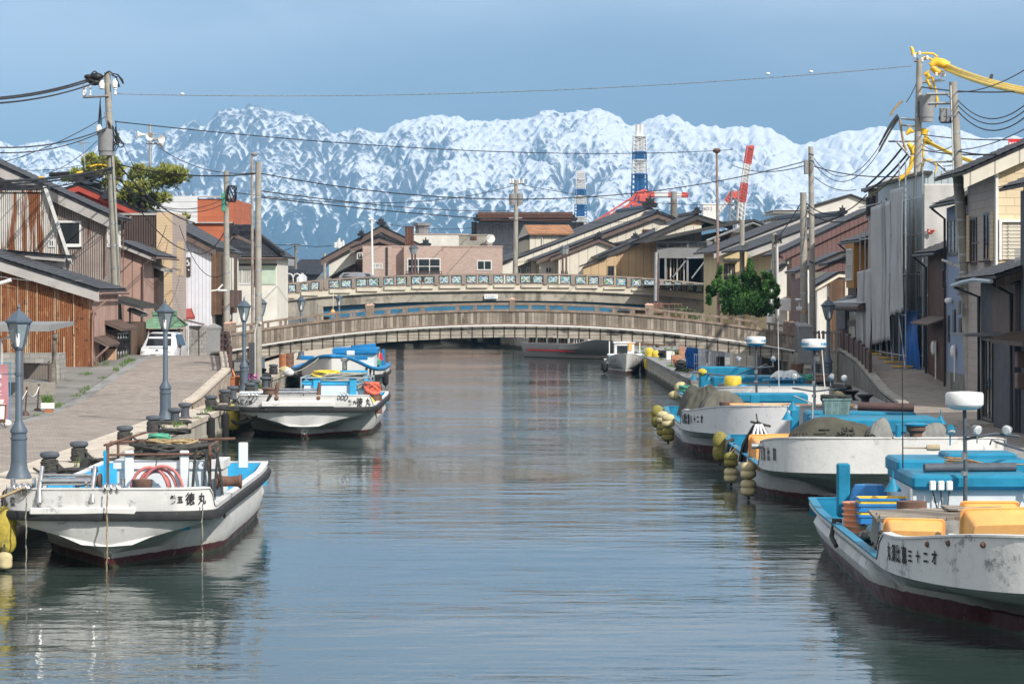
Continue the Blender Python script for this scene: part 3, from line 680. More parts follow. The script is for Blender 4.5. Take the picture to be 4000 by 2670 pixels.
def win(root,px0,px1,py0,py1,d,mat='glass',fr='frame',bars=1,hb=0,fw=.07,out=.05,sill=False,name='window'):
 """window on a wall that faces the camera, at depth d"""
 x0,x1=X(px0,d),X(px1,d);z0,z1=sorted((Z(py0,d),Z(py1,d)))
 g=MB();y0,y1=d-out,d+.03
 g.box((x0,y0,z0),(x0+fw,y1,z1)).box((x1-fw,y0,z0),(x1,y1,z1)).box((x0+fw,y0,z0),(x1-fw,y1,z0+fw)).box((x0+fw,y0,z1-fw),(x1-fw,y1,z1))
 for i in range(1,bars+1):
  x=lerp(x0,x1,i/(bars+1));g.box((x-fw*.35,y0+.008,z0+fw),(x+fw*.35,y1,z1-fw))
 for i in range(1,hb+1):
  z=lerp(z0,z1,i/(hb+1));g.box((x0+fw,y0+.012,z-fw*.3),(x1-fw,y1,z+fw*.3))
 if sill:g.box((x0-.06,y0-.08,z0-.06),(x1+.06,y1,z0-.002))
 o=part(g,name,M[fr],root);part(MB().box((x0+fw*.9,d-.012,z0+fw*.9),(x1-fw*.9,d+.02,z1-fw*.9)),'pane',M[mat],o);return o
def winx(root,x,s,ya,yb,z0,z1,mat='glass',fr='frame',bars=1,fw=.07,out=.05,hb=0,name='window'):
 """window on a wall that faces along s*X"""
 g=MB();a,b=x-.03*s,x+out*s;ya,yb=sorted((ya,yb))
 g.box((a,ya,z0),(b,ya+fw,z1)).box((a,yb-fw,z0),(b,yb,z1)).box((a,ya+fw,z0),(b,yb-fw,z0+fw)).box((a,ya+fw,z1-fw),(b,yb-fw,z1))
 for i in range(1,bars+1):
  y=lerp(ya,yb,i/(bars+1));g.box((a,y-fw*.35,z0+fw),(b-.008*s,y+fw*.35,z1-fw))
 for i in range(1,hb+1):
  z=lerp(z0,z1,i/(hb+1));g.box((a,ya+fw,z-fw*.3),(b-.012*s,yb-fw,z+fw*.3))
 o=part(g,name,M[fr],root);part(MB().box((x-.02*s,ya+fw*.9,z0+fw*.9),(x+.012*s,yb-fw*.9,z1-fw*.9)),'pane',M[mat],o);return o
def house(label,d0,d1,eL,rg,eR,wl,wr,wall,roof='tile',zb=.9,vg=.35,barge='barge',cat='house',name='house',metal=False,orn=0,ridge=True,q=4,bt=.22,sides=None,pitch=.3,row=.3):
 """house whose gable faces the camera; every pixel pair is measured at depth d0"""
 P=lambda t:(X(t[0],d0),Z(t[1],d0))
 L_,G,R_=P(eL),P(rg),P(eR)
 root=thing(name,label,cat,((X(wl,d0)+X(wr,d0))/2,(d0+d1)/2,1.1))
 x0,x1=X(wl,d0),X(wr,d0)
 def rz(x):
  pts=[p for p in(L_,G,R_)]
  for p,r in zip(pts,pts[1:]):
   if p[0]<=x<=r[0]and r[0]>p[0]:return lerp(p[1],r[1],(x-p[0])/(r[0]-p[0]))
  return pts[0][1]if x<pts[0][0]else pts[-1][1]
 off_=.2
 top=[(x1,rz(x1)-off_)]+([(G[0],G[1]-off_)]if x0<G[0]<x1 else[])+[(x0,rz(x0)-off_)]
 part(MB().prism([(x0,zb),(x1,zb)]+top,d0,d1),'wall',M[wall],root)
 g=MB();ya,yb=d0-vg,d1+vg
 fn=flatroof if metal else(lambda*a:tiles(*a,q=q,pitch=pitch,row=row))
 if G[0]-L_[0]>.1:fn(g,(L_[0],ya,L_[1]),(L_[0],yb,L_[1]),(G[0],yb,G[1]),(G[0],ya,G[1]))
 if R_[0]-G[0]>.1:fn(g,(R_[0],ya,R_[1]),(R_[0],yb,R_[1]),(G[0],yb,G[1]),(G[0],ya,G[1]))
 ro=part(g,'roof',M[roof],root)
 if ridge and not metal:part(ridgecap(MB(),(G[0],ya,G[1]+.03),(G[0],yb,G[1]+.03)),'ridge',M[roof],ro)
 if orn:part(onigawara((G[0],ya,G[1]+.2),orn),'ridge_ornament',M['tile'],ro)
 if barge:
  g=MB()
  for p,r in((L_,G),(G,R_)):
   if abs(r[0]-p[0])>.1:
    g.prism([(p[0],p[1]-.11-bt),(r[0],r[1]-.11-bt),(r[0],r[1]-.105),(p[0],p[1]-.105)],d0-vg+.04,d0-vg+.1)
    g.slab((p[0],d0-vg+.1,p[1]-.13),(r[0],d0-vg+.1,r[1]-.13),(r[0],d0-.0,r[1]-.13),(p[0],d0-.0,p[1]-.13),.04)
  part(g,'bargeboard',M[barge],root)
 return root
def shear(root,d0,k):
 oy=root.location.y
 for c in root.children_recursive:
  if c.type=='MESH':
   for v in c.data.vertices:v.co.x+=k*(v.co.y+oy-d0)
 return root
def boxhouse(label,d0,d1,px0,px1,pyt,wall,zb=.9,cat='building',name='building',par=.15,cap='barge'):
 x0,x1,zt=X(px0,d0),X(px1,d0),Z(pyt,d0)
 root=thing(name,label,cat,((x0+x1)/2,(d0+d1)/2,1.1))
 part(MB().box((x0,d0,zb),(x1,d1,zt-.12)),'wall',M[wall],root)
 if cap:part(MB().box((x0-.06,d0-.06,zt-.12),(x1+.06,d1,zt)),'roof',M[cap],root)
 return root
def lean(root,pts,mat='tile',name='canopy_roof',t=.08,metal=False,**k):
 g=MB();(flatroof(g,*pts)if metal else tiles(g,*pts,**k));return part(g,name,M[mat],root)
def pipe(root,pts,mat='gutterpipe',r=.05,name='downpipe'):return part(MB().tube(pts,r,6),name,M[mat],root,50)
h=house('rusty corrugated house with black tiled roof and pink side wall, nearest on its bank',131,139.5,(-700,1080),(-330,905),(392,1130),-660,358,'rustcorr',vg=.45,bt=.42)
part(MB().box((X(-660,131),130.9,.9),(X(360,131),131.0,Z(1463,131))),'plinth',M['conc_dark'],h)
g=MB()
for p in(5,70,145,215,288):g.box((X(p,131)-.016,130.96,Z(1305+(p*37%9),131)),(X(p,131)+.016,131.0,Z(1010+p*.34,131)))
part(g,'seam_strip',M['seamtan'],h)
g=MB()
for p in(250,290):g.box((X(p,131)-.02,130.965,Z(1460,131)),(X(p,131)+.02,130.998,Z(1315,131)))
part(g,'seam_strip',M['seamtan'],h)
xs_=X(358,131)
part(MB().box((xs_-.02,131.1,1.0),(xs_+.04,139.45,5.35)),'side_wall',M['pinkwall'],h)
part(MB().box((xs_-.02,135.2,1.0),(xs_+.5,139.4,2.9)),'porch_wall',M['peachwall'],h)
winx(h,xs_+.5,1,135.4,139.2,2.05,3.6,'glass','dframe',3)
part(MB().box((xs_+.02,135.2,2.9),(xs_+.5,139.4,3.75)),'window_box',M['darkwood'],h)
winx(h,xs_+.04,1,133.2,134.8,1.3,3.5,'glass','dframe',1,name='door')
g=MB()
for k in range(6):g.tube([V(xs_+.57,135.7+k*.6,3.05)+V(0,math.cos(a)*.22,math.sin(a)*.28)for a in[i*math.pi/4 for i in range(8)]],.022,4,closed=True)
part(g,'window_grille',M['black'],h)
lean(h,[(xs_+.85,134.9,3.8),(xs_+.85,139.8,3.8),(xs_,139.8,4.15),(xs_,134.9,4.15)],'bargebrown',metal=True)
lean(h,[(xs_+.7,131.2,3.15),(xs_+.7,135.0,3.15),(xs_,135.0,3.5),(xs_,131.2,3.5)],'bargebrown',metal=True)
pipe(h,[(xs_+.55,131.5,5.05),(xs_+.1,130.85,4.6),(xs_+.1,130.85,1.2)])
pipe(h,[(X(392,131)+.06,130.6,5.36),(X(392,131)+.06,140,5.36)],r=.07,name='gutter')
pipe(h,[(xs_+.7,131.2,3.08),(xs_+.2,131.0,2.6),(xs_+.2,131.0,1.1)])
h=house('small tiled lean-to roof wing tucked above the rusty corrugated house',140.2,143.2,(-400,960),(-390,945),(258,1000),-300,225,'rustwhite',vg=.3,ridge=False,bt=.15)
root=thing('house','white and rust streaked corrugated upper storey with a slanted white edge board','house',(X(80,144),147,1.1))
x0,x1,x2=X(-260,144),X(172,144),X(270,144)
part(MB().prism([(x0,.9),(x2,.9),(x2,Z(1030,144)),(x1,Z(735,144)),(x0,Z(735,144))],144,144.5),'wall',M['rustwhite'],root)
part(MB().prism([(x1-.02,Z(728,144)),(x1+.13,Z(728,144)),(x2+.17,Z(1032,144)),(x2+.05,Z(1032,144))],143.75,144.02),'bargeboard',M['frame'],root)
part(MB().box((x0,143.8,Z(737,144)),(x1+.2,144.6,Z(722,144))),'roof',M['tile'],root)
part(MB().box((x0,143.9,Z(750,144)),(x1,144.0,Z(738,144))),'fascia',M['rustwhite'],root)
win(root,188,213,935,965,144,bars=1)
h=house('tall faded corrugated house with long tiled roof and white framed window',151,157.5,(-1200,880),(-180,560),(447,848),-1150,405,'greycorr',vg=.5,bt=.5)
win(h,225,318,862,960,151,'glass','whitepaint',0,fw=.1,sill=True)
xs_=X(405,151)
part(MB().box((xs_-.02,151.05,.9),(xs_+.03,157.4,Z(852,151))),'side_wall',M['greycorr'],h)
winx(h,xs_+.03,1,152.0,154.4,Z(965,152),Z(868,152),'curtain','whitepaint',3)
winx(h,xs_+.03,1,155.6,157.0,Z(965,156),Z(878,156),'curtain','whitepaint',2)
pipe(h,[(xs_+.45,150.6,Z(852,151)),(xs_+.1,150.9,Z(872,151)),(xs_+.1,150.9,Z(1080,151))])
pipe(h,[(xs_+.5,157.9,Z(845,157)),(xs_+.12,157.6,Z(872,157)),(xs_+.12,157.6,3)])
h=house('red gabled house with dark tiles behind the long corrugated roof',183,193,(100,790),(310,718),(600,845),130,570,'redwall',vg=.5,barge='redroof',bt=.35,orn=1.0)
part(onigawara((X(420,182),182.3,Z(770,182)),1.1),'ridge_ornament',M['tile'],h)
part(MB().box((X(362,188),188,Z(790,188)),(X(395,188),189,Z(715,188))),'chimney',M['block'],h)
h=house('pink walled house with small tiled eave beside the green shrine roof',161,170.5,(380,940),(450,935),(612,1000),440,552,'pinkwall',vg=.4,ridge=False,bt=.2)
xs_=X(552,161)
part(MB().box((xs_-.02,161.05,.9),(xs_+.03,170.4,6.8)),'side_wall',M['pinkwall'],h)
part(MB().box((xs_+.03,166.4,3.9),(xs_+.32,168.6,6.6)),'shutter_box',M['darkwood'],h)
lean(h,[(xs_+.8,166,6.55),(xs_+.8,169.2,6.55),(xs_,169.2,6.85),(xs_,166,6.85)],'barge',metal=True)
pipe(h,[(X(612,161)+.05,160.5,Z(1000,161)-.1),(X(612,161)+.05,171,Z(1000,161)-.1)],r=.07,name='gutter')
pipe(h,[(X(605,161),160.6,Z(1005,161)),(xs_+.1,160.9,Z(1035,161)),(xs_+.1,160.9,1.4)])
for p in(0,):
 root=thing('porch','dark panelled porch with black canopy beside the pink walled house','porch',(X(470,142),142,1.4))
 a0,a1=X(449,141.5),X(505,141.5)
 part(MB().box((a0-.4,141.5,1.3),(a1,148,Z(1262,141.5))),'wall',M['brownwood'],root)
 lean(root,[(X(552,141.5),141,Z(1196,141.5)),(X(552,141.5),148.4,Z(1196,141.5)),(a0-.4,148.4,Z(1160,141.5)),(a0-.4,141,Z(1160,141.5))],'metalroof',metal=True)
 lean(root,[(X(556,146.5),146.2,Z(1228,146.5)),(X(556,146.5),149,Z(1228,146.5)),(a0,149,Z(1205,146.5)),(a0,146.2,Z(1205,146.5))],'barge',metal=True)
 pipe(root,[(a1+.05,141.4,Z(1200,141)),(a1+.05,141.4,1.6)],'blackpipe')
 win(root,468,498,1275,1380,141.5,'brownbox' if False else 'glass','dframe',2,name='door')
h=boxhouse('flat roofed block with dark brown corrugated wall and cream siding end',173,180,470,612,832,'browncorr',cap='barge')
part(MB().box((X(612,173),172.9,.9),(X(672,173),180.4,Z(830,173))),'stair_tower',M['creamsid'],h)
part(MB().box((X(585,173),172.6,.9),(X(612,173),172.99,Z(1085,173))),'stair_tower',M['creamsid'],h)
part(MB().box((X(672,173),173.1,.9),(X(672,173)+.04,180.2,Z(836,173))),'side_wall',M['pinksid'],h)
part(MB().box((X(672,173)+.04,175.2,Z(1075,175)),(X(672,173)+.06,178.6,Z(940,175))),'panel',M['creamsid'],h)
lean(h,[(X(612,173),172.2,Z(998,173)),(X(493,173),172.2,Z(960,173)),(X(493,173),173,Z(950,173)),(X(612,173),173,Z(990,173))],'rustwhite',metal=True)
h=house('white sided house with tiled roof and red fascia behind, small ornamental window',184,196,(560,850),(640,862),(845,968),690,825,'whitesid',vg=.45,barge='bargebrown',bt=.35,ridge=False)
part(MB().box((X(722,184),183.9,Z(1078,184)),(X(745,184),183.99,Z(1005,184))),'window',M['dframe'],h)
g=MB()
for k in range(9):g.ball((X(733.5,184)+random.uniform(-.1,.1),183.86,Z(1042,184)+random.uniform(-.4,.4)),.055,5,4)
part(g,'window_flower',M['whitepaint'],h)
xs_=X(825,184)
part(MB().box((xs_,184.0,4.0),(xs_+.5,195.9,Z(985,184))),'upper_wall',M['brownwood'],h)
part(MB().box((xs_,184.1,1.0),(xs_+.03,195.9,4.0)),'side_wall',M['whitewall'],h)
winx(h,xs_+.5,1,185,188.5,5.6,7.6,'glass','dframe',3);winx(h,xs_+.5,1,189.5,193.5,5.4,7.6,'whitewall','dframe',1)
g=MB().box((xs_+.5,185.2,4.4),(xs_+1.0,193.2,4.5)).box((xs_+.96,185.2,4.5),(xs_+1.0,193.2,5.45))
for k in range(14):g.box((xs_+1.0,185.3+k*.58,4.45),(xs_+1.03,185.7+k*.58,5.45))
part(g,'balcony',M['bench']if False else M['brownpanel'],h)
part(MB().box((xs_+.5,186,2.6),(xs_+.56,192,4.1)),'sign_board',M['darkwood'],h)
for k in range(3):part(MB().box((xs_+.56,187+.2*k,2.75+k*.45),(xs_+.6,190.5,3.05+k*.45)),'sign_plate',M['ceramic'],h)
lean(h,[(X(770,183),181.6,Z(1238,183)),(X(705,183),181.6,Z(1238,183)),(X(690,183),184,Z(1205,183)),(X(740,183),184,Z(1205,183))],'redroof',metal=True)
h=house('house with bright red barge boards below the brick building',200,212,(600,820),(650,850),(890,985),700,868,'whitewall',vg=.4,barge='redroof',bt=.7,ridge=False)
pipe(h,[(X(905,200),199,Z(1000,200)),(X(905,200),206,Z(1000,200))],'blackpipe',.08)
xs_=X(868,200);winx(h,xs_,1,201.5,205,2.0,4.0,'curtain','frame',2);winx(h,xs_,1,206,210,4.6,6.4,'curtain','frame',2)
h=boxhouse('tall building of white ribbed panels and orange red brick on the left skyline',232,250,560,912,770,'brickred',cap=None)
part(MB().box((X(560,232),231.7,Z(872,232)),(X(772,232),231.98,Z(766,232))),'ribbed_panel',M['whiteband'],h)
part(MB().box((X(772,232),231.8,Z(772,232)),(X(912,232),231.99,Z(766,232))),'cornice',M['barge'],h)
part(MB().box((X(700,232),231.75,Z(872,232)),(X(912,232),231.97,Z(867,232))),'cornice',M['barge'],h)
g=MB()
for k in range(6):g.tube([(X(610+k*28,232),232.5,Z(767,232)),(X(610+k*28,232),232.5,Z(752,232)),(X(617+k*28,232),232.5,Z(752,232))],.035,4)
part(g,'vent_pipe',M['steel'],h)
part(MB().prism([(X(912,236),Z(1000,236)),(X(985,236),Z(1000,236)),(X(912,236),Z(880,236))],236,248),'wing',M['brickred'],h)
root=thing('house','hip roofed house with pale mint and white walls behind the concrete pole','house',(X(985,222),228,1.1));D0=222
part(MB().box((X(898,D0),D0,.9),(X(1082,D0),D0+11,Z(1005,D0))),'wall',M['whitewall'],root)
part(MB().box((X(1008,D0),D0-.06,Z(1110,D0)),(X(1078,D0),D0-.002,Z(1036,D0))),'wall_panel',M['mintwall'],root)
eL,eR=X(880,D0),X(1108,D0);ze=Z(1003,D0);rzz=Z(905,D0+5)
g=MB();tiles(g,(eL,D0-.8,ze),(eR,D0-.8,ze),(X(985,D0+5),D0+5,rzz),(X(900,D0+5),D0+5,rzz));tiles(g,(eR,D0-.8,ze),(eR,D0+12,ze),(X(985,D0+5),D0+8,rzz),(X(985,D0+5),D0+5,rzz));tiles(g,(eL,D0-.8,ze),(eL,D0+12,ze),(X(900,D0+5),D0+8,rzz),(X(900,D0+5),D0+5,rzz))
ro=part(g,'roof',M['tile'],root)
g=MB();ridgecap(g,(eR,D0-.8,ze+.1),(X(985,D0+5),D0+5,rzz));ridgecap(g,(X(895,D0+5),D0+5,rzz),(X(985,D0+5),D0+5,rzz),.5)
part(g,'ridge',M['tile'],ro)
part(MB().prism([(X(890,D0),Z(955,D0)),(X(910,D0),Z(915,D0)),(X(915,D0),Z(912,D0)),(X(1005,D0),Z(955,D0)),(X(1005,D0),Z(962,D0)),(X(915,D0),Z(925,D0))],D0-.3,D0+.6),'bargeboard',M['bargebrown'],ro)
part(onigawara((X(913,D0),D0-.3,Z(908,D0)),1.3),'ridge_ornament',M['tile'],ro)
win(root,905,985,1042,1112,D0,'curtain','frame',1,fw=.12);part(MB().box((X(898,D0),D0-.05,Z(1038,D0)),(X(1082,D0),D0-.002,Z(1030,D0))).box((X(990,D0),D0-.05,Z(1120,D0)),(X(998,D0),D0-.002,Z(1010,D0))),'timber',M['darkwood'],root)
pipe(root,[(eL,D0-.85,ze-.12),(eR,D0-.85,ze-.12)],'bargebrown',.08,'gutter')
root=thing('house','small blue tiled house with white gable and arched lamp in front','house',(X(1130,330),335,1.1))
part(MB().box((X(1080,330),330,.9),(X(1180,330),338,Z(1088,330))),'wall',M['whitewall'],root)
lean(root,[(X(1072,330),329,Z(1086,330)),(X(1185,330),329,Z(1086,330)),(X(1190,330),335,Z(1050,330)),(X(1080,330),335,Z(1050,330))],'tileblue','roof',q=2)
part(MB().prism([(X(1163,329),Z(1110,329)),(X(1200,329),Z(1110,329)),(X(1200,329),Z(1082,329)),(X(1183,329),Z(1066,329)),(X(1163,329),Z(1085,329))],327.5,328.8),'gable',M['whitesid'],root)
root=thing('house','wide blue tiled house behind the small white gable','house',(X(1200,352),360,1.1))
part(MB().box((X(1130,352),352,.9),(X(1262,352),364,Z(1072,352))),'wall',M['greywall'],root)
lean(root,[(X(1120,352),351,Z(1072,352)),(X(1250,352),351,Z(1072,352)),(X(1285,352),359,Z(1010,352)),(X(1160,352),359,Z(1010,352))],'tileblue','roof',q=2)
root=thing('house','low grey blue roofed shed at the foot of the hills in the roof gap','shed',(X(1110,380),386,1.1))
part(MB().box((X(1080,380),380,.9),(X(1145,380),390,Z(1035,380))),'wall',M['whitesid'],root)
lean(root,[(X(1076,380),379,Z(1036,380)),(X(1150,380),379,Z(1036,380)),(X(1156,380),385,Z(1008,380)),(X(1080,380),385,Z(1008,380))],'greywall','roof',metal=True)
h=house('big gabled house with white plaster wall and carved verge boards',318,334,(1255,1012),(1490,882),(1665,965),1285,1640,'whitewall',vg=.8,barge='bargebrown',bt=.55,orn=1.3,q=2)
part(onigawara((X(1412,317),316.8,Z(918,317)),1.1),'ridge_ornament',M['tile'],h)
h=house('brown sided gable wing with a small window in front of the white gable',309,317,(1368,968),(1482,926),(1590,962),1388,1572,'brownpanel',vg=.5,barge='bargebrown',bt=.4,q=2)
win(h,1394,1418,985,1013,309,'glass','frame',1,fw=.12)
lean(h,[(X(1290,309),307,Z(1082,309)),(X(1290,309),311,Z(1082,309)),(X(1392,309),311,Z(1030,309)),(X(1392,309),307,Z(1030,309))],'tile',q=2)
part(MB().prism([(X(1290,309),Z(1110,309)),(X(1392,309),Z(1110,309)),(X(1392,309),Z(1035,309)),(X(1300,309),Z(1084,309))],307.5,311),'wing_wall',M['brownpanel'],h)
h=boxhouse('flat roofed building clad in pinkish beige bricks with wide dark windows',298,308,1418,1962,960,'brickpink',cap='brickpink')
part(MB().box((X(1418,298),297.3,.9),(X(1532,298),297.99,Z(961,298))),'bay',M['brickpink'],h)
part(MB().box((X(1579,298),297.0,.9),(X(1724,298),297.99,Z(961,298))),'bay',M['brickpink'],h)
win(h,1590,1722,1008,1072,297.0,'glass','frame',2,1,.12);win(h,1452,1495,1028,1050,297.3,'curtain','frame',2,0,.1);win(h,1862,1922,1016,1056,298,'glass','frame',1,0,.12)
g=MB().box((X(1585,297),296.2,Z(1072,297)),(X(1727,297),296.9,Z(1068,297)))
for k in range(22):g.box((X(1586+k*6.6,297),296.2,Z(1072,297)),(X(1587.4+k*6.6,297),296.24,Z(1061,297)))
part(g.box((X(1585,297),296.18,Z(1062,297)),(X(1727,297),296.26,Z(1059,297))),'balcony',M['brownmetal'],h)
pipe(h,[(X(1511,297),297.2,Z(965,297)),(X(1511,297),297.2,2)],'blackpipe',.09)
part(MB().box((X(1582,300),300,Z(960,300)),(X(1615,300),301.2,Z(883,300))),'chimney',M['rustbrown'],h)
h=boxhouse('pale grey flat roofed warehouse behind the brick clad building',345,372,1612,1830,912,'whitewall',cap='brickpink')
part(MB().lathe([(.8,0),(.8,.9),(1.1,1.0),(1.1,1.3)],(X(1648,350),350,Z(912,345)),8),'roof_vent',M['greywall'],h)
part(onigawara((X(1662,342),343,Z(958,343)),1.6),'ridge_ornament',M['tile'],h)
h=boxhouse('stained concrete roof room with a rusty vent and satellite dish',312,322,1792,1922,915,'conc',cap='conc')
part(MB().box((X(1838,312),311.9,Z(936,312)),(X(1862,312),311.99,Z(923,312))),'vent',M['rustbrown'],h)
part(MB().lathe([(.02,.1),(.3,.05),(.45,-.1),(.46,-.1)],(X(1917,311),311.2,Z(932,311)),12,'Y'),'dish',M['ceramic'],h)
root=thing('temple','temple with huge black tiled roof and long decorated ridge','temple',(X(2050,372),385,1.1))
part(MB().box((X(1880,372),373,.9),(X(2230,372),395,Z(1000,372))),'wall',M['darkwood'],root)
g=MB();tiles(g,(X(1842,372),371,Z(1010,372)),(X(2280,372),371,Z(1010,372)),(X(2262,372),384,Z(862,372)),(X(1848,372),384,Z(862,372)),q=3,pitch=.42,row=.5,amp=.07)
ro=part(g,'roof',M['tile'],root)
part(MB().box((X(1866,372),383.6,Z(868,372)),(X(2242,372),385,Z(842,372))),'ridge',M['tile'],ro)
g=MB();ridgecap(g,(X(1862,372),384,Z(843,372)),(X(2244,372),384,Z(843,372)),.5,.6);g.tube([(X(1870,372),383.5,Z(852,372)),(X(2238,372),383.5,Z(852,372))],.14,6)
part(g,'ridge_tiles',M['rustbrown'],ro)
for p in(1866,2242):part(onigawara((X(p,372),384,Z(850,372)),1.8),'ridge_ornament',M['tile'],ro)
for a,b in((1842,1862),(2240,2280)):part(MB().grid(lambda u,v:V(X(lerp(a,b,u),371),370.6+.4*math.sin(u*3),Z(lerp(868,1010,v),371)+.12*math.sin(v*90)),6,80),'verge',M['tile'],ro)
root=thing('house','small house with orange shingle roof and pale green wall','house',(X(2140,330),334,1.1));D0=330
part(MB().box((X(2069,D0),D0,.9),(X(2228,D0),D0+7,Z(917,D0))),'wall',M['creamwall'],root)
part(MB().prism([(X(2026,D0),.9),(X(2069,D0),.9),(X(2069,D0),Z(912,D0)),(X(2047,D0),Z(880,D0)),(X(2026,D0),Z(925,D0))],D0+.1,D0+7),'gable_wall',M['oliveside'],root)
ro=lean(root,[(X(2067,D0),D0-.5,Z(914,D0)),(X(2246,D0),D0-.5,Z(914,D0)),(X(2226,D0),D0+3.4,Z(876,D0)),(X(2047,D0),D0+3.4,Z(876,D0))],'tileorange','roof',metal=False,q=2,amp=.01)
part(MB().slab((X(2066,D0),D0-.6,Z(912,D0)),(X(2047,D0),D0+3.4,Z(873,D0)),(X(2022,D0),D0+3.4,Z(925,D0)),(X(2022,D0),D0-.6,Z(930,D0)),.1),'verge',M['greywall'],ro)
pipe(root,[(X(2118,D0),D0-.1,Z(920,D0)),(X(2118,D0),D0-.1,Z(965,D0))],'frame',.06)
h=house('long cream house with steep black roof and ridge ornament, tallest of the centre roofs',322,342,(1998,1016),(2535,812),(2690,872),2075,2640,'creamwall',vg=.6,barge='creamwall',bt=.75,orn=2.0,q=2);shear(h,322,-.13)
part(MB().box((X(2008,322),322.2,.9),(X(2075,322),330,Z(1012,322))),'wing_wall',M['greywall'],h)  # left wall of the cream house, its shade painted in as grey
win(h,2014,2034,1046,1068,322.2,'glass','frame',1,0,.08);win(h,2056,2071,1044,1066,322.2,'glass','frame',1,0,.08)
lean(h,[(X(1905,320),318,Z(1050,320)),(X(1905,320),322,Z(1050,320)),(X(2005,320),322,Z(1008,320)),(X(2005,320),318,Z(1008,320))],'tile',q=2)
part(MB().prism([(X(1915,320),1),(X(2007,320),1),(X(2007,320),Z(1016,320)),(X(1915,320),Z(1052,320))],318.4,322),'wing_wall',M['whitewall'],h)
pipe(h,[(X(2000,322),321,Z(1014,322)),(X(2000,322),328,Z(1014,322))],'blackpipe',.09,'gutter')
h=house('cream house with brown verge boards and a small attic window',312,321,(2094,1012),(2566,832),(2655,864),2150,2600,'creamwall',vg=.6,barge='bargebrown',bt=.4,q=2);shear(h,312,-.09)
part(MB().box((X(2108,312),312.2,.9),(X(2150,312),319,Z(1010,312))),'wing_wall',M['whitewall'],h)
win(h,2130,2156,1042,1066,311.9,'glass','frame',1,0,.08)
part(MB().box((X(2510,312),311.9,Z(912,312)),(X(2552,312),311.99,Z(896,312))),'attic_window',M['rustbrown'],h)
part(MB().box((X(2473,312),311.6,Z(884,312)),(X(2479,312),311.95,Z(877,312))),'lamp',M['platewhite'],h)
h=house('low cream gable with tiled verge in front of the taller cream house',306,311.4,(2150,1005),(2340,930),(2416,958),2182,2408,'creamwall',vg=.4,barge='bargebrown',bt=.3,orn=1.0,q=2)
h=house('tan sided house with stepped tiled roofs next to the grey open hall',300,312,(2335,1002),(2720,838),(2860,880),2405,2740,'tanwall',vg=.5,barge='metalroof',bt=.4,orn=1.2,q=2);shear(h,300,-.08)
part(MB().box((X(2560,300),299.9,Z(960,300)),(X(2740,300),299.99,Z(880,300))),'upper_wall',M['creamwall'],h)
lean(h,[(X(2262,299),296.5,Z(1040,299)),(X(2262,299),300,Z(1040,299)),(X(2372,299),300,Z(1000,299)),(X(2372,299),296.5,Z(1000,299))],'tile',q=2)
part(MB().prism([(X(2275,299),.9),(X(2404,299),.9),(X(2404,299),Z(1000,299)),(X(2372,299),Z(1008,299)),(X(2275,299),Z(1044,299))],297,300),'wing_wall',M['tanwall'],h)
win(h,2374,2399,1038,1078,297,'glass','dframe',1,0,.1)
part(onigawara((X(2482,299),299.3,Z(928,299)),1.1),'ridge_ornament',M['tile'],h)
root=thing('hall','grey concrete hall with open bays, diagonal struts and dark metal roof','building',(X(2690,296),303,1.1));D0=296
part(MB().prism([(X(2566,D0),.9),(X(2985,D0),.9),(X(2985,D0),Z(896,D0)),(X(2942,D0),Z(876,D0)),(X(2566,D0),Z(952,D0))],D0+4,D0+12),'back_wall',M['greywall'],root)
part(MB().box((X(2566,D0),D0,Z(1008,D0)),(X(2790,D0),D0+4,Z(968,D0))).box((X(2566,D0),D0+.1,Z(968,D0)),(X(2790,D0),D0+4,Z(942,D0))),'beam',M['greywall'],root)
for p,q in((2566,2576),(2596,2604),(2682,2690),(2754,2764),(2782,2792)):part(MB().box((X(p,D0),D0+.05,.9),(X(q,D0),D0+.5,Z(1008,D0))),'column',M['greywall'],root)
win(root,2610,2685,948,968,D0+.1,'glass','dframe',2,0,.1);win(root,2690,2762,944,966,D0+.1,'glass','dframe',1,0,.1);win(root,2568,2606,950,970,D0+.1,'glass','dframe',0,0,.1)
for k in range(6):
 p=2606+k*13;part(MB().box((X(p,D0),D0+1.0,.9),(X(p+5,D0),D0+1.2,Z(1008,D0))),'louver',M['creamwall' if k%2 else 'brownwood'],root)
for(p,q,r,t)in((2628,1082,2678,1018),(2702,1086,2756,1016),(2682,1008,2760,1006),(2756,1006,2757,1090)):
 part(MB().tube([W(p,q,D0-.1),W(r,t,D0-.1)],.07,5),'strut',M['galv'],root)
ro=lean(root,[(X(2515,D0),D0-1.2,Z(946,D0)),(X(2515,D0)-3,D0+13,Z(946,D0)),(X(2942,D0)-3,D0+13,Z(858,D0)),(X(2942,D0),D0-1.2,Z(858,D0))],'metalroof','roof',metal=True)
lean(root,[(X(2942,D0),D0-1.2,Z(858,D0)),(X(2942,D0),D0+13,Z(858,D0)),(X(3010,D0),D0+13,Z(888,D0)),(X(3010,D0),D0-1.2,Z(888,D0))],'metalroof','roof',metal=True)
part(MB().tube([W(2760,940,D0-1),W(2940,870,D0-1),W(3000,892,D0-1)],.12,5),'truss',M['galv'],root)
part(MB().box((X(2800,D0),D0+3.9,.9),(X(2980,D0),D0+3.99,Z(905,D0))),'bay_shade',M['darkwood'],root)  # dark sheet stands in for the shade inside the open bay
part(MB().box((X(2790,D0),D0-.1,.9),(X(2812,D0),D0+4,Z(930,D0))),'end_wall',M['conc'],root)
g=MB()
for k in range(40):g.box((X(2480+k*8,294),294,4.9),(X(2480.8+k*8,294),294.04,5.9))
part(g.box((X(2480,294),265.98,5.85),(X(2800,294),294.06,5.93)),'railing',M['galv'],root)
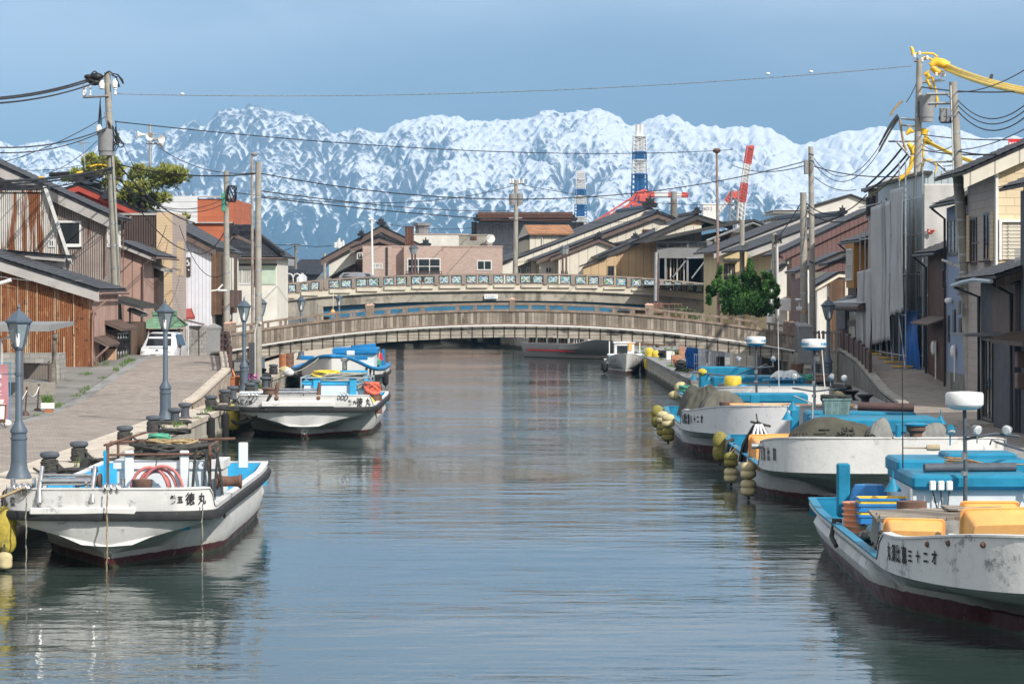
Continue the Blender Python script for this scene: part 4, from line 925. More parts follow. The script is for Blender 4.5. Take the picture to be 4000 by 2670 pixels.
h=house('white gabled warehouse with dark metal roof and rooftop rails',345,365,(2985,862),(3322,758),(3420,795),3040,3400,'whitewall','metalroof',vg=.4,barge=None,metal=True)
g=MB()
for k in range(12):g.box((X(2980+k*14,340),340,Z(872,340)),(X(2982+k*14,340),340.1,Z(832,340)))
for y in(832,840):g.box((X(2978,340),325.98,Z(y+2,340)),(X(3140,340),340.08,Z(y,340)))
part(g.box((X(2976,340),340.1,Z(900,340)),(X(3060,340),329,Z(872,340))),'railing',M['frame'],h)
h=house('yellow walled house with grey verge and wide window above the juniper',252,262,(2785,985),(3130,848),(3300,880),2826,3042,'yellowwall',vg=.5,barge='barge',bt=.4,q=3);shear(h,252,-.1)
win(h,2828,2872,1030,1092,252,'curtain','dframe',3,0,.14);win(h,2957,3020,1022,1086,252,'curtain','dframe',3,0,.14)
for a,b,y in((2822,2888,1012),(2944,3020,1004)):lean(h,[(X(a,251),250.9,Z(y+5,251)),(X(b,251),250.9,Z(y+5,251)),(X(b,252),252,Z(y-3,252)),(X(a+6,252),252,Z(y-3,252))],'metalroof',metal=True)
h=house('second tiled house with pale verge between the yellow house and the mauve house',238,248,(2915,978),(3285,842),(3400,880),3030,3300,'yellowwall',vg=.5,barge='barge',bt=.5,q=3,orn=1.0);shear(h,238,-.12)
h=house('mauve ribbed house with a long rising verge and tile capped edge',204,216,(3036,992),(3440,800),(3560,850),3092,3440,'mauve',vg=.3,barge='mauve',bt=.5,ridge=False)
part(MB().box((X(3070,204),204.2,.9),(X(3092,204),215.9,Z(985,204))),'side_wing',M['creamconc'],h)
win(h,3074,3090,1030,1155,204.0,'glass','dframe',1,0,.1);pipe(h,[(X(3040,204),203.6,Z(996,204)),(X(3072,204),203.9,Z(1015,204)),(X(3072,204),203.9,2)],'blackpipe')
lean(h,[(X(2998,203),202,Z(1065,203)),(X(2998,203),206,Z(1065,203)),(X(3070,203),206,Z(1030,203)),(X(3070,203),202,Z(1030,203))],'tile',q=3)
part(MB().prism([(X(3010,203),.9),(X(3070,203),.9),(X(3070,203),Z(1036,203)),(X(3010,203),Z(1068,203))],202.4,206),'side_wing',M['whitewall'],h)
part(MB().cbox((X(3064,202),202,Z(1190,202)),(.8,.35,.8),bev=.03),'air_conditioner',M['ceramic'],h)
h=house('low house with brown tiled lean-to roof below the mauve wall',192,199,(3105,1062),(3290,982),(3400,990),3130,3390,'mauve',vg=.35,barge='bargebrown',bt=.35,ridge=False)
part(MB().box((X(3130,192),191.8,Z(1110,192)),(X(3260,192),191.98,Z(1062,192))),'panel',M['oliveside'],h)
h=house('small house with rust tinted tile roof and dark timber wall',184,190,(3172,1122),(3275,1062),(3390,1070),3192,3390,'whitewall',vg=.3,barge='creamconc',bt=.2,ridge=False)
part(MB().box((X(3240,184),183.8,.9),(X(3300,184),183.98,Z(1090,184))),'panel',M['brownwood'],h)
part(MB().cbox((X(3160,184),183.5,Z(1120,184)),(.35,.4,2.0),bev=.03),'air_conditioner',M['ceramic'],h)
def rowhouse(label,xf,ya,yb,zt,wall,ze,roof='tile',ov=.55,rise=.38,w=7,barge='darkwood',cat='house',name='house',va=.3,vb=.3):
 """house of the right bank whose front faces the canal at X = xf"""
 root=thing(name,label,cat,(xf+w/2,(ya+yb)/2,1.3))
 part(MB().prism([(xf,.9),(xf+w,.9),(xf+w,zt+rise*w*.5),(xf+w*.5,zt+rise*w*.5),(xf,zt)],ya,yb),'wall',M[wall],root)
 if roof:
  g=MB();a=(xf-ov,ya-va,ze);b=(xf-ov,yb+vb,ze);c=(xf+w*.5,yb+vb,ze+rise*(w*.5+ov));d=(xf+w*.5,ya-va,ze+rise*(w*.5+ov))
  tiles(g,a,b,c,d);part(g,'roof',M[roof],root)
  part(MB().prism([(xf-ov,ze-.32),(xf+w*.5,d[2]-.32),(xf+w*.5,d[2]-.1),(xf-ov,ze-.1)],ya-va+.03,ya-va+.09),'bargeboard',M[barge],root)
  pipe(root,[(xf-ov-.07,ya-va,ze-.1),(xf-ov-.07,yb+vb,ze-.1)],'blackpipe',.07,'gutter')
  pipe(root,[(xf-ov-.05,yb+vb-.2,ze-.16),(xf-.1,yb-.15,ze-.6),(xf-.1,yb-.15,1.5)],'blackpipe',.055)
 return root
h=rowhouse('ochre walled house with tiled eaves and tall bay window',18.9,160.6,170.5,8.0,'ochre',8.15)
part(MB().box((18.2,162.5,5.6),(18.88,166.2,8.0)),'bay',M['ochre'],h);winx(h,18.2,-1,162.9,165.8,6.0,7.7,'curtain','frame',2,.09,.06,1)
winx(h,18.9,-1,167.2,170.0,5.6,7.4,'glass','dframe',2);part(MB().box((18.8,166.8,5.2),(18.88,170.4,7.9)),'panel',M['brownwood'],h)
lean(h,[(17.7,159.8,4.6),(17.7,171,4.6),(18.9,171,5.2),(18.9,159.8,5.2)],'tile')
lean(h,[(17.2,166.5,6.9),(17.2,171.5,6.9),(18.9,171.5,7.5),(18.9,166.5,7.5)],'tile')
part(MB().cbox((18.5,167.5,6.3),(.35,.8,.7),bev=.03),'air_conditioner',M['ceramic'],h)
root=thing('shop','black framed shop front with frosted glass doors and rolled awning','shop',(18.2,153,2.2))
part(MB().box((17.6,148.6,.9),(18.6,160.4,4.55)),'wall',M['black'],root)
winx(root,17.6,-1,148.9,159.6,2.4,3.75,'shopglass','black',2,.12,name='glass_door');winx(root,17.6,-1,148.9,159.6,3.85,4.45,'glass','black',1,.08)
part(MB().tube([(16.9,147.8,4.65),(16.9,161.5,4.6)],.17,8),'awning_roll',M['brownmetal'],root,50)
part(MB().slab((16.9,147.8,4.84),(16.9,161.5,4.78),(18.7,161.5,5.1),(18.7,147.8,5.15),.05),'awning',M['galv'],root)
part(MB().box((17.52,160.4,.9),(18.5,165,4.4)),'side_wall',M['darkgrey'],root)
for k in range(4):part(MB().box((17.46,160.6,2.1+k*.32),(17.5,160.8,2.28+k*.32)),'hazard_stripe',M['yellowp'],root)
h=rowhouse('narrow grey and brown three storey house beside the scaffolded building',18.65,154.4,159.8,Z(715,154),'pinksid',0,None,w=3)
part(MB().box((18.3,154.2,Z(735,154)),(22,160,Z(722,154))),'eave',M['greywall'],h)
winx(h,18.65,-1,156.4,159.0,Z(850,157),Z(765,157),'glass','dframe',3,.08,.2);winx(h,18.65,-1,156,158.6,Z(1070,157),Z(985,157),'glass','brownmetal',1)
part(MB().cbox((18.3,156.8,Z(1140,157)),(.5,.9,.62),bev=.03),'air_conditioner',M['ceramic'],h)
part(MB().box((18.5,154.15,1),(18.66,155.0,Z(716,154))),'corner_board',M['rustbrown'],h)
h=rowhouse('light blue ribbed metal building wrapped in scaffolding',18.45,136.2,153.8,Z(690,140),'ltblue',0,None,w=12,rise=.16,cat='building',name='building')
part(MB().box((18.3,136,Z(690,140)-.02),(18.75,153.9,Z(690,140)+.12)),'eave',M['metalroof'],h)
pipe(h,[(18.35,153.2,9.5),(18.35,153.2,2.6)],'ceramic',.05)
winx(h,18.45,-1,137.5,139.2,5.2,6.4,'glass','frame',1);winx(h,18.45,-1,143,145,5.2,6.4,'glass','frame',1)
h=rowhouse('brown rust streaked timber house with tiled eave, left of the blue grey house',18.15,126.8,133.2,Z(1000,132),'rustbrown',Z(990,133),w=6)
part(MB().slab((17.3,127,Z(1268,130)),(17.3,132.6,Z(1268,130)),(18.14,132.6,Z(1240,130)),(18.14,127,Z(1240,130)),.06),'canopy_roof',M['bargebrown'],h)
g=MB();g.tube([(18.05,130,Z(1330,130)),(18.05,130,Z(1488,130))],.035,6)
part(g.ball((17.98,130.2,Z(1358,130)),(.12,.2,.32)),'gas_meter',M['ceramic'],h);winx(h,18.15,-1,127.0,128.4,Z(1130,128),Z(1050,128),'glass','brownmetal',0)
h=rowhouse('blue grey house with black window frames between the rust brown and cream houses',18.0,119.4,126.4,Z(812,126),'bluegrey',Z(798,126),w=7)
winx(h,18.0,-1,123.0,126.0,Z(998,125),Z(855,125),'lampglass','dframe',2,.1);winx(h,18.0,-1,119.8,121,Z(890,120),Z(830,120),'glass','dframe',0)
part(MB().box((17.94,119.4,.9),(18.0,126.4,2.15)),'plinth',M['conc_dark'],h)
for ya,zb_,zt_ in((125.4,3.4,4.5),(123.7,3.7,4.75),(121.9,3.7,4.4)):
 g=MB()
 for k in range(14):z=lerp(zb_,zt_,k/14);g.box((17.93,ya,z),(17.97,ya+.65,z+.05))
 part(g,'louver_window',M['dframe'],h)
g=MB();g.tube([(17.9,123.4,Z(1345,123.4)),(17.9,123.4,Z(1490,123.4))],.035,6)
part(g.ball((17.86,123.6,Z(1372,123.6)),(.12,.18,.26)),'gas_meter',M['ceramic'],h)
part(MB().ball((17.88,125.2,Z(1174,125)),(.14,.14,.13)).ball((17.88,124.6,Z(1174,125)),(.14,.14,.13)),'vent_hood',M['ceramic'],h)
h=house('cream tile clad house with dark tiled roof and shuttered window',112,119,(3758,672),(4290,435),(4800,660),3892,4740,'creamtile',vg=.5,barge='creamwall',bt=.5,row=.3)
xs_=X(3892,112)
part(MB().box((xs_-.03,112.0,.9),(xs_+.02,118.9,Z(676,112)+.3)),'side_wall',M['creamtile_shade']if 'creamtile_shade' in M else M['creamtile'],h)
pipe(h,[(X(3884,112),111.6,Z(672,112)),(X(3893,112)-.02,111.9,Z(690,112)),(X(3893,112)-.02,111.9,2)],'whitepaint',.07)
part(MB().box((X(3900,112),111.8,Z(868,112)),(X(4100,112),111.99,Z(856,112))).box((X(3900,112),111.8,Z(1015,112)),(X(3911,112),111.99,Z(868,112))),'window_surround',M['ceramic'],h)
g=MB()
for k in range(20):z=Z(1012-k*7,112);g.box((X(3915,112),111.9+.03*(k%2),z),(X(4080,112),111.97,z+.06))
part(g,'roller_shutter',M['creamwall'],h)
for ya,yb,z0,z1 in((113.0,114.6,6.6,8.4),(116.4,118.0,6.5,8.3)):winx(h,xs_-.03,-1,ya,yb,z0,z1,'glass','dframe',1,.09)
for ya in(112.2,118.1):part(MB().box((xs_-.1,ya,6.6),(xs_-.035,ya+.7,8.4)),'louver_panel',M['creamsid'],h)
g=MB()
for y in(113,116.4):g.box((xs_-.5,y,6.55),(xs_-.05,y+1.7,6.6)).box((xs_-.5,y,7.25),(xs_-.46,y+1.7,7.3))
part(g,'balcony',M['brownmetal'],h)
root=thing('house','dark grey and brown panelled house front with sagging tiled eave and gutter','house',(19,96,1.1));XF=15.66
part(MB().prism([(XF,1.0),(24,1.0),(24,8.8),(XF,5.75)],94.6,102),'wall',M['darkgrey'],root)
part(MB().box((XF+.1,84,1.0),(24,94.58,8.6)),'wall',M['darkgrey'],root)
part(MB().box((XF-.05,94.7,Z(1300,97)),(XF-.002,99.2,5.7)),'panel',M['brownpanel'],root)
part(MB().box((XF-.045,94.7,1.02),(XF-.003,98.9,Z(1302,97))),'panel',M['darkgrey'],root)
g=MB();tiles(g,(XF-.75,94.2,5.98),(XF-.75,102.8,5.86),(24,102.8,8.9),(24,94.2,9.0));part(g,'roof',M['tile'],root)
part(MB().prism([(XF-.7,5.6),(24,8.7),(24,8.9),(XF-.7,5.86)],94.22,94.3),'bargeboard',M['darkwood'],root)
pipe(root,[(XF-.83,102.9,5.66),(XF-.83,100.5,5.78),(XF-.83,98,5.86),(XF-.83,94.4,5.8)],'galv',.07,'gutter')
pipe(root,[(XF-.8,102.4,5.62),(XF-.12,101.6,5.3),(XF-.12,101.6,1.2)],'blackpipe',.06);pipe(root,[(XF-.8,94.8,5.75),(XF-.12,95.0,5.4),(XF-.12,95.0,1.1)],'blackpipe',.06)
part(MB().box((XF-1.0,98.8,Z(1312,100)),(XF-.01,102.2,Z(1302,100))),'canopy',M['greywall'],root)
winx(root,XF,-1,99.3,101.4,1.25,Z(1320,100),'glass','dframe',2,.1,name='sliding_door');part(MB().box((XF-.8,98.9,1.0),(XF-.02,101.8,1.2)),'doorstep',M['conc'],root)
for z in(3.4,2.75):part(MB().cbox((XF-.08,93.6,z),(.26,.4,.5),bev=.04),'meter_box',M['gutterpipe'],root)
lean(root,[(XF-.8,89,4.0),(XF-.8,94.9,4.0),(XF,94.9,4.25),(XF,89,4.25)],'bargebrown',metal=True)
h=house('dark tiled corner roof peeking in at the frame edge above the dark front',84,93.7,(4128,691),(4600,500),(5000,690),4228,4900,'darkgrey',vg=.4,barge='darkwood',bt=.3,zb=3)
g=MB()
for k in range(30):g.box((X(3964+k*3,99),99,Z(1040,99)),(X(3965+k*3,99),99.03,Z(972,99)))
part(g.box((X(3964,99),98.98,Z(974,99)),(X(4060,99),99.05,Z(969,99))).box((X(3964,99),98.98,Z(1042,99)),(X(4060,99),99.05,Z(1036,99))),'balcony_rail',M['galv'],root)
mk('canvasgrey2',(.13,.125,.10),.9,.18,3,.012,9)
mk('greenbasket',(.16,.25,.24),.6,.2,8,pat='plank',p=.06,pd=.01)
mk('charink',(.045,.045,.035),.9,.3,6)
def hullmat(name,zred,col=(.70,.70,.69),dirt=.5,red=(.085,.018,.022),slime=True):
 s=NT(name);z=s.xyz()[2]
 c=s.mix(s.ramp(s.noise(1.4,4),.3,.7),tuple(k*.93 for k in col),col)
 c=s.mix(s.math('MULTIPLY',s.ramp(s.noise(1.6,5,.7,(1,1,.14),(4,2,1)),.53,.78),.6*dirt),c,(.36,.32,.25))
 c=s.mix(s.math('MULTIPLY',s.ramp(s.noise(2.2,6,.75,(1,1,1),(9,1,3)),.60-.05*dirt,.66),dirt),c,(.27,.275,.28))
 c=s.mix(s.ramp(s.noise(7,4,.7,(1,1,.4),(2,8,3)),.70,.73),c,(.19,.085,.04))
 zz=s.math('ADD',z,s.math('MULTIPLY',s.math('SUBTRACT',s.noise(3,4),.5),.10))
 c=s.mix(s.math('MULTIPLY',s.ramp(zz,zred+.22,zred+.02),.35*dirt),c,(.34,.28,.16))
 rd=s.mix(s.ramp(s.noise(6,5,.7),.62,.68),red,(.35,.3,.28))
 c=s.mix(s.ramp(zz,zred+.012,zred-.012),c,rd)
 if slime:c=s.mix(s.ramp(zz,.10,.03),c,(.06,.06,.035))
 B=s.bsdf.inputs;s.put(B['Base Color'],c);s.put(B['Roughness'],s.ramp(s.noise(3,3),.3,.7,.3,.55));B['Specular IOR Level'].default_value=.45
 s.put(B['Normal'],s.bump(s.noise(5,5,.65),1,.010));return s.m
M['hullA']=hullmat('hull_a',.20,dirt=.75);M['hullB']=hullmat('hull_b',.17,dirt=.45);M['hullC']=hullmat('hull_c',.16,dirt=.3);M['hullD']=hullmat('hull_d',.36,(.68,.68,.67),1.0)
M['hullE']=hullmat('hull_e',.22,dirt=.7);M['hullF']=hullmat('hull_f',.34,(.66,.67,.69),.35);M['hullG']=hullmat('hull_g',.2,dirt=.5);M['hullI']=hullmat('hull_i',.05,(.33,.33,.33),.4,(.03,.03,.03))
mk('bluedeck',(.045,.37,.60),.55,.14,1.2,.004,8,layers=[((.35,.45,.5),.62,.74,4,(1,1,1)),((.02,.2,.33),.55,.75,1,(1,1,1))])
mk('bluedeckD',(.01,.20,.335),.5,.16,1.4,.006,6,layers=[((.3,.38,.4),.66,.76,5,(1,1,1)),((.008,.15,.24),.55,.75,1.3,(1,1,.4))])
mk('bluegun',(.012,.19,.44),.5,.12,2)
mk('whitedeck',(.68,.70,.71),.5,.08,1.5,.006,6,layers=[((.35,.32,.27),.6,.8,1.5,STR),((.25,.12,.06),.70,.74,4,(1,1,.3))])
def plan(s,sb,n):
 if s>=sb:return 1-.05*max(0,(s-.72)/.28)**2
 return(1-(1-s/sb)**n)**(1/n)
class Boat:
 def __init__(b,name,label,cat,x,y,L,W,hm,rz=0,n=2.9,sb=.10,zd=.75,zg=None,vdip=.4,zk=.98,rail=True,deckm='bluedeck',capm=None,over=.9,ww=.86,bul=.14,group=None,capfrom=None,fine=.42,flare=True,innerm=None,gt=0):
  b.r=thing(name,label,cat,(x,y,0),rz,group);b.L,b.W,b.n,b.sb,b.over=L,W,n,sb,over;b.zg=zg or(lambda s:1.55);b.zk=zk
  S=[sb*(1-math.cos(i/16*math.pi/2))for i in range(17)]+[sb+(1-sb)*(i/34)for i in range(1,35)]
  for k in range(len(S)-1):
   pass
  b.S=S
  pl=lambda s:plan(s,sb,n)
  fz=lambda s:sstep(-fine*.25,fine,s)*1.0-.094*(1-min(1,s/fine))if fine<.4 else sstep(0,fine,s)**.8
  st=lambda s:1-.04*max(0,(s-.75)/.25)**2
  zk_=lambda s:zk-vdip*(1-pl(s))**.85
  lay=[]
  lay.append((.55,lambda s:W*.10+W*.62*fz(s)*st(s),lambda s:-.55))
  lay.append((.05,lambda s:W*.03+W*(ww-.03)*fz(s)*st(s),lambda s:0.0))
  lay.append((.0,lambda s:W*.035+W*(ww+.01)*fz(s)*st(s),lambda s:.30))
  if flare:
   lay.append((-.12,lambda s:W*.05+W*(ww+.04)*max(fz(s),.55*pl(s)**2)*st(s),lambda s:min(.58,zk_(s)-.06)))
   lay.append((-.3,lambda s:max(W*.05,min(W*.93*pl(s),W*(.06+.92*(fz(s)+.55*pl(s))))),lambda s:max(zk_(s)-.13,.46)))
   lay.append((-over*.55,lambda s:W*.965*pl(s),lambda s:zk_(s)))
  else:
   lay.append((-over*.5,lambda s:W*(.78+.22*sstep(0,.5,s))*pl(s),lambda s:lerp(.3,b.zg(s),.5)))
  b.rl=(-over*.96,lambda s:W*pl(s),lambda s:zk+.08)
  if flare:lay.append(b.rl)
  b.gl=(-over,lambda s:W*pl(s),lambda s:b.zg(s));lay.append(b.gl)
  P=lambda l,s,sg:V(sg*l[1](s),l[0]+(L-l[0])*s,l[2](s))
  b.P=P
  g=MB()
  for sg in(1,-1):
   g.grid(lambda u,v:V(0,0,0),2,2)if False else None
   m=len(S);vs=[P(l,s,sg)for l in lay for s in S];fs=[]
   for j in range(len(lay)-1):
    for i in range(m-1):
     q=(j*m+i,j*m+i+1,(j+1)*m+i+1,(j+1)*m+i);fs.append(q if sg>0 else q[::-1])
   g.add(vs,fs)
  for l0,l1 in zip(lay,lay[1:]):
   g.quad(P(l0,0,-1),P(l0,0,1),P(l1,0,1),P(l1,0,-1));g.quad(P(l0,1,1),P(l0,1,-1),P(l1,1,-1),P(l1,1,1))
  g.tube([(0,lay[0][0]-.02,-.5),(0,.0,.0),(0,-.0,.3),(0,.08,zk_(0)-.1)],[.08,.08,.08,.05],8)if flare else None
  b.hull=part(g,'hull',M[hm],b.r,32,True)
  ins=lambda s,sg,z,t:V(sg*max(.0,W*pl(s)-t),-over+t+(L-t+over-t)*s,z)
  g=MB();gi=MB();gd=MB();g2=MB()
  lk=(lay[4][0],lambda s:min(lay[4][1](s),lay[3][1](s)),None)if flare else(-over*.5,lambda s:W*(.3+.7*sstep(0,.5,s))*pl(s),None)
  dk=lambda s,sg:V(sg*max(.0,min(W*pl(s)-bul-.04,lk[1](s)-.08)),max(-over+bul,lk[0]+.12)+(L-lk[0]-.12)*s,zd)
  for sg in(1,-1):
   for s0,s1 in zip(S,S[1:]):
    a,c=P(b.gl,s0,sg),P(b.gl,s1,sg);e,f=ins(s1,sg,b.zg(s1),bul),ins(s0,sg,b.zg(s0),bul)
    up=V(0,0,.035);q=g2 if(capfrom is not None and s0>=capfrom)else g
    o_=V(sg*.02,-.02 if s0<sb else 0,0)
    q.add([a+o_,c+o_,e,f,a+up+o_,c+up+o_,e+up,f+up],[(4,5,6,7),(0,1,5,4),(2,3,7,6)]if sg>0 else[(7,6,5,4),(4,5,1,0),(6,7,3,2)])
    q2=[ins(s0,sg,b.zg(s0),bul),ins(s1,sg,b.zg(s1),bul),dk(s1,sg),dk(s0,sg)]
    gi.quad(*(q2 if sg<0 else q2[::-1]))
    if sg>0:gd.quad(dk(s0,1),dk(s1,1),dk(s1,-1),dk(s0,-1))
  a,c=P(b.gl,1,1),P(b.gl,1,-1);gi.add([a+V(0,-.12,0),c+V(0,-.12,0),V(c.x,L-.12,zd),V(a.x,L-.12,zd)],[(3,2,1,0)])
  (g2 if g2.v else g).box((c.x,L-.13,b.zg(1)),(a.x,L+.02,b.zg(1)+.036))
  part(g,'gunwale',M[capm or hm],b.r,None,True)
  if g2.v:part(g2,'gunwale',M[deckm],b.r,None,True)
  part(gi,'inner_bulwark',M[innerm or deckm],b.r,None,True);part(gd,'deck',M[deckm],b.r,None,True)
  if gt:part(MB().tube([P(b.gl,s,1)+V(-.02,0,-.02)for s in S[::-1]]+[P(b.gl,s,-1)+V(.02,0,-.02)for s in S[1:]],gt,8),'gunwale',M[capm or hm],b.r,50,True)
  if rail:
   g=MB();pts=[P(b.rl,s,1)for s in S[::-1]]+[P(b.rl,s,-1)for s in S[1:]]
   pts=[p+V(0,0,.02)for p in pts];m=len(pts)
   for i,p in enumerate(pts):
    t=(pts[min(i+1,m-1)]-pts[max(0,i-1)]).normalized();nn=V(-t.y,t.x,0).normalized()*-1
    if nn.y>.9*0 and nn.dot(V(p.x,p.y-L/2,0))<0:nn=-nn
    if nn.dot(V(p.x,p.y-L/2,0))<0:nn=-nn
    for oz,on in((-.10,-.02),(-.08,.075),(.0,.10),(.08,.075),(.10,-.02)):g.v.append(tuple(p+nn*on+V(0,0,oz)))
   for i in range(m-1):
    for k in range(4):g.f.append((5*i+k,5*i+k+1,5*i+6+k,5*i+5+k))
   part(g,'rub_rail',M['rubber'],b.r,40,True)
 def w(b,x,y,z):return b.r.matrix_world_@V(x,y,z)if False else Matrix.Translation(b.r.location)@Matrix.Rotation(b.r.rotation_euler[2],4,'Z')@V(x,y,z)
 def on(b,x,zf=.55,out=.02):
  """point on the outer bulwark face at half breadth |x|, plus tangent pointing to +x on the bow"""
  sg=1 if x>=0 else-1;s0,s1=0,.5
  for _ in range(40):
   m=(s0+s1)/2
   if b.gl[1](m)<abs(x):s0=m
   else:s1=m
  return b.at(s0,sg,zf,out)
 def at(b,s,sg,zf=.5,out=.02):
  l0,l1=b.rl,b.gl;d=.002
  p=b.P(l0,s,sg).lerp(b.P(l1,s,sg),zf);q=b.P(l0,s+d,sg).lerp(b.P(l1,s+d,sg),zf)
  t=(q-p).normalized()*sg;up=(b.P(l1,s,sg)-b.P(l0,s,sg)).normalized();nrm=t.cross(up)
  return p+nrm*out,t,up
 def add(b,mb,name,mat,smooth=None,parent=None):return part(mb,name,M[mat],parent or b.r,smooth,True)
 def letters(b,chars,s0,s1,sg,size,zf=.5,mat='ink',squash=.8,bold=.006):
  """characters spread evenly between two stations along the outer bulwark"""
  n=len(chars);N=60;P=[b.at(lerp(s0,s1,i/N),sg,zf,.018)for i in range(N+1)]
  acc=[0]
  for p,q in zip(P,P[1:]):acc.append(acc[-1]+(q[0]-p[0]).length)
  for i,ch in enumerate(chars):
   t_=acc[-1]*(i+.5)/n;k=min(range(N+1),key=lambda j:abs(acc[j]-t_));p,t,up=P[k]
   text(ch,size if not isinstance(size,list)else size[i],M[mat],b.r,'lettering',face_m(p,t,up),.002,squash,True,bold)
 def bow_letters(b,items,zf,mat='ink',squash=.75):
  for ch,x,size,bold in items:
   p,t,up=b.on(x,zf,.018);text(ch,size,M[mat],b.r,'lettering',face_m(p,t,up),.002,squash,True,bold)
def capstan(mb,c,r=.16,h=.4):return mb.lathe([(r,0),(r*.95,h*.1),(r*.62,h*.45),(r*.7,h*.75),(r*1.05,h*.85),(r*1.05,h)],c,14)
def coil(mb,c,r0,r1,turns,rr,h=.04,ax='Z',seed=0,n=12):
 rnd=random.Random(seed);c=Vector(c);pts=[]
 for i in range(turns*n+1):
  a=2*math.pi*i/n;r=lerp(r0,r1,i/(turns*n))+rnd.uniform(-.02,.02);k=V(math.cos(a)*r,math.sin(a)*r,rnd.uniform(0,h))
  pts.append(c+(k if ax=='Z' else V(k.x,k.z,k.y)))
 return mb.tube(pts,rr,5)
def sag(p,q,d,n=12,jit=0,seed=0):
 p,q=Vector(p),Vector(q);r=random.Random(seed)
 return[p.lerp(q,i/n)-V(0,0,d*4*(i/n)*(1-i/n))+(V(r.uniform(-jit,jit),r.uniform(-jit,jit),r.uniform(-jit,jit))if 0<i<n else V(0,0,0))for i in range(n+1)]
def rope(label,pts,r=.025,mat='rope',group=None,name='mooring_rope',cat='rope'):
 pts=[Vector(p)for p in pts];o=part(MB().tube(pts,r,6),name,M[mat],None,60);return tag(o,label,cat,group)
def tangle(mb,c,rx,ry,rz_,n,rr,seed=0):
 rnd=random.Random(seed);c=Vector(c)
 for k in range(n):
  a0=rnd.uniform(0,6.3);m=14;ph=rnd.uniform(0,6.3);e=rnd.uniform(.6,1.0);tl=rnd.uniform(-.5,.5)
  mb.tube([c+V(rx*e*math.cos(a0+i*.45),ry*e*math.sin(a0+i*.45),rz_*(.5+.5*math.sin(ph+i*.5+tl)))for i in range(m)],rr,5)
 return mb
FL={}
def float_prof(h,r,ring=True):
 p=[(.02,0)]+[(r*math.sin(math.pi/2*t),h*.5*.5*(1-math.cos(math.pi/2*t)))for t in(.3,.6,.8,1)]
 p+=[(r,h*.44)]+([(r*.9,h*.47),(r*.9,h*.53)]if ring else[])+[(r,h*.56),(r,h*.75)]
 p+=[(r*math.cos(math.pi/2*t),h*.75+h*.25*math.sin(math.pi/2*t))for t in(.4,.7,.9,1)];return[(max(a,.015),b)for a,b in p]
def fender(label,p,top,hs,r,mats,ropem='ropetan',group='foam fenders hung along the boats',ring=True):
 """floats strung on a rope that hangs from the gunwale; p = lowest point"""
 p=Vector(p);root=thing('fender',label,'fender',p,0,group);z=p.z
 for h,m in zip(hs,mats):
  part(MB().lathe(float_prof(h,r,ring),(p.x,p.y,z),16),'float',M[m],root,60);z+=h*.97
 part(MB().tube([p-V(0,0,.06),p,V(p.x,p.y,z),Vector(top)],.022,5),'rope',M[ropem],root)
 part(MB().lathe([(.02,-.09),(.05,-.06),(.03,0)],p,8),'knot',M['rope'],root);return root
mk('foamyellow',(.45,.36,.06),.8,.3,3,.006,20,layers=[((.13,.11,.05),.5,.7,2.5,(1,1,1)),((.55,.48,.16),.6,.7,4,(1,1,1))])
mk('foamolive',(.24,.21,.055),.85,.3,3,.006,20,layers=[((.08,.075,.04),.5,.68,3,(1,1,1))])
mk('foamcream',(.56,.48,.27),.8,.2,3,.006,20,layers=[((.3,.24,.12),.55,.75,3,(1,1,1))])
mk('foambright',(.62,.47,.05),.7,.2,3)
A_=Boat('fishing_boat','wide bowed white fishing boat with a pink hose, nearest on the lamp lined bank','boat',-8.06,61.0,14.2,2.14,'hullA',zg=lambda s:lerp(1.60,1.24,sstep(.030,.044,s))+.06*max(0,s-.8)*5,rail=True,vdip=.5,zk=.98,n=3.6,sb=.08,innerm='bluedeck',fine=.34,over=.5)
b=A_
b.add(MB().cbox((.15,-.42,1.36),(1.9,.06,.16),bev=.015).cbox((-.45,-.5,1.18),(2.1,.12,.14),bev=.02),'bow_board','hullA')
b.add(MB().box((-1.6,.25,.75),(1.6,.37,1.22)),'bulkhead','bluedeck')
hs=b.add(MB().box((-.25,3.2,.75),(1.95,4.6,1.88)),'hauler_box','whitedeck')
b.add(MB().box((-.32,3.14,1.80),(2.0,4.66,1.97)),'box_top','whitedeck',None,hs)
for x in(.02,1.18):b.add(MB().cbox((x,3.08,1.46),(.19,.11,1.46),bev=.02),'post','whitedeck')
b.add(MB().cbox((1.55,12.9,1.55),(.22,.2,.62),bev=.02),'post','whitedeck')
g=MB()
for x in(-.42,1.72):g.tube([(x,3.0,.8),(x,3.0,2.32)],.035,6).tube([(x,4.7,1.9),(x,4.7,2.3)],.03,6).tube([(x,3.0,2.28),(x,4.75,2.3)],.03,6)
g.tube([(-.6,4.7,2.28),(2.1,4.7,2.36)],.03,6).tube([(-.5,3.0,2.1),(1.8,3.0,2.12)],.03,6).tube([(-.5,3.05,2.3),(.2,4.6,2.5)],.025,6)
b.add(g,'pipe_rack','ironrust',50)
for x,s_ in((-.55,-1),(1.85,1)):
 b.add(MB().lathe([(.17,0),(.17,.05),(.115,.08),(.105,.30),(.115,.46),(.15,.5),(.15,.54)],(x,3.0,1.55),14,'X').xf(Matrix.Translation((x,0,0))@Matrix.Diagonal((s_,1,1,1))@Matrix.Translation((-x,0,0))),'winch_drum','ironrust',40)
for x in(-.47,):b.add(MB().box((x-.03,2.94,.8),(x+.03,3.0,2.2)),'blue_post','bluep')
g=MB()
for x in(-1.32,-.27):
 g.tube([(x,-.44,1.22),(x,-.48,1.36),(x,-.42,1.6),(x+.05,-.34,2.06)],[.06,.065,.06,.045],10)
 g.lathe([(.12,-.025),(.12,.025)],(x-.12,-.36,1.72),14,'X')
